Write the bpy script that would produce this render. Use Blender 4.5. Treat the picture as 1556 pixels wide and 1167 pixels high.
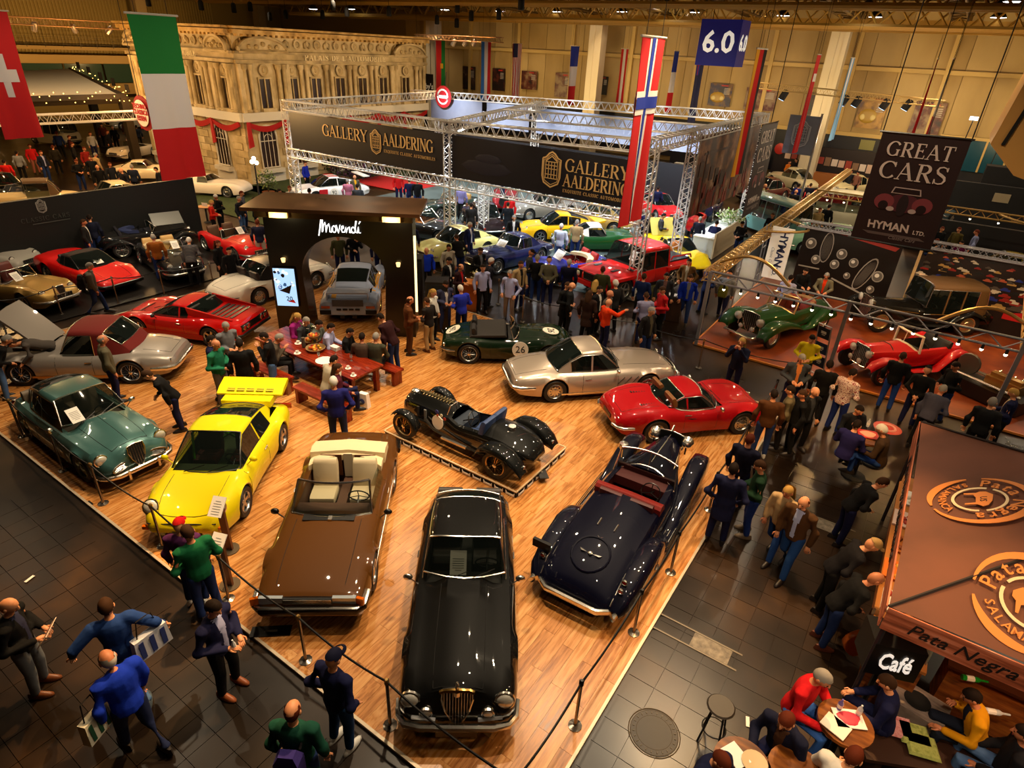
import bpy, bmesh, math, random
from math import sin, cos, pi, sqrt, atan2, radians, degrees, hypot, floor, ceil, tan
from mathutils import Vector, Matrix
RN = random.Random(11)
SC = bpy.context.scene
COL = SC.collection
for o in list(bpy.data.objects): bpy.data.objects.remove(o)

# ---------------- camera (visitors' gallery, 8.35 m above the hall floor) ----------------
EYE = 8.35
FPX = 933.2
PITCH, ROLL, YAW = 0.49974687, 0.0504594, -0.5755413
fw = Vector((sin(YAW)*cos(PITCH), cos(YAW)*cos(PITCH), -sin(PITCH)))
rt0 = Vector((cos(YAW), -sin(YAW), 0)); up0 = rt0.cross(fw)
rt = rt0*cos(ROLL) + up0*sin(ROLL); up = -rt0*sin(ROLL) + up0*cos(ROLL)
cd = bpy.data.cameras.new('camera'); cam = bpy.data.objects.new('camera', cd); COL.objects.link(cam)
cd.sensor_width = 36; cd.lens = 36*FPX/1556; cd.clip_end = 300; cd.clip_start = .05
cam.matrix_world = Matrix(((rt.x, up.x, -fw.x, 0), (rt.y, up.y, -fw.y, 0), (rt.z, up.z, -fw.z, EYE), (0, 0, 0, 1)))
SC.camera = cam
def ray(x, y): return fw*FPX + rt*(x-778) - up*(y-583.5)
def G(x, y, z=0.0):            # survey: point at height z
    d = ray(x, y); t = (z-EYE)/d.z; return Vector((d.x*t, d.y*t, z))
def GY(x, y, Y):               # survey: point on the vertical plane y = Y
    d = ray(x, y); t = Y/d.y; return Vector((d.x*t, Y, EYE+d.z*t))
def GX(x, y, X):
    d = ray(x, y); t = X/d.x; return Vector((X, d.y*t, EYE+d.z*t))

# ---------------- world, exposure ----------------
w = bpy.data.worlds.new('world'); SC.world = w; w.use_nodes = True
w.node_tree.nodes['Background'].inputs[0].default_value = (1.0, .62, .30, 1)
w.node_tree.nodes['Background'].inputs[1].default_value = .035
SC.view_settings.view_transform = 'Standard'; SC.view_settings.look = 'None'
SC.view_settings.gamma = 1; SC.view_settings.use_curve_mapping = False
SC.view_settings.exposure = .25
try:
    SC.cycles.use_denoising = True; SC.cycles.max_bounces = 7; SC.cycles.diffuse_bounces = 2; SC.cycles.glossy_bounces = 3
    SC.cycles.transmission_bounces = 4; SC.cycles.transparent_max_bounces = 12
    SC.cycles.sample_clamp_indirect = 4; SC.cycles.caustics_reflective = False; SC.cycles.caustics_refractive = False
except Exception: pass
WARM = (1.0, .77, .50); AMB = (1.0, .56, .20); NEU = (1.0, .92, .82); COOL = (.86, .93, 1.0)
def point(x, y, z, e, c=WARM, r=.16):
    l = bpy.data.lights.new('hall_lamp', 'POINT'); l.energy = e; l.color = c; l.shadow_soft_size = r
    o = bpy.data.objects.new('hall_lamp', l); COL.objects.link(o); o.location = (x, y, z); return o
def spot(x, y, z, tx, ty, tz, e, ang, c=WARM, r=.14, bl=.5):
    l = bpy.data.lights.new('lamp_or_fill_spot', 'SPOT'); l.energy = e; l.color = c; l.shadow_soft_size = r
    l.spot_size = radians(ang); l.spot_blend = bl
    o = bpy.data.objects.new('lamp_or_fill_spot', l); COL.objects.link(o); o.location = (x, y, z)
    o.rotation_euler = Vector((tx-x, ty-y, tz-z)).to_track_quat('-Z', 'Y').to_euler(); return o
# show lamps over the timber deck
for (x, y) in ((-15, 5.5), (-11.3, 5.2), (-7.2, 5.2), (-3.4, 5.2), (-14.2, 9.0), (-10, 9.4), (-6.2, 9.2), (-3.2, 10.2), (-11, 13.6), (-6.2, 14.2)):
    spot(x+1.0, y+2.0, 11.0, x, y, 0, 1650, 68, WARM, .09, .75)
# pools of light on the dark aisle floor
spot(-10, 7.5, 11, -8.8, 1.4, 0, 5200, 26, AMB, .1, .6); spot(-6, 7, 11, -5.6, .6, 0, 3800, 22, AMB, .1, .6)
spot(-2, 11, 11, .6, 8.0, 0, 3600, 34, AMB, .1, .7); spot(0, 9, 10, -.2, 15.5, 0, 3200, 30, AMB, .1, .7)
spot(4, 9, 9, .9, 5.6, 0, 1200, 44, AMB, .1, .7)
# hall high-bay lamps
for i, x in enumerate((-50, -38, -26, -14, -2, 8)):
    for j, y in enumerate((4, 14, 24, 34, 44, 51)):
        spot(x, y, 11.2, x, y, 0, 620 if y > 10 else 220, 150, WARM, .1, .5)
# gallery stand (cool white show light)
for x in (-26.5, -22, -17.6, -13.2, -9.8):
    for y in (22.4, 28.4, 34):
        spot(x, y, 5.3, x+.3, y+.1, 0, 640, 150, COOL, .08, .6)
for x in (-29, -25, -20, -15, -11): spot(x, 34, 5.2, x, 36.3, 4.4, 420, 110, COOL, .08, .7)  # extra spots added only to brighten the back panels
# facade wash, back wall wash
for y in (26, 30.5, 35, 39.5): spot(-29, y, 7.2, -36.5, y, 5.4, 560, 95, (1, .68, .36), .15, .7)
spot(-41, 17, 7.6, -41, 23.5, 5.4, 760, 110, (1, .68, .36), .15, .7)
for x in (-36, -28, -20, -12, -4, 3): spot(x, 49, 4.2, x, 56, 8.2, 700, 125, (1, .70, .30), .2, .8); spot(x, 44, 6.5, x, 50, 11, 240, 120, AMB, .2, .8)  # second spot is warm fill added to light the roof girders
for y in (16, 26, 36): spot(-64, y, 5.5, -74, y, 8, 1000, 130, AMB, .2, .8)  # added wash to lift the left wall, no fixture there
for x in (-26.5, -23, -19.5, -15.5, -12, -9.5): spot(x, 18.8, 6.6, x, 21.5, 4.2, 130, 70, WARM, .08, .8)  # frontal fill added so the banners and their lettering read brighter
# dealer stand with the red-brown floor
for (x, y) in ((-3.3, 20.5), (-.6, 19.6), (1.6, 20.6), (.2, 23.5), (3.0, 23.2)): spot(x, y, 4.0, x, y, 0, 150, 150, AMB, .08, .6)
spot(-2.5, 24, 3.6, -2.5, 26.6, 1.4, 160, 110, WARM, .08, .6); spot(2.6, 24, 3.6, 2.6, 26.6, 1.4, 160, 110, WARM, .08, .6)
# far stands
for (x, y, e) in ((-6, 40, 420), (-2.5, 42, 420), (2, 38, 160), (-6, 48, 420), (-2, 49, 420), (-9, 42, 320)): point(x, y, 4.6, e*.5, WARM, .1)
# dim left dealer stand, left hall
for (x, y) in ((-22, 8.5), (-24.5, 9), (-24, 13), (-22.5, 14)): spot(x, y, 6.5, x-.4, y, 0, 330, 120, WARM, .08, .6)
for (x, y) in ((-34, 9), (-40, 15), (-34, 17), (-50, 16), (-46, 8), (-30, 19), (-45, 22)): point(x, y, 5.2, 520, AMB, .1)
# fill spots added to brighten the flags, no fixture behind them
spot(-9, 3, 11.8, -18.4, 10.4, 6.6, 1500, 34, NEU, .1, .8); spot(-18, 3, 11.8, -27, 10, 6.6, 1300, 30, NEU, .1, .8); spot(0, 7, 11.8, -6.4, 14.2, 6.6, 700, 40, NEU, .1, .8)
# food tent corner
point(3.2, 7.6, 2.5, 55, (1, .6, .3), .1); spot(2.2, 4.0, 7.5, 2.6, 8, 2.6, 380, 80, (1, .66, .42), .1, .8)
spot(.9, 2.8, 7, 1.3, 5.6, .8, 420, 70, WARM, .08, .6)

# ---------------- materials ----------------
def lin(h):
    if isinstance(h, (tuple, list)): return (*h[:3], 1)
    h = h.lstrip('#'); c = [int(h[i:i+2], 16)/255 for i in (0, 2, 4)]
    return (*[(v/12.92 if v <= .04045 else ((v+.055)/1.055)**2.4) for v in c], 1)
MC = {}
def M(h, rough=.5, metal=0., coat=0., emit=0., name=None, bump=0, spec=.5):
    k = (h, rough, metal, coat, emit, bump, spec)
    if k in MC: return MC[k]
    m = bpy.data.materials.new(name or 'm_%s' % str(h).lstrip('#')); m.use_nodes = True
    b = m.node_tree.nodes['Principled BSDF']
    b.inputs['Base Color'].default_value = lin(h); b.inputs['Roughness'].default_value = rough
    b.inputs['Metallic'].default_value = metal; b.inputs['Coat Weight'].default_value = coat
    b.inputs['Coat Roughness'].default_value = .025; b.inputs['Specular IOR Level'].default_value = spec
    if emit:
        b.inputs['Emission Color'].default_value = lin(h); b.inputs['Emission Strength'].default_value = emit
    if bump:
        nt = m.node_tree; n = nt.nodes.new('ShaderNodeTexNoise'); n.inputs['Scale'].default_value = bump; n.inputs['Detail'].default_value = 3
        tc = nt.nodes.new('ShaderNodeTexCoord'); nt.links.new(tc.outputs['Object'], n.inputs['Vector'])
        bp = nt.nodes.new('ShaderNodeBump'); bp.inputs['Strength'].default_value = .25; bp.inputs['Distance'].default_value = .02
        nt.links.new(n.outputs['Fac'], bp.inputs['Height']); nt.links.new(bp.outputs['Normal'], b.inputs['Normal'])
    MC[k] = m; return m
def paint(h, metal=.0, rough=.5): return M(h, rough, metal, 1.0, spec=.12)
def cloth(h): return M(h, .85, 0, 0, 0, None, 14, .2)
def glass(h='141a18', t=.55, name='glass'):
    k = ('glass', h, t)
    if k in MC: return MC[k]
    m = bpy.data.materials.new(name); m.use_nodes = True; nt = m.node_tree; nt.nodes.clear()
    o = nt.nodes.new('ShaderNodeOutputMaterial'); mx = nt.nodes.new('ShaderNodeMixShader'); tr = nt.nodes.new('ShaderNodeBsdfTransparent')
    p = nt.nodes.new('ShaderNodeBsdfPrincipled'); p.inputs['Base Color'].default_value = lin(h); p.inputs['Roughness'].default_value = .04
    tr.inputs[0].default_value = (.75, .80, .76, 1)
    lw = nt.nodes.new('ShaderNodeLayerWeight'); lw.inputs['Blend'].default_value = .25
    mp = nt.nodes.new('ShaderNodeMapRange'); mp.inputs['To Min'].default_value = 1-t; mp.inputs['To Max'].default_value = 1
    nt.links.new(lw.outputs['Fresnel'], mp.inputs['Value']); nt.links.new(mp.outputs[0], mx.inputs[0])
    nt.links.new(tr.outputs[0], mx.inputs[1]); nt.links.new(p.outputs[0], mx.inputs[2]); nt.links.new(mx.outputs[0], o.inputs[0])
    MC[k] = m; return m
def noisemat(name, cols, scale=3, rough=(.4, .6), coord='Object', bump=.0, detail=6, stretch=(1, 1, 1), rnd=0., wave=0, pos=None):
    m = bpy.data.materials.new(name); m.use_nodes = True; nt = m.node_tree; b = nt.nodes['Principled BSDF']; L = nt.links.new
    tc = nt.nodes.new('ShaderNodeTexCoord'); mp = nt.nodes.new('ShaderNodeMapping'); mp.inputs['Scale'].default_value = stretch
    ge = nt.nodes.new('ShaderNodeNewGeometry'); L(ge.outputs['Position'] if coord == 'World' else tc.outputs[coord], mp.inputs['Vector'])
    n = nt.nodes.new('ShaderNodeTexNoise'); n.inputs['Scale'].default_value = scale; n.inputs['Detail'].default_value = detail
    fac = n.outputs['Fac']
    oi = nt.nodes.new('ShaderNodeObjectInfo')
    ad = nt.nodes.new('ShaderNodeMath'); ad.operation = 'ADD'; L(oi.outputs['Random'], ad.inputs[0]); L(ge.outputs['Random Per Island'], ad.inputs[1])
    fr = nt.nodes.new('ShaderNodeMath'); fr.operation = 'FRACT'; L(ad.outputs[0], fr.inputs[0])
    va = nt.nodes.new('ShaderNodeVectorMath'); va.operation = 'MULTIPLY_ADD'; va.inputs[1].default_value = (17, 31, 13)
    cx = nt.nodes.new('ShaderNodeCombineXYZ')
    for i in range(3): L(fr.outputs[0], cx.inputs[i])
    L(cx.outputs[0], va.inputs[0]); L(mp.outputs[0], va.inputs[2]); L(va.outputs[0] if rnd and coord != 'World' else mp.outputs[0], n.inputs['Vector'])
    if rnd:
        mr = nt.nodes.new('ShaderNodeMath'); mr.operation = 'MULTIPLY_ADD'; L(fr.outputs[0], mr.inputs[0]); mr.inputs[1].default_value = rnd
        L(fac, mr.inputs[2]); s2 = nt.nodes.new('ShaderNodeMath'); s2.operation = 'SUBTRACT'; L(mr.outputs[0], s2.inputs[0]); s2.inputs[1].default_value = rnd/2
        fac = s2.outputs[0]
    cr = nt.nodes.new('ShaderNodeValToRGB'); e = cr.color_ramp.elements
    pos = pos or [.25+.5*i/(len(cols)-1) for i in range(len(cols))]
    e[0].position = pos[0]; e[0].color = lin(cols[0]); e[1].position = pos[-1]; e[1].color = lin(cols[-1])
    for i in range(1, len(cols)-1):
        q = e.new(pos[i]); q.color = lin(cols[i])
    L(fac, cr.inputs[0]); L(cr.outputs[0], b.inputs['Base Color'])
    rr = nt.nodes.new('ShaderNodeMapRange'); rr.inputs['To Min'].default_value = rough[0]; rr.inputs['To Max'].default_value = rough[1]
    L(n.outputs['Fac'], rr.inputs['Value']); L(rr.outputs[0], b.inputs['Roughness'])
    if bump:
        bp = nt.nodes.new('ShaderNodeBump'); bp.inputs['Strength'].default_value = bump; bp.inputs['Distance'].default_value = .02
        L(n.outputs['Fac'], bp.inputs['Height']); L(bp.outputs[0], b.inputs['Normal'])
    return m
CHROME = M('e6e2da', .24, 1.0); ALU = M('b9b7b4', .35, .85); BLACK = M('0b0a0a', .35); MATT = M('0d0c0c', .8); RUB = M('121110', .6)
DARK = M('080707', .7); WHITE = M('efe9e0', .5); GLASS = glass(); LENS = M('e9e6dc', .08, .3, 1.0); REDL = M('a01006', .15, 0, 1); AMBL = M('d2600a', .15, 0, 1)
SKIN = M('d9956a', .55); SKIN2 = M('c87f58', .55); EYEM = M('2a1a12', .3); CREAM = M('e6d6b4', .6)

# ---------------- mesh helper ----------------
class MB:
    def __init__(s): s.v = []; s.f = []; s.m = []
    def add(s, vs, fs, mi=0):
        k = len(s.v); s.v += [tuple(p) for p in vs]; s.f += [tuple(i+k for i in f) for f in fs]; s.m += [mi]*len(fs)
    def box(s, c, d, rz=0, mi=0, tilt=0, taper=1):
        a, b, h = d[0]/2, d[1]/2, d[2]/2; vs = []
        for z in (-h, h):
            t = taper if z > 0 else 1
            for x, y in ((-a, -b), (a, -b), (a, b), (-a, b)):
                p = Vector((x*t, y*t, z))
                if tilt: p = Matrix.Rotation(tilt, 3, 'Y') @ p
                if rz: p = Matrix.Rotation(rz, 3, 'Z') @ p
                vs.append(p+Vector(c))
        s.add(vs, [(3, 2, 1, 0), (4, 5, 6, 7), (0, 1, 5, 4), (1, 2, 6, 5), (2, 3, 7, 6), (3, 0, 4, 7)], mi); return s
    def tube(s, pts, r, n=6, mi=0, closed=False, caps=True, flat=1.):
        pts = [Vector(p) for p in pts]; N = len(pts); secs = []
        rr = r if isinstance(r, (list, tuple)) else [r]*N
        for i, p in enumerate(pts):
            if closed: d = pts[(i+1) % N]-pts[i-1]
            else: d = pts[min(i+1, N-1)]-pts[max(i-1, 0)]
            if d.length < 1e-9: d = Vector((0, 0, 1))
            d.normalize(); ref = Vector((0, 0, 1)) if abs(d.z) < .93 else Vector((1, 0, 0))
            a = d.cross(ref).normalized(); b = a.cross(d)
            secs.append([p+a*cos(2*pi*k/n)*rr[i]+b*sin(2*pi*k/n)*rr[i]*flat for k in range(n)])
        s.loft(secs, mi, closed, caps); return s
    def loft(s, secs, mi=0, closed=False, caps=True, ring=True):
        n = len(secs[0]); N = len(secs); vs = [p for q in secs for p in q]; fs = []
        for i in range(N if closed else N-1):
            j = (i+1) % N
            for k in range(n if ring else n-1):
                l = (k+1) % n; fs.append((i*n+k, i*n+l, j*n+l, j*n+k))
        if caps and not closed and ring: fs.append(tuple(range(n-1, -1, -1))); fs.append(tuple((N-1)*n+k for k in range(n)))
        s.add(vs, fs, mi); return s
    def lathe(s, prof, n=12, o=(0, 0, 0), axis='z', mi=0, caps=True):
        secs = []
        for r, h in prof:
            q = []
            for k in range(n):
                a = 2*pi*k/n; x, y = r*cos(a), r*sin(a)
                q.append((o[0]+x, o[1]+y, o[2]+h) if axis == 'z' else ((o[0]+x, o[1]-h, o[2]+y) if axis == 'y' else (o[0]+h, o[1]+x, o[2]+y)))
            secs.append(q)
        s.loft(secs, mi, False, caps); return s
    def ball(s, c, r, n=8, m=6, mi=0, lo=-1., hi=1.):
        if not isinstance(r, (tuple, list)): r = (r, r, r)
        secs = []
        for i in range(m+1):
            t = math.asin(max(-1, min(1, lo)))+(math.asin(hi)-math.asin(lo))*i/m
            secs.append([(c[0]+r[0]*cos(t)*cos(2*pi*k/n), c[1]+r[1]*cos(t)*sin(2*pi*k/n), c[2]+r[2]*sin(t)) for k in range(n)])
        s.loft(secs, mi); return s
    def poly(s, pts, d, mi=0):      # prism: outline pts extruded by vector d
        n = len(pts); d = Vector(d); vs = [Vector(p) for p in pts]+[Vector(p)+d for p in pts]
        s.add(vs, [tuple(range(n-1, -1, -1)), tuple(range(n, 2*n))]+[(i, (i+1) % n, n+(i+1) % n, n+i) for i in range(n)], mi); return s
    def mesh(s, name, mats, smooth=True, ang=40):
        me = bpy.data.meshes.new(name); me.from_pydata(s.v, [], s.f)
        for m in (mats if isinstance(mats, (list, tuple)) else [mats]): me.materials.append(m)
        if any(s.m): me.polygons.foreach_set('material_index', s.m)
        if smooth:
            me.polygons.foreach_set('use_smooth', [True]*len(s.f))
            try: me.set_sharp_from_angle(angle=radians(ang))
            except Exception: pass
        me.update(); return me
    def obj(s, name, mats, parent=None, smooth=True, loc=None, rz=0, ang=40):
        return mobj(name, s.mesh(name, mats, smooth, ang), parent, loc, rz)
def mobj(name, me, parent=None, loc=None, rz=0):
    o = bpy.data.objects.new(name, me); COL.objects.link(o)
    if parent: o.parent = parent
    if loc is not None: o.location = loc
    if rz: o.rotation_euler[2] = rz
    return o
def tag(o, label=None, cat=None, group=None, kind=None):
    if label: o['label'] = label
    if cat: o['category'] = cat
    if group: o['group'] = group
    if kind: o['kind'] = kind
    return o
def thing(name, label, cat, loc=(0, 0, 0), rz=0, group=None):
    o = bpy.data.objects.new(name, None); COL.objects.link(o); o.empty_display_size = .1
    o.location = loc; o.rotation_euler = (0, 0, rz); return tag(o, label, cat, group)
def struct(o): o['kind'] = 'structure'; return o
def stuff(o): o['kind'] = 'stuff'; return o
def pchip(P):
    xs = [p[0] for p in P]; ys = [p[1] for p in P]; n = len(xs)
    h = [xs[i+1]-xs[i] for i in range(n-1)]; d = [(ys[i+1]-ys[i])/h[i] for i in range(n-1)]; m = [0]*n
    m[0] = d[0]; m[-1] = d[-1]
    for i in range(1, n-1):
        m[i] = 0 if d[i-1]*d[i] <= 0 else 2*d[i-1]*d[i]/(d[i-1]+d[i])
    def f(x):
        if x <= xs[0]: return ys[0]
        if x >= xs[-1]: return ys[-1]
        i = 0
        while x > xs[i+1]: i += 1
        t = (x-xs[i])/h[i]; a = 2*t**3-3*t*t+1; b = t**3-2*t*t+t; c = -2*t**3+3*t*t; e = t**3-t*t
        return a*ys[i]+b*h[i]*m[i]+c*ys[i+1]+e*h[i]*m[i+1]
    return f
def lerp(a, b, t): return a+(b-a)*t
# ---------------- cars ----------------
WM = {}
def wheel_mesh(R, tw, kind, rimc):
    k = (round(R, 3), tw, kind, rimc)
    if k in WM: return WM[k]
    a = MB(); h = tw/2; q = .66 if kind != 'wire' else .72
    if kind in ('disc', 'slot'): q = .64
    a.lathe([(R*q, -h*.8), (R*.93, -h), (R*.985, -h*.75), (R, -h*.35), (R, h*.35), (R*.985, h*.75), (R*.93, h), (R*q, h*.8)], 22, (0, 0, 0), 'y', 0, False)
    t = a.mesh('tyre', RUB, True, 60)
    b = MB(); r = R*q
    mats = [M(rimc, .22, .9) if rimc != 'paint' else CHROME, MATT, CHROME]
    b.lathe([(r*1.02, h*.82), (r*.97, h*.9), (r*.9, h*.72), (r*.86, h*.3)], 20, (0, 0, 0), 'y', 0, False)
    b.lathe([(r*1.0, -h*.6), (r*.0, -h*.6)], 16, (0, 0, 0), 'y', 1, False)
    if kind == 'wire':
        for i in range(20):
            an = 2*pi*i/20; a2 = an+(.35 if i % 2 else -.35)
            b.tube([(.14*r*cos(a2), -h*.75, .14*r*sin(a2)), (.9*r*cos(an), -h*.35, .9*r*sin(an))], .007, 4)
        b.lathe([(r*.2, h*.3), (r*.2, h*.85), (r*.1, h*1.0), (0, h*1.0)], 8, (0, 0, 0), 'y', 2)
    elif kind == 'five':
        b.lathe([(r*.28, h*.35), (r*.22, h*.55), (0, h*.6)], 10, (0, 0, 0), 'y', 0)
        for i in range(5):
            an = 2*pi*i/5; d = Vector((cos(an), 0, sin(an))); e = Vector((-sin(an), 0, cos(an)))
            p0 = d*r*.1; p1 = d*r*.92; y = Vector((0, -h*.48, 0)); y2 = Vector((0, -h*.62, 0))
            b.poly([p0-e*r*.16+y, p1-e*r*.15+y2, p1+e*r*.15+y2, p0+e*r*.16+y], (0, .02, 0), 0)
    else:
        b.lathe([(r*.88, h*.4), (r*.7, h*.62), (r*.45, h*.6), (r*.42, h*.72), (r*.2, h*.84), (0, h*.88)], 18, (0, 0, 0), 'y', 0)
        if kind == 'slot':
            for i in range(10):
                an = 2*pi*i/10; b.ball((r*.62*cos(an), -h*.62, r*.62*sin(an)), (r*.09, .012, r*.09), 6, 4, 1)
    m = b.mesh('rim', mats, True, 35); WM[k] = (t, m); return WM[k]

def seat_mesh(col):
    k = ('seat', col)
    if k in WM: return WM[k]
    b = MB()
    def cush(secs): b.loft(secs)
    def rr(cx, cz, hx, hz, y, s=1):
        return [(cx+hx*s*(1 if abs(a) < 1 else -1)*1.0 if False else cx+hx*s*math.copysign(abs(cos(a))**.5, cos(a)), y, cz+hz*s*math.copysign(abs(sin(a))**.5, sin(a))) for a in [2*pi*i/12 for i in range(12)]]
    cush([rr(.1, .12, .25, .09, y, s) for y, s in ((-.25, .7), (-.23, 1), (.23, 1), (.25, .7))])
    k2 = len(b.v); cush([rr(0, 0, .075, .33, y, s) for y, s in ((-.24, .75), (-.22, 1), (.22, 1), (.24, .75))])
    for i in range(k2, len(b.v)):
        x, y, z = b.v[i]; b.v[i] = (x-.17-z*.22, y, z+.42)
    WM[k] = b.mesh('seat', [M(col, .55, 0, 0, 0, None, 0)], True, 50); return WM[k]

YF = [0, .3, .55, .72, .86, .95, 1, .99, .95, .74, .74, 0]
class Car:
    def __init__(s, S, label, x, y, head, col, group=None, z=0.0, lod=0, name='car', **ov):
        S = dict(S); S.update(ov); s.S = S; s.lod = lod
        s.L = S['L']; s.hw = S['w']/2; s.col = col if not isinstance(col, str) else paint(col, S.get('metal', 0))
        s.fT, s.fF, s.fW, s.fB = (pchip(S[k]) for k in 'TFWB')
        s.root = thing(name, label, 'car', (x, y, z), radians(head), group)
        s.seams = MB(); s.chrome = MB()
        if not S.get('custom'): s.body()
        if S.get('cab'): s.cabin()
        if S.get('open'): s.cockpit()
        s.wheels()
    def half(s, t):
        S = s.S; x = t*s.L; T, F, B = s.fT(t), s.fF(t), s.fB(t); w = s.fW(t)*s.hw; hs = F-B
        v = S.get('valley', 0)*min(1, max(0, (.5-abs(t))*8))
        z = [T, T-.003, lerp(T, F, .5)-v, F-v*.15, F-.05*hs, F-.17*hs, B+.56*hs, B+.22*hs, B, B, B, B]
        R = S['R']; Ra = R*S.get('arch', 1.12)
        for xa in (S['xf'], S['xr']):
            d = x-xa
            if abs(d) < Ra:
                za = R*1.0+sqrt(Ra*Ra-d*d)
                if za > B:
                    for k, e in ((8, 0), (9, 0), (7, .015), (6, .04), (5, .05)): z[k] = max(z[k], min(za+e, F-.03))
        ys = list(YF)
        return [(x, ys[i]*w, z[i]) for i in range(12)]
    def stations(s, n):
        S = s.S; A = {round(-.5+i/n, 4) for i in range(n+1)} | {-.497, -.49, -.475, .475, .49, .497}
        Ra = S['R']*S.get('arch', 1.12)/s.L
        for xa in (S['xf']/s.L, S['xr']/s.L):
            for q in (-1.001, -.97, -.85, -.6, -.3, 0, .3, .6, .85, .97, 1.001): A.add(round(xa+q*Ra, 4))
        for q in (S.get('open') or ())[:2]: A.add(round(q, 4))
        if S.get('cab'): A |= {round(S['cab'][0]-.012, 4), round(S['cab'][3]+.02, 4)}
        if S.get('cut'): A |= set(S['cut'])
        t1 = S['T'][-1][0]; return sorted({min(a, t1) for a in A if a >= -.5})
    def body(s):
        S = s.S; ts = s.stations(16 if s.lod else 30); b = MB(); secs = []
        for t in ts:
            h = s.half(t); secs.append(h+[(p[0], -p[1], p[2]) for p in h[10:0:-1]])
        n = 22; b.v = [p for q in secs for p in q]
        op = None
        if S.get('open'): op = (min(S['open'][:2]), max(S['open'][:2]))
        elif S.get('cab') and not s.lod: op = (S['cab'][3]+.02, S['cab'][0]-.012)
        for i in range(len(ts)-1):
            for k in range(n):
                mid = (ts[i]+ts[i+1])/2
                kk = k if k <= 10 else 21-k
                if op and op[0] < mid < op[1] and kk <= S.get('oprow', 2): continue
                if S.get('cut') and S['cut'][0] < mid < S['cut'][1] and kk <= 1: continue
                l = (k+1) % n; b.f.append((i*n+k, (i+1)*n+k, (i+1)*n+l, i*n+l)); b.m.append(1 if kk >= 8 else 0)
        b.f += [tuple(range(n)), tuple((len(ts)-1)*n+k for k in range(n-1, -1, -1))]; b.m += [0, 0]
        s.bodyo = b.obj('body', [s.col, MATT], s.root, True, ang=S.get('ang', 33))
        if op and not s.lod: s.tub(op, S.get('inner', '1c1512'))
    def tub(s, op, col):
        x0, x1 = op[0]*s.L, op[1]*s.L; w = s.hw*(.74 if s.S.get('oprow', 2) >= 2 else .56); zt = min(s.fF(op[0]), s.fF(op[1]), s.fF(sum(op)/2))-.02; zb = .26
        b = MB(); vs = [(x, y, z) for z in (zb, zt) for x, y in ((x0, -w), (x1, -w), (x1, w), (x0, w))]
        b.add(vs, [(0, 1, 2, 3), (0, 4, 5, 1), (1, 5, 6, 2), (2, 6, 7, 3), (3, 7, 4, 0)])
        xd = x1-.16; b.box((xd, 0, zt-.1), (.3, 2*w, .2)); b.box(((x0+x1)/2, 0, zb+.1), ((x1-x0)*.8, .18, .2))
        b.obj('interior', M(col, .7), s.root, False)
        sc = s.S.get('seat', col); n = s.S.get('rows', 1); sd = s.S.get('seatd', .95)
        for r in range(n):
            for y in (-.36, .36):
                q = mobj('seat', seat_mesh(sc), s.root, (xd-sd-r*.78, y*s.hw/.85, zb+.06))
        if s.S.get('steer', 1):
            y = .36*s.hw/.85*s.S.get('steer', 1); t = MB(); c = Vector((xd-.38, y, zt-.02+s.S.get('stz', 0)))
            pts = [c+Vector((cos(a)*.07, sin(a)*.19, cos(a)*.17)) for a in [2*pi*i/16 for i in range(16)]]
            t.tube(pts, .013, 5, closed=True)
            for i in (0, 5, 11): t.tube([c, pts[i]], .009, 4)
            t.tube([c, c+Vector((.3, 0, -.16))], .016, 5); t.obj('steering_wheel', BLACK, s.root)
    def topz(s, t, y):
        h = s.half(t); ya = abs(y)
        for i in range(6):
            if h[i][1] <= ya <= h[i+1][1]+1e-9: return lerp(h[i][2], h[i+1][2], (ya-h[i][1])/max(1e-6, h[i+1][1]-h[i][1]))
        return h[6][2]
    def pt(s, t, yf, dz=.0): 
        y = yf*s.fW(t)*s.hw; return Vector((t*s.L, y, s.topz(t, y)+dz))
    def sidept(s, t, zf, sgn=1):
        h = s.half(t)[4:9]; z = lerp(h[4][2], h[0][2], zf)
        for i in range(4):
            if h[i][2] >= z >= h[i+1][2]-1e-9:
                q = (h[i][2]-z)/max(1e-6, h[i][2]-h[i+1][2]); return Vector((t*s.L, sgn*lerp(h[i][1], h[i+1][1], q), z))
        return Vector((t*s.L, sgn*h[4][1], z))
    def gh(s, x):      # glasshouse half section
        S = s.S; wb, wt, rt_, rb = [c*s.L for c in S['cab'][:4]]; H = S['H']; Hr = S.get('Hr', H-.02); t = x/s.L
        wbelt = S.get('wbelt', .8); yt0 = S.get('wr', .6)*s.hw; yb = wbelt*s.fW(t)*s.hw; wrb = S.get('wrb', .6)*s.hw
        cf, cr = S.get('cf', .16), S.get('cr', .12)
        if x > wt:
            u = (wb-x)/(wb-wt); zt = lerp(s.topz(t, 0), H, u**S.get('wp', .95)); yt = lerp(yb*.97, yt0, u); cv = -cf*(1-.5*u)
        elif x > rt_:
            u = (x-rt_)/(wt-rt_); zt = lerp(Hr, H, u)+S.get('crown', .03)*4*u*(1-u)*.5; yt = yt0*(1+.03*4*u*(1-u)); cv = lerp(cr*.5, -cf*.5, u)
        else:
            u = (x-rb)/(rt_-rb); zt = lerp(s.topz(t, 0), Hr, u**S.get('rp', .8)); yt = lerp(wrb, yt0, u); cv = cr*(1-.5*u)
            yb = min(yb, lerp(max(wrb*1.08, .1), yb, min(1, u*1.6)))
        yt = min(yt, yb)
        out = []
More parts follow.
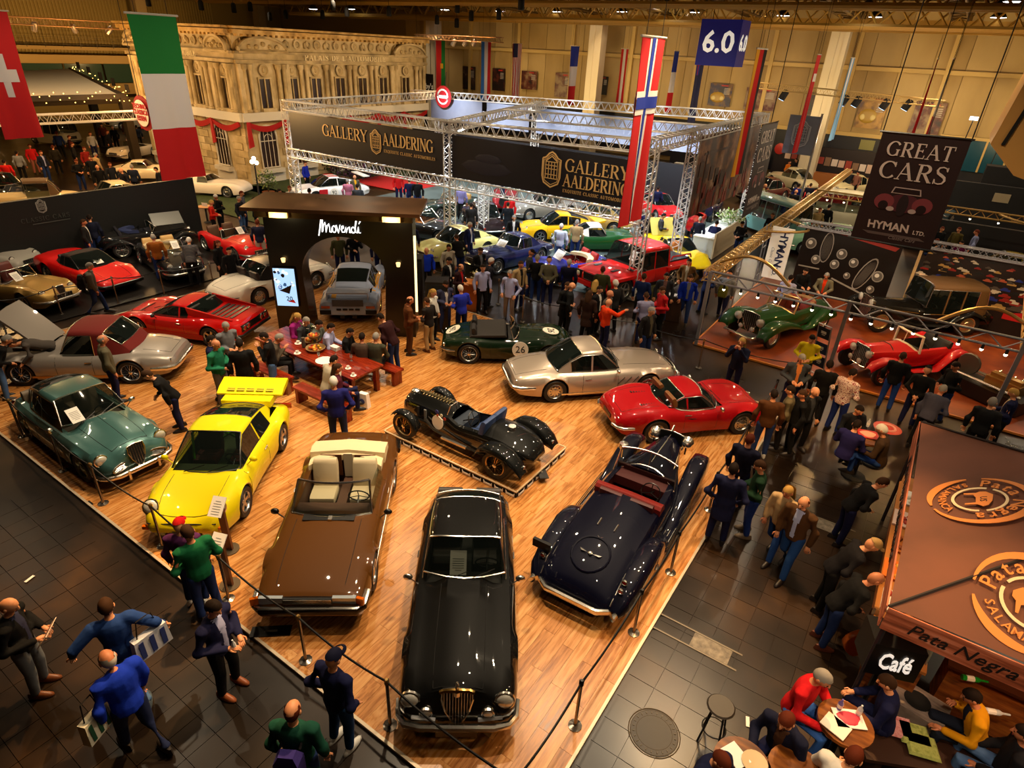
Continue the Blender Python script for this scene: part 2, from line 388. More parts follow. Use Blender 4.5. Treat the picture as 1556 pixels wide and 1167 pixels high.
        for y, k in ((yb, 0), (lerp(yb, yt, .86), .82), (yt, .94), (yt*.82, .99), (yt*.42, 1.0), (0, 1.0)):
            z0 = s.topz(t, min(y, .99*s.fW(t)*s.hw)); z = z0+k*(zt-z0)
            if k >= .99: z += (.018 if y < yt*.3 else (.014 if y < yt*.5 else 0))*min(1, max(0, (zt-z0)*4))
            out.append(Vector((x+cv*(y/max(.3, yb))**2, y, z)))
        return out
    def cabin(s):
        S = s.S; wb, wt, rt_, rb = [c*s.L for c in S['cab'][:4]]; n = 3 if s.lod else 5
        xs = {wb, wt, rt_, rb}
        for a, b, m in ((wb, wt, n), (wt, rt_, n+1), (rt_, rb, n)):
            for i in range(m+1): xs.add(lerp(a, b, i/m))
        q0 = S.get('qg', S['cab'][2])*s.L; xs.add(q0); rg = S.get('rg', S['cab'][3])*s.L; xs.add(rg)
        bps = [(q*s.L-.03, q*s.L+.03) for q in S.get('bp', ())]
        for a, b in bps: xs |= {a, b}
        A = []
        for x in sorted(xs):
            if not A or x-A[-1] > .008: A.append(x)
        xs = A; secs = [s.gh(x) for x in xs]
        roof, ws, rw, sl, sr = MB(), MB(), MB(), MB(), MB()
        for i in range(len(xs)-1):
            mid = (xs[i]+xs[i+1])/2; a, b = secs[i], secs[i+1]
            pil = any(p < mid < q for p, q in bps)
            for j in range(5):
                quad = [a[j], b[j], b[j+1], a[j+1]]
                mir = [Vector((p.x, -p.y, p.z)) for p in quad][::-1]
                if j == 0 and mid > q0 and not pil: sl.add(quad, [(0, 1, 2, 3)]); sr.add(mir, [(0, 1, 2, 3)]); continue
                tgt = roof
                if j >= 2:
                    if mid > wt: tgt = ws
                    elif rg < mid < rt_ and (not S.get('rgw') or j >= 3): tgt = rw
                tgt.add(quad, [(0, 1, 2, 3)]); tgt.add(mir, [(0, 1, 2, 3)])
        rc = S.get('roofm') or s.col; g = S.get('glass') or GLASS
        def weld(mb, name, m):
            if not mb.f: return
            me = mb.mesh(name, m, True, 45); bm = bmesh.new(); bm.from_mesh(me); bmesh.ops.remove_doubles(bm, verts=bm.verts, dist=.002)
            bmesh.ops.dissolve_degenerate(bm, dist=.001, edges=bm.edges); bm.to_mesh(me); bm.free(); mobj(name, me, s.root)
        weld(roof, 'roof', rc); weld(ws, 'windshield', g); weld(rw, 'rear_window', g); weld(sl, 'side_window', g); weld(sr, 'side_window', g)
        if s.lod > 1: return
        f = MB(); T = .014; W_ = [q for q, x in zip(secs, xs) if x >= wt-1e-6]
        Lp = [p[2] for p in W_]; top = W_[0][2:]; bot = W_[-1][2:]
        mi = lambda P: [Vector((p.x, -p.y, p.z)) for p in P]
        for P in (Lp, mi(Lp), top+mi(top)[::-1][1:], bot+mi(bot)[::-1][1:]): f.tube(P, T, 5)
        R_ = [q for q, x in zip(secs, xs) if rg-1e-6 <= x <= rt_+1e-6]
        j = 3 if S.get('rgw') else 2
        if len(R_) > 1:
            Lp = [p[j] for p in R_]; top = R_[-1][j:]; bot = R_[0][j:]
            for P in (Lp, mi(Lp), top+mi(top)[::-1][1:], bot+mi(bot)[::-1][1:]): f.tube(P, T*.8, 5)
        Q = [q for q, x in zip(secs, xs) if x >= q0-1e-6]
        for P in ([p[0] for p in Q], [p[1] for p in Q], [Q[0][0], Q[0][1]]): f.tube(P, T*.7, 4); f.tube(mi(P), T*.7, 4)
        f.obj('window_trim', S.get('trim') or CHROME, s.root)
    def cockpit(s):
        S = s.S; w = S.get('ws')
        if not w: return
        wb, wt, H, wr = w[0]*s.L, w[1]*s.L, w[2], w[3]; t = w[0]; n = 8; g = MB(); f = MB(); bot = []; top = []
        for i in range(n+1):
            u = -1+2*i/n; y = u*S.get('wbelt', .78)*s.fW(t)*s.hw; bot.append(Vector((wb-.2*u*u, y, s.topz(t, y))))
            y2 = u*wr*s.hw; top.append(Vector((wt-.14*u*u, y2, H-.02*u*u)))
        g.v = bot+top; g.f = [(i, i+1, n+2+i, n+1+i) for i in range(n)]; g.m = [0]*n
        g.obj('windshield', S.get('glass') or glass('202824', .86), s.root)
        for P in (bot, top, [bot[0], top[0]], [bot[-1], top[-1]]): f.tube(P, S.get('wsr', .018), 5)
        if w[4:]: f.tube([bot[n//2], top[n//2]], .014, 5)
        f.obj('windshield_frame', S.get('trim') or CHROME, s.root)
        if S.get('hood'):     # folded top
            h = S['hood']; x0 = min(S['open'][:2])*s.L; b = MB(); Wd = s.hw*.78; z0 = s.topz(x0/s.L, .3)
            secs = []
            for i in range(9):
                u = -1+i/4; secs.append([(x0+.12*abs(u)**2*3+dx, u*Wd, z0+dz-.03*u*u) for dx, dz in ((-.26, .0), (-.24, .09), (-.1, .13), (.06, .1), (.08, -.02))])
            b.loft(secs); b.obj('folded_top', M(h, .8), s.root)
    def wheels(s):
        S = s.S; tw = S.get('tw', .19); t, r = wheel_mesh(S['R'], tw, S.get('rim', 'disc'), S.get('rimc', 'c9c6c0'))
        for xa in (S['xf'], S['xr']):
            w = s.fW(xa/s.L)*s.hw*S.get('track', 1)-tw/2-.01
            for sg in (1, -1):
                o = mobj('wheel', t, s.root, (xa, sg*w, S['R'])); q = mobj('rim', r, o)
                o.rotation_euler[2] = pi if sg > 0 else 0
    # ---- details ----
    def xend(s, end, y):
        ts = [i/200 for i in range(50, 101)]; best = end*.5
        for t in ts:
            if s.fW(end*t)*s.hw >= abs(y): best = end*t
        return best*s.L
    def bumper(s, end, z, h=.09, th=.05, off=.05, m=None, wf=1.0, wrap=.16, name='bumper', y0=-1, y1=1):
        ys = [-1, -.97, -.85, -.6, -.3, 0, .3, .6, .85, .97, 1]; P = []
        for q in ys:
            if not y0 <= q <= y1: continue
            y = q*wf*s.hw*max(.6, max(s.fW(end*.45), s.fW(end*.42))); x = s.xend(end, y*.98)+end*off
            if abs(q) == 1: x -= end*wrap
            P.append((x, y, z))
        b = MB(); secs = []
        for i, p in enumerate(P):
            d = Vector(P[min(i+1, len(P)-1)])-Vector(P[max(i-1, 0)]); nrm = Vector((d.y, -d.x, 0)).normalized()
            secs.append([Vector(p)+nrm*th*cos(a)+Vector((0, 0, h/2*sin(a))) for a in [2*pi*k/8 for k in range(8)]])
        b.loft(secs); b.obj(name, m or CHROME, s.root); return P
    def lamp(s, x, y, z, r, m=None, name='headlight', end=1, sq=None, both=True, ring=True, dome=.45, tilt=0):
        for sg in ((1, -1) if both else (1,)):
            b = MB()
            if sq: b.box((0, 0, 0), (.06, sq[0], sq[1]))
            else:
                pr = [(r*sin(a), r*dome*cos(a)) for a in [pi/2*i/4 for i in range(5)]][::-1]
                b.lathe(pr, 12, (0, 0, 0), 'x')
                if ring: b.lathe([(r*1.0, -.03), (r*1.14, -.02), (r*1.12, .015), (r*.98, .02)], 12, (0, 0, 0), 'x', 1, False)
            o = b.obj(name, [m or LENS, CHROME], s.root, loc=(x, y*sg, z)); o.rotation_euler = (0, -tilt*end, 0 if end > 0 else pi)
    def headpod(s, x, y, z, r):        # free-standing headlamp
        for sg in (1, -1):
            b = MB(); b.lathe([(0, -r*1.3), (r*.5, -r*1.1), (r*.9, -r*.5), (r, 0), (r*1.05, .02)], 12, (0, 0, 0), 'x', 0, False)
            b.lathe([(r, .01), (r*.8, r*.25), (0, r*.4)], 12, (0, 0, 0), 'x', 1); b.tube([(-r*.4, 0, -r*.8), (-r*.4, 0, -r*2.2)], .018, 5)
            b.obj('headlight', [CHROME, LENS], s.root, loc=(x, y*sg, z))
    def box(s, name, c, d, m, rz=0, tilt=0, mir=False):
        for sg in ((1, -1) if mir else (1,)):
            b = MB(); b.box((c[0], c[1]*sg, c[2]), d, rz*sg, 0, tilt); b.obj(name, m, s.root, False)
    def tubes(s, name, m, paths, r=.012, mir=False, n=5, flat=1.):
        b = MB()
        for P in paths:
            b.tube(P, r, n, flat=flat)
            if mir: b.tube([(p[0], -p[1], p[2]) for p in P], r, n, flat=flat)
        return b.obj(name, m, s.root)
    def seam(s, pts, mir=True):
        P = [s.pt(t, yf, .001) for t, yf in pts]; s.seams.tube(P, .005, 4)
        if mir: s.seams.tube([Vector((p.x, -p.y, p.z)) for p in P], .005, 4)
    def door(s, t, hi=1., lo=.12):
        for sg in (1, -1): s.seams.tube([s.sidept(t, hi-(hi-lo)*i/6, sg) for i in range(7)], .005, 4)
    def done(s, seamm=None):
        if s.seams.v: s.seams.obj('panel_seams', seamm or DARK, s.root)
        return s
    def lines(s, hood=None, hw=.55, trunk=None, doors=()):
        if hood: s.seam([(lerp(hood[0], hood[1], i/6), hw) for i in range(7)]); s.seam([(hood[1], hw*(1-i/3)) for i in range(7)], False)
        if trunk: s.seam([(lerp(trunk[0], trunk[1], i/6), hw) for i in range(7)]); s.seam([(trunk[0], hw*(1-i/3)) for i in range(7)], False)
        for d in doors: s.door(d)
    def grille(s, x, z, w, h, n=9, m=None, back=True, tilt=0, shape='rect', name='grille'):
        b = MB()
        if shape == 'oval': out = [(0, w/2*cos(a), h/2*sin(a)) for a in [2*pi*i/20 for i in range(20)]]
        elif shape == 'shield': out = [(0, p*w/2, q*h/2) for p, q in ((-.9, 1), (-.4, 1.06), (0, 1.1), (.4, 1.06), (.9, 1), (1, .5), (.75, -.2), (.35, -.8), (0, -1.05), (-.35, -.8), (-.75, -.2), (-1, .5))]
        else: out = [(0, -w/2, -h/2), (0, w/2, -h/2), (0, w/2, h/2), (0, -w/2, h/2)]
        b.poly([(p[0]-.03, p[1], p[2]) for p in out], (.025, 0, 0), 1); b.tube(out, .014, 5, 0, True)
        for i in range(1, n):
            q = -1+2*i/n; hh = h/2*(1 if shape == 'rect' else (sqrt(max(0, 1-q*q)) if shape == 'oval' else (1.0 if abs(q) < .3 else .8)))
            if shape == 'shield': lo = -h/2*(1.0-abs(q)*1.05); hh_ = h/2
            else: lo = -hh; hh_ = hh
            b.tube([(0, q*w/2, lo), (0, q*w/2, hh_)], .006, 4)
        o = b.obj(name, [m or CHROME, MATT], s.root, loc=(x, 0, z)); o.rotation_euler = (0, -tilt, 0); return o
    def plate(s, x, z, w=.5, h=.11, m=None, txt=None, end=1, m2=None, tilt=0):
        b = MB(); b.box((0, 0, 0), (.015, w, h)); o = b.obj('number_plate', m or BLACK, s.root, False, (x, 0, z)); o.rotation_euler = (0, tilt, 0)
    def mirrors(s, t, yf=.8, m=None):
        for sg in (1, -1):
            p = s.pt(t, yf); b = MB(); b.tube([(p.x, p.y*sg, p.z), (p.x, (p.y+.1)*sg, p.z+.1)], .012, 5)
            b.ball((p.x-.01, (p.y+.14)*sg, p.z+.13), (.05, .08, .06), 8, 5); b.obj('door_mirror', m or CHROME, s.root)
    def wipers(s, t, m=None, yo=0):
        b = MB()
        for y in (-.4, .1):
            x = s.S['cab'][0]*s.L if s.S.get('cab') else s.S['ws'][0]*s.L
            p = Vector((x+.02, (y+yo)*s.hw, s.topz(x/s.L, y*s.hw)+.03)); b.tube([p, p+Vector((-.1, .42*s.hw, .1))], .009, 4)
        b.obj('wiper', m or BLACK, s.root)
    def sheet(s, p, w=.22, h=.3, rx=0, ry=-1.0, name='info_sheet'):   # printed data sheet behind the windscreen
        b = MB(); b.box((0, 0, 0), (h, w, .004)); 
        for i in range(6): b.box((h*.3-i*.035, 0, .004), (.012, w*(.7 if i else .4), .002), 0, 1)
        o = b.obj(name, [WHITE, M('9a9a94', .6)], s.root, False, p); o.rotation_euler = (rx, ry, 0); return o
    def handle(s, t, zf=.8, m=None):
        for sg in (1, -1):
            p = s.sidept(t, zf, sg); b = MB(); b.tube([p+Vector((-.08, .015*sg, 0)), p+Vector((.08, .015*sg, 0))], .013, 5); b.obj('door_handle', m or CHROME, s.root)

# body profiles: t = fraction of length (front +.5), T centre line, F wing crown, W plan, B underside
def spec(L, w, H, R, fo, ro, T, F, W, B=None, **k):
    d = dict(L=L, w=w, H=H, R=R, xf=L/2-fo, xr=-L/2+ro, T=T, F=F, W=W)
    d['B'] = B or [(-.5, .38), (-.46, .25), (-.3, .19), (.3, .18), (.46, .22), (.5, .34)]; d.update(k); return d
K911 = spec(4.25, 1.72, 1.30, .31, .93, 1.05,
    [(-.5, .50), (-.485, .62), (-.44, .73), (-.3, .86), (-.1, .90), (.1, .88), (.2, .83), (.3, .75), (.4, .66), (.46, .57), (.49, .49), (.5, .42)],
    [(-.5, .46), (-.48, .62), (-.4, .76), (-.28, .83), (-.1, .84), (.1, .83), (.22, .82), (.33, .80), (.41, .745), (.46, .65), (.49, .52), (.5, .42)],
    [(-.5, .72), (-.47, .84), (-.4, .95), (-.27, 1), (-.15, .98), (.1, .93), (.25, .94), (.35, .93), (.43, .84), (.48, .72), (.5, .6)],
    cab=(.225, .06, -.1, -.40), wr=.58, wrb=.5, qg=-.22, rg=-.33, bp=(-.06,), rp=.72, rim='five', trim=BLACK)
KCLS = spec(4.4, 1.62, 1.48, .33, .85, .95,
    [(-.5, .55), (-.47, .72), (-.4, .88), (-.3, .97), (0, 1.0), (.1, 1.0), (.25, .97), (.4, .90), (.47, .82), (.495, .68), (.5, .55)],
    [(-.5, .5), (-.47, .66), (-.4, .8), (-.3, .88), (-.1, .86), (.1, .86), (.25, .87), (.36, .84), (.44, .76), (.48, .64), (.5, .5)],
    [(-.5, .6), (-.46, .8), (-.38, .92), (-.2, .99), (0, 1), (.25, 1), (.38, .96), (.45, .88), (.485, .76), (.5, .6)],
    valley=.05, cab=(.15, .04, -.15, -.36), wr=.62, wrb=.6, qg=-.24, bp=(-.09,), rows=2)
KGT = spec(4.75, 1.72, 1.33, .33, 1.0, 1.1,
    [(-.5, .58), (-.49, .68), (-.4, .80), (-.25, .88), (0, .9), (.12, .9), (.25, .87), (.4, .78), (.47, .68), (.495, .56), (.5, .48)],
    [(-.5, .55), (-.49, .66), (-.4, .77), (-.28, .82), (0, .80), (.2, .82), (.33, .80), (.42, .73), (.48, .61), (.5, .48)],
    [(-.5, .72), (-.46, .86), (-.35, .96), (-.1, 1), (.2, 1), (.38, .95), (.46, .82), (.49, .7), (.5, .58)],
    cab=(.13, .02, -.12, -.27), wr=.64, wrb=.72, qg=-.19, bp=(-.05,), rp=.9)
KWDG = spec(4.36, 1.80, 1.12, .32, .95, .95,
    [(-.5, .72), (-.49, .82), (-.3, .85), (-.1, .83), (.1, .80), (.2, .74), (.35, .62), (.47, .5), (.495, .42), (.5, .36)],
    [(-.5, .7), (-.48, .79), (-.35, .85), (-.2, .83), (0, .76), (.15, .76), (.28, .77), (.38, .69), (.47, .52), (.495, .43), (.5, .36)],
    [(-.5, .86), (-.46, .96), (-.3, 1), (-.05, .98), (.2, .98), (.35, .96), (.45, .88), (.49, .78), (.5, .7)],
    cab=(.2, .03, -.1, -.2), wr=.62, wrb=.66, qg=-.12, bp=(-.04,), rim='five', trim=BLACK)
KDINO = spec(4.23, 1.72, 1.11, .32, .92, .97,
    [(-.5, .60), (-.485, .72), (-.35, .80), (-.2, .82), (0, .79), (.12, .77), (.2, .71), (.35, .60), (.45, .5), (.49, .42), (.5, .36)],
    [(-.5, .56), (-.47, .7), (-.38, .83), (-.28, .88), (-.15, .81), (0, .73), (.12, .75), (.24, .83), (.32, .82), (.41, .69), (.47, .52), (.5, .38)],
    [(-.5, .7), (-.46, .84), (-.36, .95), (-.27, 1), (-.1, .95), (.08, .92), (.25, .97), (.33, .97), (.43, .86), (.48, .68), (.5, .55)],
    cab=(.17, .04, -.1, -.21), wr=.58, wrb=.6, qg=-.17, bp=(-.08,), rim='slot', cf=.3)
KRDS = spec(4.2, 1.60, 1.2, .32, .85, .95,
    [(-.5, .52), (-.48, .64), (-.4, .75), (-.25, .82), (0, .84), (.1, .86), (.25, .84), (.4, .74), (.47, .64), (.495, .54), (.5, .46)],
    [(-.5, .5), (-.48, .62), (-.4, .75), (-.28, .82), (-.1, .76), (.05, .76), (.22, .82), (.34, .82), (.43, .73), (.48, .6), (.5, .46)],
    [(-.5, .62), (-.46, .8), (-.37, .93), (-.25, 1), (-.05, .97), (.2, .98), (.33, 1), (.43, .9), (.48, .76), (.5, .6)],
    open=(-.22, .08), ws=(.09, .05, 1.12, .68), rim='wire', valley=.03)
KCONV = spec(4.7, 1.82, 1.28, .33, .95, 1.1,
    [(-.5, .62), (-.49, .74), (-.4, .82), (-.25, .86), (0, .88), (.14, .88), (.3, .84), (.44, .76), (.485, .70), (.497, .6), (.5, .5)],
    [(-.5, .6), (-.49, .72), (-.4, .79), (-.25, .83), (0, .82), (.15, .83), (.3, .80), (.44, .72), (.485, .67), (.497, .58), (.5, .5)],
    [(-.5, .84), (-.47, .94), (-.35, 1), (0, 1), (.3, .99), (.44, .95), (.485, .91), (.5, .86)],
    open=(-.26, .1), ws=(.14, .045, 1.29, .70), wsr=.022, oprow=2, seat='cbb894', rows=1)
KBOX = spec(4.9, 2.0, 1.85, .45, .9, 1.05,
    [(-.5, 1.05), (-.49, 1.12), (-.2, 1.14), (.1, 1.16), (.2, 1.16), (.44, 1.06), (.49, 1.0), (.5, .9)],
    [(-.5, 1.04), (-.49, 1.1), (-.2, 1.12), (.1, 1.12), (.2, 1.12), (.44, 1.02), (.49, .96), (.5, .88)],
    [(-.5, .9), (-.48, .95), (-.3, .98), (0, .96), (.3, .98), (.46, .96), (.49, .92), (.5, .86)],
    B=[(-.5, .6), (-.4, .5), (.4, .5), (.5, .6)], cab=(.17, .10, -.19, -.21), wr=.82, wrb=.9, wbelt=.94, qg=-.18, rg=-.205, bp=(-.02,), cf=.03, cr=.02, tw=.3, rim='five', trim=BLACK, crown=.01)
KVAN = spec(4.2, 1.7, 1.95, .33, .7, .9,
    [(-.5, .9), (-.48, 1.1), (0, 1.1), (.4, 1.1), (.48, 1.0), (.5, .8)], [(-.5, .9), (-.48, 1.08), (0, 1.08), (.4, 1.08), (.48, .98), (.5, .8)],
    [(-.5, .8), (-.46, .95), (0, 1), (.4, .98), (.48, .88), (.5, .75)], cab=(.48, .40, -.42, -.47), wr=.82, wrb=.85, wbelt=.96, qg=-.4, bp=(-.2, .02, .22))

def D2(a): return (a.x, a.y)
def pl(n, t, z=.5, z2=None, mv=(0, 0)):
    a = G(*n, z); b = G(*t, z if z2 is None else z2); d = a-b
    return ((a.x+b.x)/2+mv[0], (a.y+b.y)/2+mv[1], degrees(atan2(d.y, d.x)))
def plw(S, f, r, side, z=0., half=None, mv=(0, 0)):
    a = G(*f, z); b = G(*r, z); d = a-b; h = atan2(d.y, d.x); n = Vector((-sin(h), cos(h), 0)); e = Vector((cos(h), sin(h), 0))
    c = (a+b)/2-n*side*(half or S['w']/2-.1)-e*(S['xf']+S['xr'])/2
    return (c.x+mv[0], c.y+mv[1], degrees(h))
DK = .04    # deck height

# --- yellow rear-engined coupe ---
S = dict(K911, w=1.80)
c = Car(S, 'yellow coupe with a big rear wing and green roll cage on the timber deck', *plw(S, (376.5, 781), (428.6, 681), 1, DK), 'e6d20c', z=DK, rimc='b9b9bb', inner='2a3a12', seat='5a1410')
c.lines((.24, .46), .62, None, (.2, -.05)); c.handle(-.03)
c.lamp(1.85, .60, .70, .135, tilt=.6)
c.lamp(2.03, .60, .38, .05, AMBL, 'indicator', sq=(.26, .07)); c.lamp(-2.06, .55, .56, .06, REDL, 'tail_light', -1, sq=(.5, .1))
c.tubes('bonnet_gap', DARK, [[(2.06+.02*cos(a), .62*sin(a), .5) for a in [-1.35+2.7*i/12 for i in range(13)]]], .012)
c.box('air_intake', (2.1, 0, .27), (.06, .5, .08), DARK); c.lamp(2.07, .42, .29, .05, M('d9e6a0', .1, 0, 1), 'fog_light', sq=(.16, .07))
c.plate(2.125, .33, .34, .07); c.mirrors(.15, .86, paint('f2e010')); c.wipers(.2)
b = MB(); b.loft([[(-2.02+x, y, 1.02+z) for x, z in ((-.30, .10), (-.26, .17), (.1, .10), (.28, .02), (.26, -.03), (-.1, .02))] for y in (-.74, -.7, 0, .7, .74)])
b.box((-1.72, 0, .93), (.5, 1.1, .16)); o = b.obj('rear_wing', paint('f2e010'), c.root)
b = MB()
for i in range(5):
    for j in range(4): b.box((-1.98+j*.07-.05, -.44+i*.22, 1.128-j*.012), (.05, .17, .012))
b.obj('wing_grille', M('b8ac2a', .6), o)
c.tubes('roll_cage', M('6fce18', .4), [[(.2, -.52, .6), (.1, -.5, 1.15), (-.5, -.48, 1.22), (-1.1, -.5, .8)], [(-.4, -.5, .6), (-.42, -.48, 1.2), (-.42, .48, 1.2), (-.4, .5, .6)], [(-.4, -.5, 1.15), (-.4, .5, .5)]], .025, True)
c.box('crest_badge', (2.0, 0, .585), (.07, .06, .02), M('7a2410', .4)); c.done()

# --- blue-green fastback saloon ---
S = dict(KCLS, L=4.35, cab=(.17, .06, -.12, -.40), rp=.65, qg=-.26, rg=-.3, wrb=.45, H=1.44)
col = M('456f6c', .3, .35, 1.0)
c = Car(S, 'blue-green fifties saloon with a shield grille at the deck edge', *plw(S, (135, 729), (50, 665), -1, DK), col, z=DK, rimc='8fa3a2', inner='4a4238', seat='6a5c4a')
c.lines((.18, .45), .5, (-.48, -.38), (.13, -.1)); c.handle(-.07)
c.seam([(.17+.27*i/6, 0) for i in range(7)], False)
c.lamp(1.98, .60, .70, .12); c.lamp(2.06, .40, .50, .07, name='fog_light'); c.lamp(-2.02, .6, .62, .05, REDL, 'tail_light', -1)
c.grille(2.2, .62, .34, .5, 7, shape='shield', tilt=.15)
for sg in (1, -1):
    b = MB(); P = [(0, .19*cos(a), .07*sin(a)) for a in [2*pi*i/16 for i in range(16)]]; b.tube(P, .02, 5, closed=True); b.poly(P, (-.02, 0, 0), 1)
    for q in (-.03, .0, .03): b.tube([(.005, -.17, q), (.005, .17, q)], .006, 4)
    o = b.obj('side_grille', [CHROME, MATT], c.root, loc=(2.19, sg*.36, .5)); o.rotation_euler = (0, -.1, -sg*.3)
c.bumper(1, .36, .1, .04, .1); c.bumper(-1, .42, .1, .04, .06)
c.tubes('bumper_guard', CHROME, [[(2.33, .3, .24), (2.35, .3, .44)]], .03, True)
c.sheet((.66, -.36, 1.16), .24, .34, 0, .75); c.mirrors(.12, .86); c.wipers(.2); c.done()

# --- brown open four-seater ---
S = dict(KCONV)
c = Car(S, 'brown open convertible with cream seats and a flat bonnet', *pl((468, 925), (547, 668), .55), '54300a', z=DK, hood='d8c39a', inner='4a2a12', rim='disc', steer=1)
c.lines((.14, .485), .62, (-.49, -.36), (.1, -.12)); c.handle(-.08)
c.bumper(1, .47, .14, .05, .01, M('2a2725', .25, .7)); c.bumper(-1, .5, .14, .05, .03, M('2a2725', .25, .7))
c.bumper(1, .55, .03, .045, .02, CHROME, name='bumper_strip')
for sg in (1, -1):
    b = MB(); b.box((0, 0, 0), (.06, .36, .13)); b.box((.02, sg*.25, 0), (.05, .12, .13), sg*-.3, 1); b.obj('headlight', [M('b9c2c8', .12, .3, 1), AMBL], c.root, False, (2.3, sg*.56, .645))
b = MB(); b.box((0, 0, 0), (.04, .76, .11), 0, 1)
for i in range(4): b.box((.02, 0, -.04+.027*i), (.02, .74, .008))
b.obj('grille', [CHROME, MATT], c.root, False, (2.32, 0, .645))
c.box('scuttle_vent', (.66, 0, .885), (.16, .9, .012), BLACK); c.box('wiper_cover', (.7, .03, .90), (.1, .07, .03), CHROME)
c.mirrors(.1, .95, BLACK); c.box('side_strip', (.0, .915, .52), (3.0, .012, .03), CHROME, mir=True)
for sg in (-1, 1):     # side glass left standing
    b = MB(); b.v = [(.35, sg*.74, .83), (-.62, sg*.77, .83), (-.55, sg*.68, 1.10), (.22, sg*.66, 1.2)]; b.f = [(0, 1, 2, 3)]; b.m = [0]; b.obj('side_window', glass('384028', .7), c.root)
b = MB(); b.loft([[(-1.28+.1*abs(u)+dx, u*.74, .86+dz) for dx, dz in ((-.42, -.02), (-.40, .12), (-.1, .20), (.06, .17), (.1, -.05))] for u in (-1, -.9, -.5, 0, .5, .9, 1)]); b.obj('top_cover', M('dcc69c', .75), c.root)
b = MB(); b.box((0, 0, 0), (.02, .18, .56)); b.box((0, -.34, 0), (.02, .42, .5), 0, 1); b.box((0, .34, 0), (.02, .42, .5), 0, 1); b.obj('rear_backrest', [M('c9bca2', .6), M('5a3012', .5)], c.root, False, (-1.12, 0, .72)); c.done()

# --- black saloon in front ---
S = dict(KCLS, L=4.6, w=1.66, H=1.53, cab=(.08, .0, -.22, -.42), qg=-.28, bp=(-.11,), wr=.66, wrb=.68, rg=-.36, rp=.85, valley=.07, crown=.05,
    F=[(-.5, .5), (-.47, .68), (-.4, .82), (-.3, .9), (-.1, .88), (.1, .88), (.25, .88), (.36, .85), (.43, .80), (.475, .72), (.495, .6), (.5, .5)],
    T=[(-.5, .55), (-.47, .74), (-.4, .9), (-.3, .99), (0, 1.02), (.1, 1.03), (.25, 1.0), (.4, .94), (.46, .88), (.48, .72), (.495, .6), (.5, .5)],
    W=[(-.5, .64), (-.46, .82), (-.38, .92), (-.2, .98), (0, 1), (.25, 1), (.38, .99), (.45, .96), (.48, .9), (.495, .8), (.5, .7)])
c = Car(S, 'black two-door saloon with an upright shield radiator nearest the deck corner', *pl((695, 1085), (714, 764), .45), '060606', z=DK, inner='14110f', seat='2a201a')
c.lines((.09, .46), .42, (-.46, -.4), (.07, -.14)); c.handle(-.1)
c.lamp(2.19, .63, .70, .125, tilt=.2); c.lamp(2.29, .41, .58, .08, name='fog_light'); c.lamp(-2.1, .6, .62, .06, REDL, 'tail_light', -1)
c.grille(2.28, .68, .42, .62, 11, shape='shield', tilt=.12)
b = MB(); b.ball((0, 0, 0), (.05, .03, .08), 8, 6); b.tube([(0, 0, -.08), (0, 0, -.16)], .05, 8); b.obj('radiator_mascot', CHROME, c.root, loc=(2.24, 0, 1.06))
b = MB(); b.tube([(0, -.22, 0), (0, -.16, .03), (0, 0, .04), (0, .16, .03), (0, .22, 0)], .03, 6); b.obj('radiator_cap', M('b08a4a', .2, 1), c.root, loc=(2.27, 0, .98))
c.bumper(1, .42, .11, .05, .09); c.bumper(-1, .46, .11, .05, .06)
for sg in (1, -1): c.tubes('side_grille', M('c9ccd4', .25, .6), [[(2.33, .28*sg, .5), (2.29, .6*sg, .5)]], .03)
c.lamp(2.2, .70, .52, .03, name='parking_light')
c.plate(2.42, .33, .55, .11); c.mirrors(.06, .9)
c.sheet((.16, -.1, 1.15), .26, .38, 0, .95); c.wipers(.1, CHROME, .05)
c.tubes('roof_rail', CHROME, [[c.pt(t, .985, -.03) for t in [-.42+.08*i for i in range(9)]]], .008, True); c.done()

# --- silver notchback coupe ---
S = dict(KGT)
c = Car(S, 'silver notchback coupe beside the green racing roadster', *plw(S, (978, 600), (843.7, 610), -1, DK), M('b8a898', .3, .45, 1.0), z=DK, rim='slot', inner='1a1512', seat='3a2418')
c.lines((.15, .46), .55, (-.48, -.29), (.1, -.11)); c.handle(-.08)
c.bumper(-1, .47, .1, .05, .05, wrap=.3); c.bumper(1, .45, .1, .05, .06, wrap=.2)
c.lamp(-2.3, .58, .6, .055, REDL, 'tail_light', -1); c.lamp(-2.31, .44, .6, .05, REDL, 'tail_light', -1); c.lamp(2.2, .6, .62, .11)
c.grille(2.37, .52, .8, .22, 14, shape='oval'); c.plate(-2.42, .56, .5, .11, end=-1)
for sg in (1, -1):
    b = MB()
    for i in range(3): b.tube([(.62+i*.2, 0, -.1), (.80+i*.2, 0, .1)], .016, 4)
    p = c.sidept(.16, .62, sg); b.obj('side_vent', CHROME, c.root, loc=(-.15, p.y, p.z))
c.box('sill_strip', (.0, .84, .25), (2.2, .02, .04), CHROME, mir=True); c.mirrors(.09, .9); c.wipers(.1); c.done()

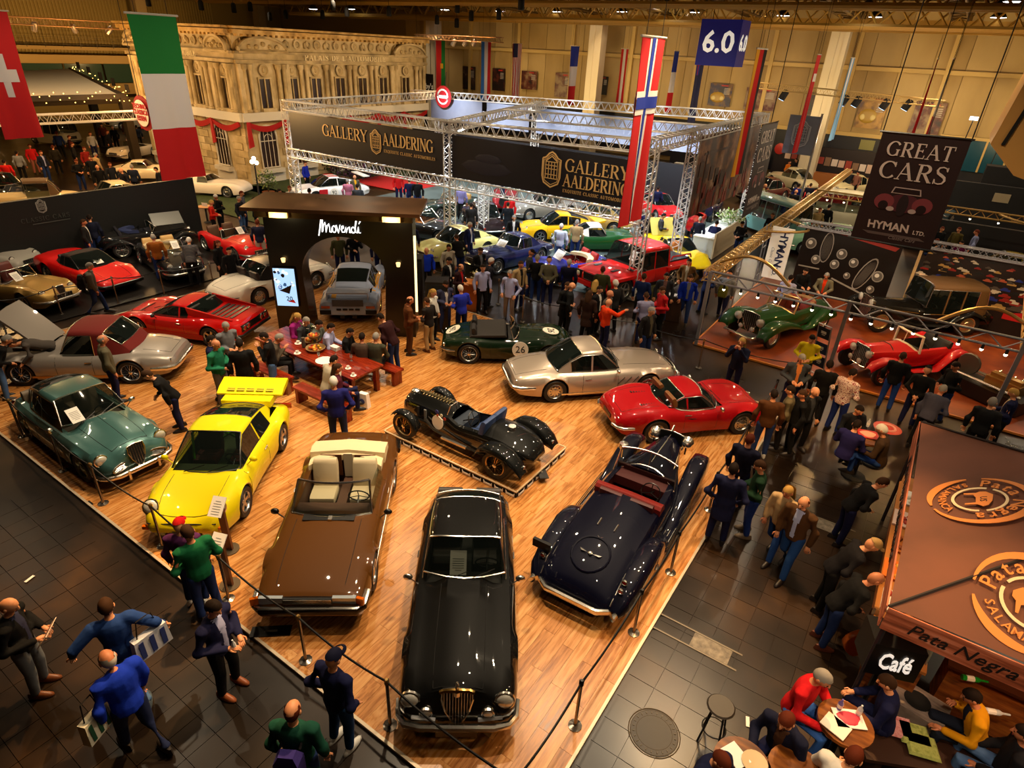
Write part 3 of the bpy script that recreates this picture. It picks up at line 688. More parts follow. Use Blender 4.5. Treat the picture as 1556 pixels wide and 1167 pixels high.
# --- red mid-engined berlinetta ---
S = dict(KDINO)
c = Car(S, 'red rounded mid-engined berlinetta at the right deck edge', *plw(S, (1121.8, 658.6), (993, 671), -1, DK), 'ac0610', z=DK, inner='2a160c', seat='7a4a1c')
c.lines((.2, .44), .6, (-.46, -.24), (.11, -.1)); c.handle(-.08, .9)
c.lamp(1.72, .58, .60, .1, tilt=.6); c.lamp(-2.04, .5, .58, .06, REDL, 'tail_light', -1); c.lamp(-2.06, .36, .58, .06, REDL, 'tail_light', -1)
c.bumper(-1, .44, .07, .04, .05, y0=-1, y1=-.55); c.bumper(-1, .44, .07, .04, .05, y0=.55, y1=1); c.bumper(1, .4, .06, .04, .05, y0=-1, y1=-.4); c.bumper(1, .4, .06, .04, .05, y0=.4, y1=1)
for i in range(6): c.box('engine_louvre', (-1.05-.07*i, .42, .815), (.04, .26, .012), DARK, mir=True)
for sg in (1, -1):
    b = MB(); b.poly([(.15, 0, 0), (-.5, .0, .07), (-.55, 0, -.07)], (0, .012, 0)); b.obj('side_scoop', DARK, c.root, False, (-.25, c.sidept(-.05, .7, sg).y, .58))
c.plate(-2.13, .5, .45, .1); c.mirrors(.12, .9); c.wipers(.15); c.done()

# --- dark green racing roadster 26 ---
S = dict(KRDS, L=3.95, w=1.55)
gr = paint('08200c')
c = Car(S, 'dark green racing roadster with white number roundels', *pl((868, 520), (673, 515), .5), gr, z=DK, inner='1a1613', steer=1)
c.lines((.11, .44), .55, (-.46, -.33), (.06, -.13))
c.bumper(-1, .4, .05, .03, .03, y0=-1, y1=-.6); c.lamp(-1.9, .55, .55, .05, REDL, 'tail_light', -1); c.lamp(1.75, .55, .6, .1)
def disc(P, N, r, txt, name='number_roundel', parent=None, up=(0, 0, 1), tx=.6):
    N = Vector(N).normalized(); u = Vector(up); u = (u-N*u.dot(N)).normalized(); s_ = u.cross(N)
    b = MB(); ring = [Vector(P)+N*.012+(s_*cos(a)+u*sin(a))*r for a in [2*pi*i/24 for i in range(24)]]; b.poly(ring, -N*.02)
    o = b.obj(name, M('efe6d4', .5), parent, False)
    if txt:
        t = text(txt, r*1.25, Vector(P)+N*.016, s_, u, M('0a0a0a', .5), 'number', o)
    return o
def text(s, size, P, right, upv, m, name='lettering', parent=None, depth=.004, align='CENTER', shear=0, bold=.0):
    cu = bpy.data.curves.new(name, 'FONT'); cu.body = s; cu.size = size; cu.align_x = align; cu.align_y = 'CENTER'; cu.extrude = depth; cu.shear = shear; cu.offset = bold*size
    cu.resolution_u = 2
    o = bpy.data.objects.new(name, cu); COL.objects.link(o); dg = bpy.context.evaluated_depsgraph_get()
    me = bpy.data.meshes.new_from_object(o.evaluated_get(dg)); bpy.data.objects.remove(o); me.materials.clear(); me.materials.append(m)
    o = bpy.data.objects.new(name, me); COL.objects.link(o)
    x = Vector(right).normalized(); y = Vector(upv).normalized(); z = x.cross(y)
    o.matrix_world = Matrix(((x.x, y.x, z.x, P[0]), (x.y, y.y, z.y, P[1]), (x.z, y.z, z.z, P[2]), (0, 0, 0, 1)))
    if parent: o.parent = parent
    return o
p = c.sidept(.09, .62, -1); disc(p+Vector((0, -.02, 0)), (0, -1, .12), .24, '26', parent=c.root)
disc(c.pt(.33, 0, .02), (.12, 0, 1), .25, '26', parent=c.root, up=(1, 0, 0)); disc(c.pt(-.42, .1, .02), (-.5, 0, 1), .24, '26', parent=c.root, up=(-1, 0, 0))
b = MB(); x0 = -.87; b.loft([[(x, y, z+.05*(1-abs(y)/.7)) for x, z in ((-.95, .80), (-.9, .86), (.1, .90), (.15, .84))] for y in (-.62, -.55, 0, .55, .62)]); b.obj('tonneau_cover', M('241f1c', .8), c.root, loc=(-.2, 0, 0)); c.done()

# --- grey convertible with dark red top, bonnet up ---
S = dict(KGT, L=4.7, w=1.75, H=1.42, cab=(.1, .03, -.17, -.30), qg=-.1, bp=(), rg=-.26, rim='wire', rp=.85, wr=.7, wrb=.66, crown=.06, cut=(.17, .43))
c = Car(S, 'silver-grey convertible with a dark red soft top and its bonnet up', *plw(S, (41, 585), (203, 582), 1, DK), M('9a938c', .33, .3, 1.0), z=DK, roofm=M('6a0d06', .85), inner='2a120c', rimc='b8bcc4')
c.lines(None, .5, (-.47, -.33), (.1, -.09)); c.handle(-.07)
c.bumper(-1, .42, .12, .05, .05, wrap=.3); c.bumper(1, .42, .12, .05, .05); c.lamp(2.2, .58, .6, .11); c.lamp(-2.27, .6, .58, .06, REDL, 'tail_light', -1)
c.box('sill_strip', (0, .865, .27), (2.2, .015, .05), M('b98a4a', .3, .8), mir=True)
b = MB(); b.loft([[(x, y, z-.05*abs(y)) for x, z in ((.1, .03), (.5, .5), (.95, .98), (.92, 1.01), (.46, .54), (.05, .06))] for y in (-.56, -.5, 0, .5, .56)]); b.obj('raised_bonnet', M('9a938c', .33, .3, 1.0), c.root, loc=(.75, 0, .88))
b = MB(); b.box((1.4, 0, .62), (1.25, 1.0, .2)); b.box((1.35, 0, .78), (.8, .3, .12), 0, 1); b.tube([(1.0, .25, .8), (1.7, .25, .8)], .06, 8, 1); b.tube([(1.0, -.25, .8), (1.7, -.25, .8)], .06, 8, 1); b.obj('engine_bay', [MATT, M('55524e', .35, .8)], c.root, False); c.done()

# --- red wedge-shaped mid-engined coupe ---
S = dict(KWDG, L=4.4, w=1.83)
rd = paint('c80c08')
c = Car(S, 'red wedge-shaped coupe with black engine louvres and flying buttresses', *pl((190, 474), (396, 500), .4), rd, z=DK, inner='1c1612', seat='2a2420')
c.lines((.22, .46), .55, None, (.13, -.09)); c.handle(-.05)
c.box('lower_body', (0, .895, .27), (2.0, .03, .16), M('a80d08', .4), mir=True)
for i in range(5): c.box('engine_louvre', (-1.08-.17*i, 0, .86-.004*i), (.1, 1.0, .02), BLACK)
for sg in (1, -1):
    b = MB(); b.poly([(-.42, 0, 1.09), (-1.9, 0, .86), (-1.9, 0, .80), (-.5, 0, .8)], (0, .06*sg, 0)); b.obj('buttress', rd, c.root, False, (0, sg*.62, 0))
c.box('rear_panel', (-2.19, 0, .62), (.04, 1.4, .2), BLACK); c.lamp(-2.215, .55, .62, .075, REDL, 'tail_light', -1); c.lamp(-2.215, .36, .62, .075, REDL, 'tail_light', -1)
c.bumper(-1, .42, .1, .04, .03, BLACK); c.box('bonnet_vent', (1.55, 0, .615), (.22, .8, .014), BLACK, tilt=.35); c.mirrors(.12, .9, BLACK); c.wipers(.16); c.done()

# --- white roadster with black top ---
S = dict(KRDS, L=4.55, w=1.78, xf=1.27, xr=-1.13, cab=(.10, .02, -.13, -.22), H=1.28, wr=.66, wrb=.7, qg=-.1, open=None, ws=None, rg=-.2)
c = Car(S, 'white fifties roadster with a black hardtop seen through the archway', *plw(S, (496, 443.5), (413.7, 469), -1, DK, mv=(-.6, 0)), 'efe6d6', z=DK, rim='slot', roofm=BLACK, inner='2a1a14')
c.lines((.12, .45), .55, (-.46, -.25), (.08, -.1)); c.bumper(-1, .45, .08, .04, .05); c.bumper(1, .45, .08, .04, .05); c.lamp(2.0, .6, .66, .11)
c.box('arch_eyebrow', (1.27, .88, .72), (.62, .05, .02), paint('efe6d6'), mir=True); c.box('arch_eyebrow', (-1.13, .88, .72), (.62, .05, .02), paint('efe6d6'), mir=True)
for i in range(4): c.box('side_vent', (.45+.1*i, .872, .6), (.06, .02, .14), DARK, mir=True)
c.done()

# --- pale blue and yellow wide racing coupe seen from behind ---
S = dict(K911, L=4.6, w=1.94, fo=0, F=[(-.5, .62), (-.49, .74), (-.4, .80), (-.28, .82), (-.1, .78), (.1, .78), (.22, .80), (.33, .80), (.41, .72), (.46, .58), (.49, .48), (.5, .4)],
    T=[(-.5, .60), (-.49, .7), (-.44, .74), (-.3, .86), (-.1, .88), (.1, .84), (.2, .78), (.3, .68), (.4, .56), (.46, .48), (.49, .42), (.5, .38)],
    W=[(-.5, .94), (-.47, .98), (-.4, 1), (-.27, 1), (-.15, .97), (-.05, .9), (.12, .9), (.22, .95), (.35, .95), (.45, .9), (.5, .8)], B=[(-.5, .3), (-.4, .16), (.4, .14), (.5, .16)], xf=1.25, xr=-1.1, wr=.56, wrb=.5, cab=(.2, .05, -.09, -.36), rg=-.26)
a1, a2 = G(487, 493, 0), G(575, 493, 0); md = (a1+a2)/2; hd = atan2((a2-a1).y, (a2-a1).x)+pi/2
lb = paint('9da9c4')
c = Car(S, 'pale blue and yellow wide-bodied racing coupe with a tail spoiler', md.x+2.3*cos(hd), md.y+2.3*sin(hd), degrees(hd), lb, z=DK, inner='1a1a1a', rimc='d0b060')
b = MB(); b.box((0, 0, 0), (.45, 1.34, .05)); b.box((0, .66, -.1), (.6, .03, .26)); b.box((0, -.66, -.1), (.6, .03, .26)); b.obj('tail_spoiler', lb, c.root, False, (-2.0, 0, 1.02))
b = MB(); b.box((0, 0, 0), (.03, 1.0, .22)); b.obj('intercooler_grille', M('3d424e', .5), c.root, False, (-2.31, 0, .72))
for y in (-.3, -.1, .1, .3): c.box('rear_vent', (-2.315, y, .5), (.03, .15, .06), DARK)
c.lamp(-2.3, .72, .58, .08, REDL, 'tail_light', -1, sq=(.28, .08)); c.box('air_outlet', (-2.31, .74, .4), (.03, .36, .14), DARK, mir=True)
yl = paint('e8a414')
for sg in (1, -1):
    b = MB(); b.poly([(-1.0, 0, .87), (.1, 0, .85), (.3, 0, .80), (-.9, 0, .815)], (0, .02*sg, .004)); 
    o = b.obj('yellow_stripe', yl, c.root, False, (0, sg*.80, .0)); b = MB()
    b.loft([[tuple(c.pt(-.3+.12*i, f, .006)) for f in (.72*sg, .84*sg, .93*sg)] for i in range(5)], ring=False); b.obj('yellow_wing_panel', yl, c.root)
b = MB(); b.loft([[tuple(c.pt(-.43+.03*i, f, .006)) for f in (.44, .52, .6)] for i in range(3)], ring=False); b.obj('yellow_panel', yl, c.root)
c.box('exhaust', (-2.3, .2, .25), (.12, .14, .1), M('3a3632', .4, .8), mir=True); c.done()
# ---------------- pre-war cars: narrow body, separate wings ----------------
def fender(c, pts, name='wing', m=None, sides=(1, -1), k=1.0):
    # pts: (x, yc, ztop, halfwidth, drop outside, drop inside)
    for sg in sides:
        b = MB(); secs = []
        for x, y, z, w, do, di in pts:
            secs.append([(x, sg*(y+w*a), z-max(0, q)*(do if a > 0 else di)-e) for a, q, e in ((-1.0, 1, 0), (-.97, .35, .03), (-.8, 0, .03), (-.45, 0, .005), (0, 0, 0), (.45, 0, .005), (.8, 0, .03), (.97, .35, .03), (1.0, 1, 0))])
        b.loft(secs, ring=False); b.obj(name, m or c.col, c.root, ang=60)
KPRE = spec(4.4, .98, 1.35, .36, .62, .8,
    [(-.5, .62), (-.48, .8), (-.4, .92), (-.25, .98), (0, 1.0), (.2, 1.02), (.36, 1.03), (.395, 1.02), (.40, .98)],
    [(-.5, .58), (-.48, .74), (-.4, .86), (-.25, .9), (0, .9), (.2, .9), (.36, .9), (.395, .9), (.40, .86)],
    [(-.5, .5), (-.46, .75), (-.36, .96), (-.2, 1), (0, 1), (.1, .9), (.36, .56), (.395, .54), (.4, .5)],
    [(-.5, .5), (-.4, .42), (.4, .38)], open=(-.2, .07), ws=(.08, .05, 1.32, .8), oprow=2, rim='wire', wbelt=.9, arch=.1, ang=30)
def prewar(label, P, col, S, wy, lampr=.11, **kw):
    c = Car(dict(S, track=1, custom=True, R=.0001), label, *P, col, **{k: v for k, v in kw.items() if k in ('z', 'lod', 'group', 'name')})
    for o in list(c.root.children_recursive): bpy.data.objects.remove(o)
    c.S = dict(S); c.body()
    if c.S.get('open'): c.cockpit()
    tw = S.get('tw', .14); t, r = wheel_mesh(S['R'], tw, S.get('rim', 'wire'), S.get('rimc', 'c9c6c0'))
    for xa in (S['xf'], S['xr']):
        for sg in (1, -1):
            o = mobj('wheel', t, c.root, (xa, sg*wy, S['R'])); q = mobj('rim', r, o); o.rotation_euler[2] = pi if sg > 0 else 0
    return c

# --- dark blue long-tailed tourer ---
nb = paint('04051a', .1)
a = G(868, 900, .55); h_ = G(1026, 664, .85); d_ = h_-a; hd = atan2(d_.y, d_.x); md = (a+h_)/2
S = dict(KPRE, L=5.0, w=1.45, R=.38, xf=1.75, xr=-1.35, rimc='20202a', seat='4a0a06', inner='420906', open=(-.06, .13), ws=(.15, .17, 1.36, .80, 1), hl=0, seatd=.62, wbelt=.96, stz=.08, steer=-1,
    T=[(-.5, .42), (-.49, .52), (-.46, .66), (-.38, .84), (-.25, .97), (-.1, 1.04), (.1, 1.06), (.2, 1.08), (.40, 1.10), (.43, 1.08), (.435, 1.0)],
    F=[(-.5, .38), (-.49, .48), (-.46, .60), (-.38, .76), (-.25, .88), (-.1, .93), (.1, .94), (.2, .95), (.40, .95), (.43, .94), (.435, .9)],
    W=[(-.5, .80), (-.48, .88), (-.44, .94), (-.3, 1.0), (-.1, 1.0), (.05, .99), (.15, .92), (.3, .60), (.41, .42), (.43, .40), (.435, .36)], B=[(-.5, .3), (-.4, .3), (.43, .4)])
c = prewar('dark midnight-blue long-tailed tourer with a dark red interior beside the right barrier', (md.x, md.y, degrees(hd)), nb, S, .74, z=DK)
fender(c, [(-2.46, .70, .42, .12, .12, .1), (-2.3, .74, .60, .17, .25, .2), (-1.9, .77, .78, .19, .45, .3), (-1.35, .79, .88, .19, .62, .3), (-.9, .79, .80, .18, .5, .3), (-.55, .78, .58, .16, .26, .2), (-.3, .77, .42, .14, .08, .08), (-.15, .77, .37, .14, .04, .04)])
fender(c, [(2.42, .72, .56, .10, .08, .08), (2.36, .72, .70, .15, .2, .2), (2.15, .73, .86, .19, .34, .3), (1.75, .74, .93, .20, .34, .3), (1.3, .75, .84, .19, .3, .3), (.8, .76, .66, .17, .2, .2), (.3, .77, .48, .15, .1, .1), (0, .77, .38, .14, .05, .05), (-.15, .77, .36, .14, .04, .04)])
b = MB(); b.box((-.05, 0, 0), (1.5, .3, .05))
for i in range(4): b.box((-.05, -.105+.07*i, .03), (1.45, .014, .012), 0, 1)
for sg in (1, -1): b.obj('running_board', [nb, CHROME], c.root, False, (0, sg*.80, .34))
for sg in (1, -1):
    b = MB()
    for i in range(4): b.tube([(.75-.0*i, 0, .52-.07*i), (-.55, .0, .46-.07*i)], .012, 4)
    b.obj('side_strip', CHROME, c.root, loc=(0, sg*.955, 0))
c.headpod(2.2, .36, 1.0, .13); c.headpod(2.3, .2, .72, .08)
c.grille(2.21, .76, .56, .7, 11, shape='shield')
c.tubes('bonnet_hinge', CHROME, [[c.pt(t, 0, .01) for t in (.18, .25, .33, .42)]], .012); c.tubes('mascot', CHROME, [[(2.2, 0, 1.1), (2.22, 0, 1.24)], [(2.14, 0, 1.2), (2.26, 0, 1.26)]], .02)
P = c.bumper(-1, .36, .12, .05, .06, wrap=.45, wf=1.12)
b = MB(); ring = [(-1.88+.33*cos(a), .33*sin(a)) for a in [2*pi*i/20 for i in range(20)]]
b.tube([(x, y, c.topz(x/c.L, y)+.005) for x, y in ring], .02, 5, closed=True); b.obj('spare_wheel_cover', nb, c.root)
b = MB(); x = -1.9; z = c.topz(x/c.L, 0)+.02
b.ball((x, 0, z), (.05, .05, .035), 8, 5); b.poly([(x-.02, .05, z), (x+.03, .20, z-.01), (x-.02, .17, z-.01)], (0, 0, .02)); b.poly([(x-.02, -.05, z), (x+.03, -.20, z-.01), (x-.02, -.17, z-.01)], (0, 0, .02)); b.obj('wing_badge', CHROME, c.root)
b = MB(); b.poly([(-1.56, 0, 0), (-1.5, .06, 0), (-1.54, 0, 0.0), (-1.5, -.06, 0)], (0, 0, .015)); b.obj('tail_emblem', CHROME, c.root, False, (0, 0, c.topz(-1.55/c.L, 0)))
c.tubes('hinge', CHROME, [[(-1.3, y, c.topz(-.26, .1)+.012), (-1.12, y, c.topz(-.225, .1)+.012)] for y in (-.16, .16)], .014)
for sg in (1, -1):
    for px, pz in ((-2.1, .72), (-2.25, .66)): c.lamp(px, .72*sg, pz+.04, .045, REDL, 'tail_light', -1, both=False)
c.tubes('wing_rail', CHROME, [[(-2.43, .64, .47), (-2.2, .66, .65), (-1.9, .66, .76)]], .01, True)
b = MB(); b.box((0, 0, 0), (.06, .34, .16)); b.obj('number_plate', BLACK, c.root, False, (-2.15, .80, .82))
b = MB(); b.loft([[(x, y, z-.03*abs(y)) for x, z in ((-.34, .84), (-.35, 1.02), (-.30, 1.07), (-.2, 1.07), (-.1, 1.0), (-.02, .8))] for y in (-.66, -.6, 0, .6, .66)]); b.obj('backrest_roll', M('7a140a', .4), c.root)
b = MB(); b.box((0, 0, 0), (.06, 1.2, .2)); b.obj('dashboard', M('2a0b08', .4), c.root, False, (.66, 0, .92))
b = MB(); b.lathe([(.0, .06), (.09, .05), (.1, 0), (.1, -.05)], 12); b.tube([(0, 0, -.05), (0, 0, -.3)], .02, 5); b.obj('wing_mirror', CHROME, c.root, loc=(.9, .62, 1.26)); c.done()

# --- black cycle-winged racer on its own plinth ---
bk = paint('070807')
S = dict(KPRE, L=3.9, w=.95, R=.33, tw=.17, xf=1.3, xr=-1.27, rim='wire', rimc='c0a070', seat='2a3f6a', inner='1d2836', open=(-.17, .05), ws=None, seatd=.55, oprow=2, stz=.22,
    T=[(-.5, .5), (-.48, .62), (-.42, .76), (-.3, .88), (-.18, .9), (0, .86), (.07, .92), (.2, .94), (.38, .9), (.43, .8), (.45, .6)],
    F=[(-.5, .48), (-.48, .6), (-.42, .7), (-.3, .8), (-.18, .78), (0, .70), (.07, .80), (.2, .80), (.38, .76), (.43, .7), (.45, .56)],
    W=[(-.5, .5), (-.46, .8), (-.36, 1.05), (-.2, 1.05), (0, .95), (.1, .88), (.3, .72), (.42, .6), (.45, .4)], B=[(-.5, .42), (-.3, .3), (.45, .32)])
PX, PZ = G(580, 668, 0), .22
c = prewar('black open two-seat racer with separate wings on the low timber plinth', plw(dict(S, w=1.5), (617.6, 664), (752.5, 724), 1, PZ), bk, S, .66, z=PZ)
arc = lambda xc, a0, a1, y, w, R=.42: [(xc+R*cos(radians(a0+(a1-a0)*i/8)), y, S['R']+R*sin(radians(a0+(a1-a0)*i/8)), w*(.75 if i in (0, 8) else 1), .06, .06) for i in range(9)]
fender(c, arc(1.3, 20, 175, .67, .12), 'cycle_wing')
fender(c, [(-.72, .64, .42, .12, .06, .06), (-.85, .64, .66, .16, .1, .2), (-1.05, .65, .80, .19, .14, .3), (-1.3, .66, .84, .2, .16, .3), (-1.6, .66, .78, .2, .14, .3), (-1.85, .66, .60, .18, .1, .2), (-1.98, .66, .40, .15, .06, .06)])
b = MB()
for i in range(10): b.tube([(.45+.085*i, -.1, .95-.002*i), (.45+.085*i, .1, .95-.002*i)], .02, 5)
b.box((.85, 0, .94), (1.0, .07, .05)); b.obj('bonnet_louvres', M('8a7a58', .25, .9), c.root)
b = MB(); b.ball((1.52, 0, .84), (.14, .12, .1), 8, 6); b.obj('radiator_cap', CHROME, c.root)
p = c.sidept(.13, .62, 1); disc(p+Vector((0, .03, 0)), (.1, 1, .1), .17, None, parent=c.root)
for i, (dx, dz, cc, r) in enumerate(((.0, .27, '2a2f7a', .05), (-.13, .22, 'e8dcc0', .04), (-.14, .1, 'e8e0d0', .035), (-.22, .16, 'a02a20', .04), (-.02, .19, 'b04a20', .03))):
    q = p+Vector((dx+.02, .025, dz)); b = MB(); b.poly([q+Vector((r*cos(a), 0, r*sin(a))) for a in [2*pi*k/10 for k in range(10)]], (0, .012, 0)); b.obj('sticker', M(cc, .5), c.root, False)
c.box('exhaust_shield', (-.05, .56, .34), (.7, .06, .05), M('b9b6b0', .25, .9)); c.box('louvre_panel', (.9, .40, .62), (.06, .03, .3), M('8a8a88', .4, .5)); c.box('louvre_panel', (1.15, .36, .62), (.05, .03, .26), M('3a3a3a', .4, .5))
c.tubes('front_axle', M('4a4844', .4, .8), [[(1.3, -.62, .34), (1.3, .62, .34)], [(1.6, -.3, .4), (.8, -.38, .42)], [(1.6, .3, .4), (.8, .38, .42)]], .03)
c.tubes('aero_screen', CHROME, [[(.25, .08, .9), (.2, .1, 1.1), (.2, .36, 1.1), (.25, .4, .88)]], .012)
c.tubes('exhaust_pipe', M('7a756c', .3, .9), [[(.9, .42, .55), (.6, .5, .42), (-.2, .52, .32), (-1.2, .5, .3)]], .035)
c.lamp(-1.93, .6, .5, .04, REDL, 'tail_light', -1); c.lamp(1.2, .36, .70, .0) if False else None
b = MB(); b.tube([(-.62, .25, .9), (-.62, .25, 1.0)], .09, 8); b.obj('fuel_cap', CHROME, c.root, loc=(-.6, -.25, -.05)); c.done()
# plinth
a, b_, d_ = G(580, 668, 0), G(790, 757, 0), G(857, 690, 0)
x0, x1, y0, y1 = a.x, (b_.x+d_.x)/2, (a.y+b_.y)/2, d_.y
pt_ = thing('display_plinth', 'low timber display plinth with a black and white edge under the black racer', 'plinth', ((x0+x1)/2, (y0+y1)/2, DK))
pw, pd = x1-x0, y1-y0
WOOD = noisemat('oak_laminate', ['8a5022', 'c07e3e', 'dca464'], 2.2, (.2, .36), stretch=(9, .9, 1), rnd=.17)
b = MB(); b.box((0, 0, .08), (pw-.02, pd-.02, .16)); b.obj('plinth_box', MATT, pt_, False)
nb_ = int(pw/.2)
me = MB(); me.box((0, 0, 0), (pw/nb_-.004, pd-.05, .016)); me = me.mesh('board', WOOD, False)
for i in range(nb_): mobj('board', me, pt_, (-pw/2+pw/nb_*(i+.5), 0, .167))
b = MB()
for s_ in (-1, 1): b.box((0, s_*pd/2, .165), (pw+.02, .03, .025)); b.box((s_*pw/2, 0, .165), (.03, pd+.02, .025))
b.obj('edge_trim', M('e0c49a', .5), pt_, False)
n = 13
for i in range(n):
    b = MB(); b.poly([(-.11, 0, -.045), (-.11, 0, .05), (-.08, 0, -.0), (.08, 0, -.0), (.11, 0, .05), (.11, 0, -.045)], (0, -.01, 0)); b.obj('edge_logo', WHITE, pt_, False, (-pw/2+pw*(i+.5)/n, -pd/2-.012, .075))
for i in range(6):
    b = MB(); b.poly([(0, -.11, -.045), (0, -.11, .05), (0, -.08, 0), (0, .08, 0), (0, .11, .05), (0, .11, -.045)], (.01, 0, 0)); b.obj('edge_logo', WHITE, pt_, False, (pw/2+.012, -pd/2+pd*(i+.5)/6, .075))

# --- red slab-windscreen tourer (right stand) ---
S = dict(KPRE, L=4.1, w=1.05, R=.40, xf=1.35, xr=-1.3, rimc='b03a28', seat='1a1412', inner='141010', open=(-.28, .03), ws=(.05, .04, 1.36, .85, 1), wsr=.04, trim=M('ece0c8', .4), wbelt=.95)
rd2 = paint('b80a12')
c = prewar('red vintage open tourer with red wire wheels and a cream windscreen frame', pl((1285, 548), (1455, 530), .6), rd2, S, .68, z=DK)
fender(c, [(2.0, .68, .62, .12, .1, .1), (1.85, .68, .80, .15, .16, .16), (1.5, .68, .90, .16, .1, .2), (1.1, .68, .86, .16, .1, .2), (.7, .68, .62, .15, .08, .1), (.35, .68, .42, .14, .05, .05), (-.6, .68, .36, .14, .05, .05), (-.85, .68, .60, .14, .06, .1), (-1.1, .68, .84, .15, .1, .2), (-1.4, .68, .92, .16, .12, .2), (-1.75, .68, .8, .15, .1, .2), (-1.98, .68, .5, .13, .06, .06)])
c.headpod(1.72, .3, .86, .12); c.headpod(1.86, .17, .62, .08); c.grille(1.68, .72, .52, .62, 9); c.tubes('bonnet_strap', M('3a2010', .6), [[c.pt(.2, q, .008) for q in (-.99, -.6, -.3, 0, .3, .6, .99)]], .016); c.done()
# --- dark green drophead (right stand) ---
S = dict(KPRE, L=4.6, w=1.3, R=.37, xf=1.6, xr=-1.4, rim='disc', seat='7a2412', inner='6a1e10', open=(-.26, .07), ws=(.1, .05, 1.4, .8, 1), wsr=.028, trim=M('c9a878', .3, .6), hood='8a6a44')
c = prewar('dark green open drophead with tan-framed windscreen on the red-brown floor', pl((1125, 500), (1245, 462), .6), '0f3a10', S, .74, z=DK)
fender(c, [(2.25, .74, .50, .16, .1, .1), (2.15, .74, .72, .21, .2, .2), (1.85, .74, .88, .23, .26, .3), (1.5, .74, .92, .23, .26, .3), (1.0, .74, .84, .22, .2, .3), (.4, .74, .66, .2, .16, .2), (0, .74, .42, .17, .06, .06), (-.6, .74, .38, .16, .06, .06), (-.9, .72, .64, .18, .2, .2), (-1.4, .72, .86, .2, .4, .3), (-1.9, .70, .74, .19, .3, .2), (-2.2, .66, .5, .15, .1, .1)])
c.headpod(1.95, .42, .84, .14); c.grille(1.88, .72, .66, .66, 9, shape='shield'); c.bumper(1, .42, .09, .04, .12, wf=1.4); c.lamp(2.02, .22, .56, .08); c.lines((.1, .38), .5); c.done()
# --- black and brown vintage saloon (right stand) ---
S = dict(KPRE, L=4.9, w=1.4, R=.42, xf=1.75, xr=-1.35, rim='disc', rimc='d8c8a0', H=1.78, cab=(.06, .045, -.36, -.40), wr=.88, wrb=.85, wbelt=.98, qg=-.3, bp=(-.08, -.2), cf=.02, cr=.03, open=None, ws=None, crown=.02, roofm=M('5a3c14', .7),
    W=[(-.5, .6), (-.46, .9), (-.36, 1), (-.2, 1), (.05, 1), (.1, .9), (.36, .5), (.395, .5), (.4, .46)])
c = prewar('long black vintage saloon with a brown fabric roof behind the red tourer', pl((1305, 462), (1492, 470), .8), '0c0a08', S, .72, z=DK)
c.cabin()
fender(c, [(2.3, .72, .55, .12, .1, .1), (2.15, .72, .80, .15, .1, .1), (1.75, .72, .96, .17, .1, .2), (1.3, .72, .82, .16, .1, .2), (.8, .72, .5, .15, .06, .06), (.5, .72, .4, .15, .05, .05), (-.6, .72, .38, .15, .05, .05), (-.9, .72, .7, .15, .1, .2), (-1.35, .72, .95, .17, .12, .2), (-1.8, .72, .78, .16, .1, .2), (-2.05, .72, .5, .14, .1, .1)])
c.headpod(2.05, .36, .95, .14); c.grille(2.0, .74, .62, .7, 9); c.tubes('side_moulding', M('b08a3a', .3, .8), [[c.pt(t, .98, .01) for t in (-.4, -.2, 0, .1, .25, .38)]], .012, True); c.done()
# bare show chassis
e_ = G(1504, 590, .4)
t = thing('show_chassis', 'bare polished engine and chassis on a black stand behind the tent', 'engine', (e_.x, e_.y, DK), radians(-30))
b = MB(); b.box((0, 0, .25), (2.0, .8, .42)); b.obj('stand', BLACK, t, False)
b = MB(); b.box((.3, 0, .62), (.9, .4, .3)); b.box((.3, 0, .82), (.8, .2, .12)); b.obj('engine_block', M('b08a50', .3, .9), t, False)
b = MB()
for i in range(5): b.tube([(-.1+.2*i, .2, .7), (-.1+.2*i, .42, .78), (-.1+.2*i, .45, .6)], .035, 6)
b.tube([(-.95, .3, .56), (.9, .3, .56)], .04, 6); b.tube([(-.95, -.3, .56), (.9, -.3, .56)], .04, 6); b.obj('exhaust_manifold', CHROME, t)
b = MB(); b.lathe([(.3, -.05), (.32, 0), (.3, .05)], 14, (-.75, 0, .8), 'y', 0); b.obj('flywheel', M('6a6660', .4, .7), t)

# ---------------- cars on the other stands ----------------
def bg(S, label, n, t, col, z=.5, lod=1, bump=True, mv=(0, 0), **ov):
    P = pl(n, t, z); P = (P[0]+mv[0], P[1]+mv[1], P[2]); c = Car(S, label, *P, col, lod=lod, **ov)
    if bump:
        S = c.S; L = c.L/2
        c.bumper(1, .42, .08, .04, .05); c.bumper(-1, .45, .08, .04, .05)
        zf = c.fF(.44); c.lamp(c.L*.44, c.hw*.62, zf-.05, .1); c.lamp(-c.L*.49, c.hw*.6, c.fF(-.48)-.06, .06, REDL, 'tail_light', -1)
        c.grille(c.L*.5+.01, (c.fB(.48)+c.fT(.5))/2+.12, .6, .2, 7)
    return c
OPEN = dict(KRDS)
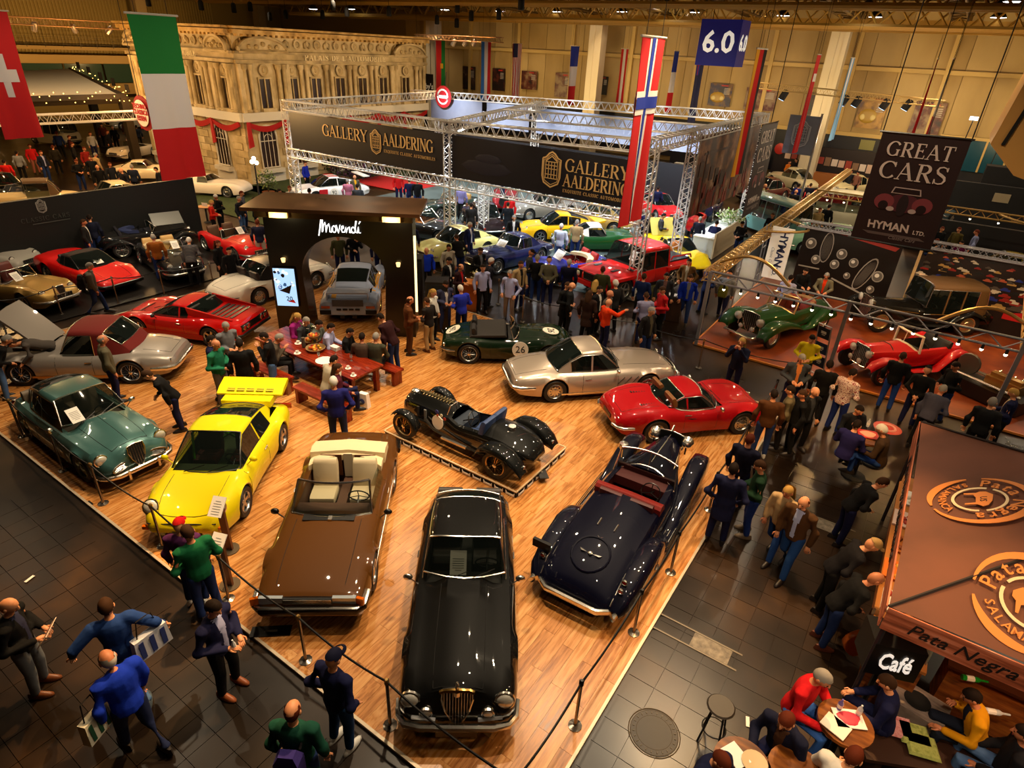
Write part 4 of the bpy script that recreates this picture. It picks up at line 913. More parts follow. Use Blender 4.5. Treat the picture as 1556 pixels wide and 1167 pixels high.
# left stand
S = dict(KRDS, L=4.3, w=1.58, ws=(.09, .06, 1.15, .6, 1), seat='5a1a10', inner='3a120c', valley=.06)
c = bg(S, 'gold two-seat roadster with a split windscreen at the left frame edge', (92, 448), (-35, 420), 'a8874a', .5, 0, metal=.5); c.grille(2.13, .62, .26, .42, 9, shape='shield', tilt=.25); c.sheet((.6, -.3, 1.0), .25, .34, 0, .8); c.done()
S = dict(KWDG, L=4.25, w=1.74, roofm=M('2a1a12', .7)); c = bg(S, 'red angular coupe with a dark targa roof beside the black partition', (188, 425), (84, 392), 'd8100c', .5, 0, bump=False)
c.bumper(1, .36, .14, .05, .03, BLACK); c.bumper(-1, .42, .14, .05, .03, BLACK); c.sheet((.6, .1, .9), .26, .34, 0, .5); c.lines((.2, .46), .55, None, (.1, -.08)); c.done()
S = dict(KPRE, L=3.9, w=1.1, R=.34, xf=1.25, xr=-1.15, rimc='b9b6b0', inner='20202a', seat='20202a', ws=(.08, .06, 1.2, .8), hood='24305a')
c = prewar('black vintage sports tourer with its silver bonnet side raised', pl((262, 352), (180, 362), .7, mv=(-.1, .1)), '0b0b0c', S, .66)
fender(c, [(1.85, .64, .5, .13, .1, .1), (1.7, .64, .74, .17, .14, .2), (1.25, .64, .82, .18, .12, .2), (.8, .64, .62, .17, .1, .1), (.3, .64, .4, .15, .05, .05), (-.5, .64, .36, .14, .05, .05), (-.8, .64, .64, .15, .1, .1), (-1.15, .64, .8, .17, .2, .2), (-1.6, .64, .66, .16, .1, .1), (-1.85, .6, .42, .12, .05, .05)])
c.headpod(1.6, .3, .8, .12); b = MB(); b.loft([[(x, y, z) for x, z in ((.2, .0), (1.4, .0), (1.4, .03), (.2, .03))] for y in (-.35, .35)]); o = b.obj('raised_bonnet', M('9a9c9a', .3, .7), c.root, False, (.1, .2, 1.2)); o.rotation_euler = (.6, 0, 0); c.sheet((.2, -.4, 1.2), .3, .3, 0, .8); c.done()
S = dict(KRDS, L=4.4, w=1.6, hood='c9b48a', seat='c8a060', inner='b08a4a', valley=.06); c = bg(S, 'black roadster with a cream folded top among the left visitors', (290, 412), (222, 362), '0a0a0a', .5, 0, mv=(.35, -.15)); c.sheet((.5, .2, 1.05), .26, .34, 0, .8); c.grille(2.15, .6, .3, .4, 9, shape='shield', tilt=.2); c.done()
S = dict(KRDS, L=4.1, w=1.6, seat='5a3a22'); c = bg(S, 'red open roadster behind the visitors on the left stand', (385, 385), (292, 350), 'd21416', .5, 0, mv=(.4, .35)); c.sheet((.45, .1, 1.05), .26, .34, 0, .8); c.lines((.11, .44), .55); c.done()
bg(KRDS, 'silver car nose cut off by the left frame edge', (8, 388), (-60, 380), 'a09c94', .6, rim='disc')
# gallery stand
c = bg(dict(KRDS, L=4.45, w=1.6, seat='b8904a', inner='9a7a44', open=(-.2, .06), hood=None, ws=(.08, .04, 1.1, .6)), 'dark green open roadster with tan seats under the gallery truss', (632, 322), (740, 305), '16281c', .5, 0, mv=(-.35, .1)); c.done()
c = bg(dict(KRDS, L=4.0, w=1.5, open=None, ws=None, rim='wire'), 'dark red vintage racer with a spare wheel on its tail', (745, 288), (738, 318), '8a0a12', .6, bump=False, mv=(.4, 1.2)); t_, r_ = wheel_mesh(.33, .16, 'wire', '8a1a14'); o = mobj('spare_wheel', t_, c.root, (-2.05, 0, .75), pi/2); mobj('rim', r_, o)
bg(dict(KCLS, L=4.3, H=1.4), 'very dark maroon classic saloon beside the gallery post', (700, 318), (735, 352), '1c0a0c', .5, mv=(.35, .5))
c = bg(dict(KCONV, L=4.8, w=1.8, seat='a86a2a', inner='7a4a20', hood=None), 'black open convertible with orange-tan seats beside the archway', (690, 352), (608, 338), '0a0b0a', .5, 0, mv=(-.2, 0))
bg(dict(K911, L=4.1, w=1.66, rim='disc', rp=.8), 'pale primrose-yellow fifties coupe behind the visitors', (632, 385), (752, 360), 'e9e08a', .5, 0, trim=CHROME)
c = bg(dict(KGT, L=4.4, w=1.62, H=1.28, cab=(.06, -.02, -.18, -.32), rim='wire', valley=.03), 'navy-blue long-bonnet coupe with chrome wire wheels', (708, 400), (832, 370), '0c1440', .5, 0); c.lines((.08, .46), .55); c.grille(2.2, .55, .8, .26, 12, shape='oval'); c.sheet((.45, 0, 1.0), .5, .34, 0, .8); c.done()
c = bg(dict(KRDS, L=3.9, w=1.62, seat='a01810', inner='8a1410', hood='d8c498'), 'bright blue open roadster with red seats and a cream folded top', (810, 410), (915, 398), '0e1890', .5, 0); c.sheet((.55, .1, 1.05), .6, .4, 0, .9); c.done()
c = bg(dict(K911, L=4.28, rimc='b9b6b4'), 'deep yellow rear-engined coupe with a ducktail under the gallery truss', (793, 348), (905, 346), 'f2b808', .5, 0, bump=False)
b = MB(); b.loft([[(-2.05+x, y, .92+z) for x, z in ((-.2, .1), (.3, .0), (.28, -.05), (-.1, -.02))] for y in (-.6, 0, .6)]); b.obj('ducktail', paint('f2b808'), c.root); c.lamp(1.84, .5, .66, .1); c.lines((.24, .46), .6, None, (.2, -.05)); c.done()
bg(dict(KRDS, L=4.2, w=1.6, open=None, ws=None, cab=(.1, .03, -.12, -.3), wr=.58, H=1.2, roofm=paint('e9e4da'), qg=-.14), 'dark green sports car with a white hardtop behind the visitors', (948, 362), (862, 362), '0c4a1a', .5, 0)
bg(dict(KGT, L=4.3), 'grey fastback coupe half hidden by the gallery banner', (788, 318), (862, 312), '7a766c', .5)
bg(dict(KCLS, L=4.3), 'bronze coupe under the lower gallery truss', (868, 330), (935, 338), 'a88a4a', .5)
# red square pickup
c = bg(KBOX, 'red square-edged off-road pickup with a black grille', (905, 418), (1020, 392), 'cc120e', .9, 0, bump=False)
c.lamp(2.44, .68, .84, .13, sq=(.34, .3), m=BLACK, name='headlight_box'); c.lamp(2.47, .68, .84, .1); c.box('bull_bar', (2.55, 0, .6), (.1, 1.9, .16), paint('e01a14')); c.grille(2.46, .84, .8, .26, 10, BLACK)
c.box('bonnet_vent', (1.6, .45, 1.115), (.5, .14, .02), BLACK, mir=True); c.box('bonnet_vent', (1.1, .75, 1.14), (.14, .3, .02), BLACK, mir=True); c.mirrors(.14, .95, BLACK)
c.box('wheel_arch', (c.S['xf'], .98, .93), (1.25, .14, .12), paint('e01a14'), mir=True); c.box('wheel_arch', (c.S['xr'], .98, .93), (1.25, .14, .12), paint('e01a14'), mir=True)
c.box('cargo_bed', (-1.75, 0, 1.12), (1.2, 1.6, .06), BLACK); c.tubes('bed_rail', paint('c01410'), [[(-1.1, .85, 1.2), (-1.2, .85, 1.34), (-2.3, .85, 1.3), (-2.38, .85, 1.15)]], .035, True); c.sheet((.72, .45, 1.55), .3, .36, 0, 1.2)
for t_ in (.14, -.03, -.18): c.door(t_)
c.done()
c = bg(dict(KWDG, L=4.3, w=1.8), 'yellow mid-engined car with its engine lid up behind the red pickup', (1055, 405), (988, 360), 'f0cc10', .5, bump=False, mv=(.2, .1))
b = MB(); b.box((0, 0, 0), (.9, 1.2, .04), 0, 0, .9); b.obj('raised_lid', M('d8c860', .4), c.root, False, (-1.7, 0, 1.2))
for i in range(5):
    b = MB(); b.ball((0, 0, 0), (.22, .2, .2), 8, 6); tag(b.obj('pumpkin', M('c8782a', .6), None, True, Vector(G(976+i*13, 372+(i % 2)*8, 1.1))), ('leftmost', 'second', 'middle', 'fourth', 'rightmost')[i]+' orange pumpkin of the five heaped on the yellow car', 'pumpkin', 'pumpkins on the yellow car')
bg(dict(K911, L=4.0, w=1.66, rim='disc', trim=CHROME), 'red round-backed coupe under the gallery right side', (1030, 330), (972, 302), 'cc1016', .5, 0)
bg(dict(KWDG, L=4.1), 'white wedge coupe at the back of the gallery stand', (988, 300), (1030, 292), 'efeeea', .5, mv=(-.2, .25))
bg(dict(KPRE, L=3.0, w=.8, xf=.9, xr=-.9, R=.32, arch=1.1, ws=None), 'red vintage racing car at the foot of the mural', (1062, 352), (1085, 330), 'b01018', .5, bump=False, mv=(-.5, -.5))
bg(dict(KPRE, L=3.0, w=.8, xf=.9, xr=-.9, R=.32, arch=1.1, ws=None), 'dark blue vintage racing car at the foot of the mural', (1084, 336), (1102, 318), '141a30', .5, bump=False, mv=(-.7, .9))
# facade forecourt and left hall
c = bg(dict(K911, L=4.5, w=1.9), 'white endurance racing coupe with red stripes by the facade', (455, 292), (545, 284), 'f0ede8', .5, 0)
for y in (-.3, .3):
    b = MB(); b.loft([[tuple(c.gh(x)[5]+Vector((0, y+d, .012-abs(y)*.03))) for d in (-.11, .11)] for x in (.2, 0, -.2, -.4)], ring=False); b.obj('roof_stripe', M('c81a20', .4), c.root)
for sg in (1, -1): disc(c.sidept(.02, .5, sg)+Vector((0, .02*sg, 0)), (0, sg, .1), .24, '92', parent=c.root)
c.box('rear_wing', (-2.0, 0, 1.25), (.4, 1.7, .05), WHITE); c.box('red_flash', (.75, .93, .55), (.5, .03, .34), M('c01820', .4), mir=True); c.done()
bg(dict(KRDS, L=4.3, w=1.7, open=None, ws=None, cab=(.05, -.03, -.15, -.3), H=1.1, wr=.5), 'white low racing car on the grass by the facade', (352, 286), (298, 282), 'f0e6d2', .4, bump=False)
bg(dict(KRDS, L=4.3, w=1.7, open=None, ws=None, cab=(.1, .02, -.15, -.3), H=1.15, wr=.5), 'cream and gold sports prototype facing the Italian flag', (248, 262), (196, 262), 'e6cfa0', .4, bump=False)
bg(dict(KRDS, L=4.2), 'white sports car with its tail raised in the left hall', (180, 235), (225, 226), 'ead9bc', .4)
bg(KVAN, 'cream and dark blue van behind the Swiss flag', (102, 205), (60, 200), 'd8ccaa', .8)
bg(KCLS, 'pale saloon under the dark timber canopy', (182, 182), (212, 180), 'd8cdb0', .8)
bg(KCLS, 'shiny black saloon at the left frame edge behind the partition', (40, 290), (-30, 278), '0a0808', .8)
c = bg(dict(KPRE, L=4.5, w=1.2, open=None, ws=None, H=1.6, cab=(.06, .04, -.2, -.3), wr=.8, wbelt=.96, roofm=M('5a4020', .8), arch=1.1), 'cream vintage tourer with a brown top behind the black partition', (12, 300), (80, 296), 'e2c890', .8, bump=False)
bg(KCLS, 'cream car roof just showing above the black partition', (100, 300), (158, 292), 'e4d2a4', .9, mv=(.5, 1.0))
# right far stands
bg(KCLS, 'slate-blue sedan with a buttery yellow roof against the dark wall', (1440, 318), (1512, 322), '4a5a60', .7, roofm=M('d8b060', .5))
bg(dict(KCONV, L=4.8), 'red and cream open convertible beside the large banner', (1238, 296), (1300, 302), 'c81820', .6)
bg(KCLS, 'cream saloon under the trusses beside the large banner', (1262, 284), (1318, 280), 'e0cf9a', .7)
bg(KCLS, 'mint-green saloon behind the black mural wall', (1238, 356), (1296, 362), '8fc8a0', .9)
bg(KCLS, 'maroon classic car behind the gallery trusses', (1168, 292), (1202, 288), '4a1410', .7, mv=(-.9, -.4))
bg(KCLS, 'cream car partly hidden behind the far trusses', (1196, 268), (1226, 276), 'd8c89a', .7, mv=(-.3, 0))
bg(KVAN, 'cream vintage van under the lamp truss right of the aisle', (1262, 318), (1308, 324), 'd8d0b0', .8)
bg(dict(K911, L=4.3), 'olive-gold car behind the picture wall', (1500, 404), (1560, 412), '7a6a14', .6)
b_ = pl((1062, 300), (1110, 310), .7)
bg(KVAN, 'teal and cream van behind the flower counter', (1118, 322), (1142, 330), '5a8a84', .9, mv=(1.5, .6))
# ---------------- lettering ----------------
def earc(cx, cy, rx, ry, a0, a1, n=12): return [(cx+rx*cos(radians(a0+(a1-a0)*i/n)), cy+ry*sin(radians(a0+(a1-a0)*i/n))) for i in range(n+1)]
T_, t_ = .15, .06
def rg(P, a0, a1):     # ring weights: thick at the sides
    n = len(P)-1; return [t_+(T_*1.1-t_)*abs(cos(radians(a0+(a1-a0)*i/n)))**1.2 for i in range(n+1)]
def RING(cx, cy, rx, ry, a0, a1): P = earc(cx, cy, rx, ry, a0, a1, 18); return (P, rg(P, a0, a1))
def ST(x): return ([(x, 0), (x, 1)], T_)
def SF(x, y, w=.3): return ([(x-w/2, y), (x+w/2, y)], .05)
LET = {
 'I': (.36, [ST(.18), SF(.18, .02), SF(.18, .98)]), 'L': (.66, [ST(.18), SF(.18, .98), ([(.04, .03), (.62, .03)], t_), ([(.6, 0), (.63, .25)], t_)]),
 'E': (.68, [ST(.18), ([(.04, .97), (.6, .97)], t_), ([(.04, .03), (.63, .03)], t_), ([(.2, .52), (.48, .52)], t_), ([(.6, 1), (.6, .78)], t_), ([(.62, 0), (.64, .24)], t_), ([(.48, .42), (.48, .62)], t_)]),
 'T': (.74, [ST(.37), SF(.37, .02), ([(.04, .97), (.7, .97)], t_), ([(.05, 1), (.04, .74)], t_), ([(.69, 1), (.7, .74)], t_)]),
 'A': (.86, [([(.1, 0), (.42, 1)], t_), ([(.4, 1), (.76, 0)], T_), ([(.22, .35), (.62, .35)], t_), SF(.1, .02, .26), SF(.76, .02, .3)]),
 'G': (.86, [RING(.46, .5, .38, .48, 35, 320), ([(.74, .04), (.74, .42)], T_*.9), SF(.74, .44, .26)]),
 'C': (.8, [RING(.46, .5, .38, .48, 40, 320), ([(.74, .98), (.75, .7)], t_)]), 'O': (.9, [RING(.45, .5, .38, .48, 0, 360)]),
 'Q': (.9, [RING(.45, .5, .38, .48, 0, 360), ([(.45, .1), (.85, -.15)], T_*.7)]),
 'D': (.84, [ST(.18), SF(.16, .02), SF(.16, .98), RING(.3, .5, .46, .47, -90, 90), ([(.18, .97), (.32, .97)], t_), ([(.18, .03), (.32, .03)], t_)]),
 'R': (.8, [ST(.18), SF(.18, .02), SF(.16, .98), RING(.36, .74, .26, .24, -90, 90), ([(.18, .97), (.36, .97)], t_), ([(.18, .5), (.38, .5)], t_), ([(.4, .5), (.72, .02)], T_), SF(.74, .02, .2)]),
 'P': (.72, [ST(.18), SF(.18, .02), SF(.16, .98), RING(.36, .73, .28, .25, -90, 90), ([(.18, .97), (.36, .97)], t_), ([(.18, .48), (.38, .48)], t_)]),
 'B': (.74, [ST(.18), SF(.14, .02), SF(.14, .98), RING(.34, .75, .24, .23, -90, 90), RING(.36, .27, .3, .25, -90, 90), ([(.18, .52), (.38, .52)], t_), ([(.18, .97), (.36, .97)], t_), ([(.18, .03), (.38, .03)], t_)]),
 'N': (.88, [([(.16, 0), (.16, 1)], t_), ([(.74, 0), (.74, 1)], t_), ([(.16, 1), (.74, 0)], T_), SF(.16, .02, .24), SF(.12, .98, .2), SF(.74, .98, .24)]),
 'M': (1.04, [([(.14, 0), (.14, 1)], t_), ST(.88), ([(.14, 1), (.5, .05)], T_), ([(.5, .05), (.88, 1)], t_), SF(.14, .02, .24), SF(.88, .02), SF(.1, .98, .2), SF(.92, .98, .2)]),
 'U': (.84, [([(.18, 1), (.18, .35)], T_), ([(.7, 1), (.7, .35)], t_), (earc(.44, .35, .26, .33, 180, 360), [.15, .15, .14, .13, .12, .1, .09, .08, .07, .06, .06, .06, .06]), SF(.18, .98), SF(.7, .98, .24)]),
 'Y': (.8, [([(.08, 1), (.4, .48)], T_), ([(.74, 1), (.4, .48)], t_), ([(.4, 0), (.4, .5)], T_), SF(.4, .02), SF(.1, .98, .26), SF(.72, .98, .22)]),
 'X': (.8, [([(.08, 1), (.72, 0)], T_), ([(.74, 1), (.08, 0)], t_), SF(.1, .98, .24), SF(.72, .98, .2), SF(.1, .02, .2), SF(.72, .02, .24)]),
 'S': (.62, [([(.53, .78), (.48, .93), (.32, .98), (.15, .93), (.09, .78), (.15, .63), (.33, .52), (.5, .4), (.55, .24), (.47, .07), (.3, .02), (.13, .06), (.07, .26)], [.05, .06, .07, .09, .12, .14, .16, .15, .12, .09, .07, .06, .05]), ([(.55, .98), (.55, .74)], t_), ([(.06, .0), (.06, .28)], t_)]),
 'H': (.9, [ST(.18), ST(.7), ([(.18, .52), (.7, .52)], t_), SF(.18, .02), SF(.7, .02), SF(.18, .98), SF(.7, .98)]), "'": (.24, [([(.14, 1), (.1, .75)], .1)]), ' ': (.4, []), '.': (.3, [([(.1, .06), (.22, .06)], .12)])}
def ribbon(b, P, w, z=0, d=.01, mi=0, fr=None):
    # flat stroke in a plane; fr(x, y, z) -> point
    ws = w if isinstance(w, (list, tuple)) else [w]*len(P); vs = []
    for i, p in enumerate(P):
        a = P[max(i-1, 0)]; c = P[min(i+1, len(P)-1)]; dx, dy = c[0]-a[0], c[1]-a[1]; l = hypot(dx, dy) or 1; nx, ny = -dy/l*ws[i]/2, dx/l*ws[i]/2
        vs += [(p[0]+nx, p[1]+ny, z+d), (p[0]-nx, p[1]-ny, z+d), (p[0]-nx, p[1]-ny, z), (p[0]+nx, p[1]+ny, z)]
    fs = []
    for i in range(len(P)-1):
        for k in range(4): fs.append((i*4+k, i*4+(k+1) % 4, i*4+4+(k+1) % 4, i*4+4+k))
    b.add([fr(*v) for v in vs] if fr else vs, fs, mi)
def frame(o, x, y):
    o, x, y = Vector(o), Vector(x).normalized(), Vector(y).normalized(); z = x.cross(y)
    return lambda u, v, w=0: o+x*u+y*v+z*w
def serif(s, h, o, x, y, m, parent=None, name='lettering', track=.06, width=1., align=0, d=.012, slant=0):
    W = sum(LET[c][0]+track for c in s)*h*width; b = MB(); f = frame(o, x, y); cx = -W*align; k = 0
    for ch in s:
        w, st = LET[ch]
        for P, wt in st:
            k += 1; ribbon(b, [(cx+(q[0]*width+slant*q[1])*h, q[1]*h) for q in P], [v*h for v in wt] if isinstance(wt, list) else wt*h, .004+.0004*(k % 5), d, 0, f)
        cx += (w+track)*h*width
    return b.obj(name, m, parent, False)
def script_movendi(o, x, y, h, m, parent, name='lettering', th=.035, d=.03):
    L_ = [[(-.05, -.1), (.05, .3), (.14, .75), (.2, 1.05), (.24, 1.0), (.2, .6), (.16, .1), (.24, .45), (.33, .62), (.36, .4), (.35, .1), (.43, .42), (.52, .55), (.56, .35), (.55, .12), (.62, .1), (.7, .3)],
          earc(.78, .27, .1, .17, 120, 480, 12), [(.9, .48), (.94, .3), (1.0, .08), (1.06, .3), (1.11, .5)],
          [(1.14, .26), (1.28, .36), (1.26, .46), (1.19, .44), (1.16, .28), (1.2, .13), (1.32, .14), (1.4, .4), (1.42, .1), (1.5, .36), (1.58, .42), (1.6, .12), (1.68, .14)],
          earc(1.78, .26, .1, .15, 60, 400, 10), [(1.88, .36), (2.0, .85), (1.98, .9), (1.9, .5), (1.9, .15), (1.98, .12), (2.06, .42), (2.06, .14), (2.16, .12)], [(2.1, .6), (2.17, .72)]]
    f = frame(o, x, y); b = MB()
    for P in L_: ribbon(b, [(p[0]*h, p[1]*h) for p in P], [th*h*(2.2+.8*sin(i*1.3)) for i in range(len(P))], .005, d, 0, f)
    return b.obj(name, m, parent, False)
def shield(o, x, y, h, m, parent, name='crest'):
    b = MB(); f = frame(o, x, y); w = .62
    P = [(-w/2, .8), (-w/2, .3), (-w*.4, .12), (0, 0), (w*.4, .12), (w/2, .3), (w/2, .8), (.2, .84), (.1, .95), (0, 1), (-.1, .95), (-.2, .84), (-w/2, .8)]
    for k, s_ in ((.045, 1), (.02, .86)): ribbon(b, [(p[0]*h*s_, (.5+(p[1]-.5)*s_)*h) for p in P], k*h, .004, .012, 0, f)
    for i in range(5): 
        xx = -.2+.1*i; ribbon(b, [(xx*h, .25*h), (xx*h, .72*h)], .022*h, .004, .012, 0, f)
    for yy in (.25, .36, .52, .62, .72): ribbon(b, [(-.22*h, yy*h), (.22*h, yy*h)], .022*h, .004, .012, 0, f)
    ribbon(b, [(-.22*h, .72*h), (0, .88*h), (.22*h, .72*h)], .03*h, .004, .012, 0, f)
    return b.obj(name, m, parent, False)
XA, YA, ZA = (1, 0, 0), (0, 1, 0), (0, 0, 1)

# ---------------- hall shell ----------------
FLR = noisemat('worn_floor', ['0d0602', '1c1005', '34200c', '60401a'], .42, (.16, .5), 'World', .1, 10, rnd=.07, pos=[.32, .48, .6, .78])
b = MB(); b.box((-33, 26, -.06), (96, 84, .08)); fl = struct(b.obj('floor', FLR, None, False))
TS = .42; tm = MB(); tm.box((0, 0, -.014), (TS-.008, TS-.008, .028)); tm = tm.mesh('tile', FLR, False)
cells = []
for i in range(-32, 16):
    for j in range(-4, 34):
        x, y = (i+.5)*TS, (j+.5)*TS
        v = Vector((x, y, 0))-Vector((0, 0, EYE)); dz = v.dot(fw)
        if dz < 1: continue
        px, py = 778+FPX*v.dot(rt)/dz, 583.5-FPX*v.dot(up)/dz
        if not (-60 < px < 1620 and -40 < py < 1230): continue
        if x < -1.5 and y > 3.1: continue
        if x > 1.2 and y > 7.5: continue
        cells.append((dz, x, y))
cells.sort(); rest = MB()
for k, (dz, x, y) in enumerate(cells):
    q = RN.uniform(-.002, .002)
    if k < 300: mobj('tile', tm, fl, (x, y, q+.0))
    else: rest.box((x, y, -.014+q), (TS-.008, TS-.008, .028))
if rest.v: stuff(rest.obj('far_tiles', FLR, fl, False))
c_ = M('5a4e3e', .6)
mh = thing('manhole_cover', 'round cast manhole cover set into the dark floor at lower right', 'manhole cover', G(994, 1113, .005)); b = MB()
for r in (.36, .33, .25): b.tube([(r*cos(a), r*sin(a), 0) for a in [2*pi*i/32 for i in range(32)]], .008, 4, closed=True)
b.obj('rim', c_, mh); b = MB(); b.lathe([(.34, .004), (0, .006)], 32); b.obj('lid', M('1a120c', .5), mh)
b = MB()
for i in range(24): a = 2*pi*i/24; b.box((.29*cos(a), .29*sin(a), .008), (.03, .012, .008), a)
stuff(b.obj('studs', c_, mh, False))
for (px, py, w_, lb) in ((1080, 985, .62, 'pale floor hatch plate beside the deck corner'), (1254, 798, .8, 'pale floor hatch frame near the walking couple')):
    g_ = thing('floor_hatch', lb, 'floor hatch', G(px, py, .006)); b = MB(); b.box((0, 0, 0), (w_, .30, .006)); b.obj('plate', noisemat('hatch', ['3a332a', '6a6052', '8a8070'], 9), g_, False)
    b = MB(); 
    for d in (-.17, .17): b.box((-.5, d, .0), (w_+1.3, .03, .01))
    b.box((-1.1, 0, 0), (.03, .34, .01)); b.obj('frame', M('6e6454', .5), g_, False)
for (px, py, lb) in ((1136, 1097, 'white paper slip on the dark floor near the red hoodie'), (45, 880, 'small white paper scrap on the floor at left')):
    b = MB(); b.box((0, 0, .008), (.05, .16, .004), .3); tag(b.obj('paper_scrap', WHITE, None, False, G(px, py, .01)), lb, 'paper')

# timber deck
DX0, DX1, DY0, DY1 = -21.2, -1.76, 3.37, 16.2
dk = thing('timber_deck', 'light timber exhibition deck carrying the rows of classic cars', 'deck', (0, 0, 0))
b = MB(); b.box(((DX0+DX1)/2, (DY0+DY1)/2, .005), (DX1-DX0-.04, DY1-DY0-.04, .03)); b.obj('underlay', MATT, dk, False)
BW, BL = .2, 1.3; bm_ = MB(); bm_.box((0, 0, .03), (BW-.003, BL-.004, .02)); bmesh_ = bm_.mesh('plank', WOOD, False)
rest = MB(); pl_ = []
nx = int((DX1-DX0)/BW)
for i in range(nx):
    x = DX1-BW*(i+.5); off = (i*.47) % 1*BL; y = DY0-off
    while y < DY1:
        y0, y1 = max(y, DY0), min(y+BL, DY1)
        if y1-y0 > .05: pl_.append((hypot(x+.6, (y0+y1)/2-3.0), x, y0, y1))
        y += BL
pl_.sort()
for k, (d, x, y0, y1) in enumerate(pl_):
    if k < 300:
        o = mobj('plank', bmesh_, dk, (x, (y0+y1)/2, 0)); o.scale.y = (y1-y0)/BL
    else: rest.box((x, (y0+y1)/2, .03), (BW-.003, y1-y0-.004, .02))
stuff(rest.obj('far_planks', WOOD, dk, False))
b = MB(); TRM = M('c9b69a', .4, .3)
b.box(((DX0+DX1)/2, DY0-.02, .025), (DX1-DX0, .045, .05)); b.box((DX1+.02, (DY0+DY1)/2, .025), (.045, DY1-DY0+.08, .05)); b.box(((DX0+DX1)/2, DY1+.02, .025), (DX1-DX0, .045, .05)); b.box((DX0-.02, (DY0+DY1)/2, .025), (.045, DY1-DY0+.08, .05))
b.obj('edge_trim', TRM, dk, False)

WALLM = noisemat('wall_panel', ['947640', 'b09258', 'bfa268'], .35, (.5, .7), stretch=(1, 1, .4), rnd=.25)
BEAM = M('c9a862', .55); GIRD = M('b58a34', .5)
YB, XL, ZC = 57., -74., 12.6
b = MB(); b.box(((XL+14)/2, YB+.2, ZC/2), (14-XL, .3, ZC)); wb_ = struct(b.obj('wall_back', M('8f7440', .7), None, False))
pm = MB(); pm.box((0, 0, 0), (1.96, .06, 4.2)); pm = pm.mesh('panel', WALLM, False)
for i in range(33):
    for z in (5.95, 10.35): mobj('panel', pm, wb_, (-52+2*i, YB, z))
for i in range(11):
    b = MB(); b.box((0, 0, 0), (.3, .3, 8.8)); mobj('column', b.mesh('column', BEAM, False), wb_, (-50+6*i, YB-.18, 8.3))
b = MB()
for z in (8.2, 3.7): b.box((-19, YB-.12, z), (66, .2, .28))
b.obj('girt', BEAM, wb_, False)
b = MB(); b.box((-19, YB-.05, 2.0), (66, .1, 3.2)); b.obj('dado_band', M('15131a', .5), wb_, False)
for i in range(5): b = MB(); b.box((0, 0, 0), (1.0, .05, .7)); b.obj('notice_panel', M('8a8448', .5), wb_, False, (-5.6+1.5*i, YB-.13, 3.05))
b = MB(); b.box((XL-.15, 26, ZC/2), (.3, 84, ZC)); wl = struct(b.obj('wall_left', M('a08848', .7), None, False))
b = MB()
for i in range(120): b.box((XL+.04, 12+.3*i, 8.6), (.08, .1, 5.4))
stuff(b.obj('corrugation', M('b09a58', .6), wl, False))
b = MB(); b.box((XL+1.2, 28, 5.6), (2.4, 60, .7)); b.box((XL+1.5, 28, 6.5), (.6, 60, .3)); b.box((XL+.6, 28, 2.9), (1.2, 60, 1.0)); b.obj('balcony', M('c0a060', .6), wl, False)
b = MB()
for i in range(24): b.box((XL+2.3, 14+1.5*i, 7.0), (.04, .04, .9))
for z in (6.8, 7.1, 7.4): b.box((XL+2.3, 30, z), (.03, 40, .03))
b.obj('railing', M('6a5a34', .5), wl, False)
for i in range(8):
    b = MB(); b.box((0, 0, 0), (.05, 3.4, 1.7)); b.obj('window_pane', M('3e5a4e', .15), wl, False, (XL+.9, 18+3.6*i, 4.3))
for i in range(3): b = MB(); b.box((0, 0, 0), (1.0, 1.0, 12)); b.obj('pillar', M('b8a070', .6), wl, False, (XL+2.0, 24.5+14*i, 6))
b = MB(); b.box((-33, 26, ZC+.2), (96, 84, .3)); ce = struct(b.obj('ceiling', M('1c140a', .9), None, False))
b = MB(); b.box((14.2, 26, ZC/2), (.3, 84, ZC)); struct(b.obj('wall_right', M('8f7440', .7), None, False))
b = MB(); b.box((-33, -15, ZC/2), (96, .3, ZC)); struct(b.obj('wall_front', M('8f7440', .7), None, False))
b = MB(); b.box((0, 0, 0), (5.6, .1, 2.1)); w1 = struct(b.obj('window_1', M('16485a', .2), None, False, (1.8, YB-.3, 3.1))); b = MB()
for i in range(5): b.box((-2.8+1.4*i, -.08, 0), (.12, .1, 2.1))
b.box((0, -.08, 1.1), (5.8, .14, .2)); b.obj('window_frame', BEAM, w1, False)
for px, lb in ((1262, 'b'), (660, 'l'), (903, 'm')):
    p = GY(px, 118, YB-3); b = MB(); b.box((0, 0, 5.3), (1.2, 1.0, 10.6)); b.box((.45, -.53, 5.3), (.3, .06, 10.6)); b.box((-.3, -.53, 5.3), (.5, .04, 10.6)); struct(b.obj('pillar', M('d8c8a4', .6), None, False, (p.x, p.y, 0)))
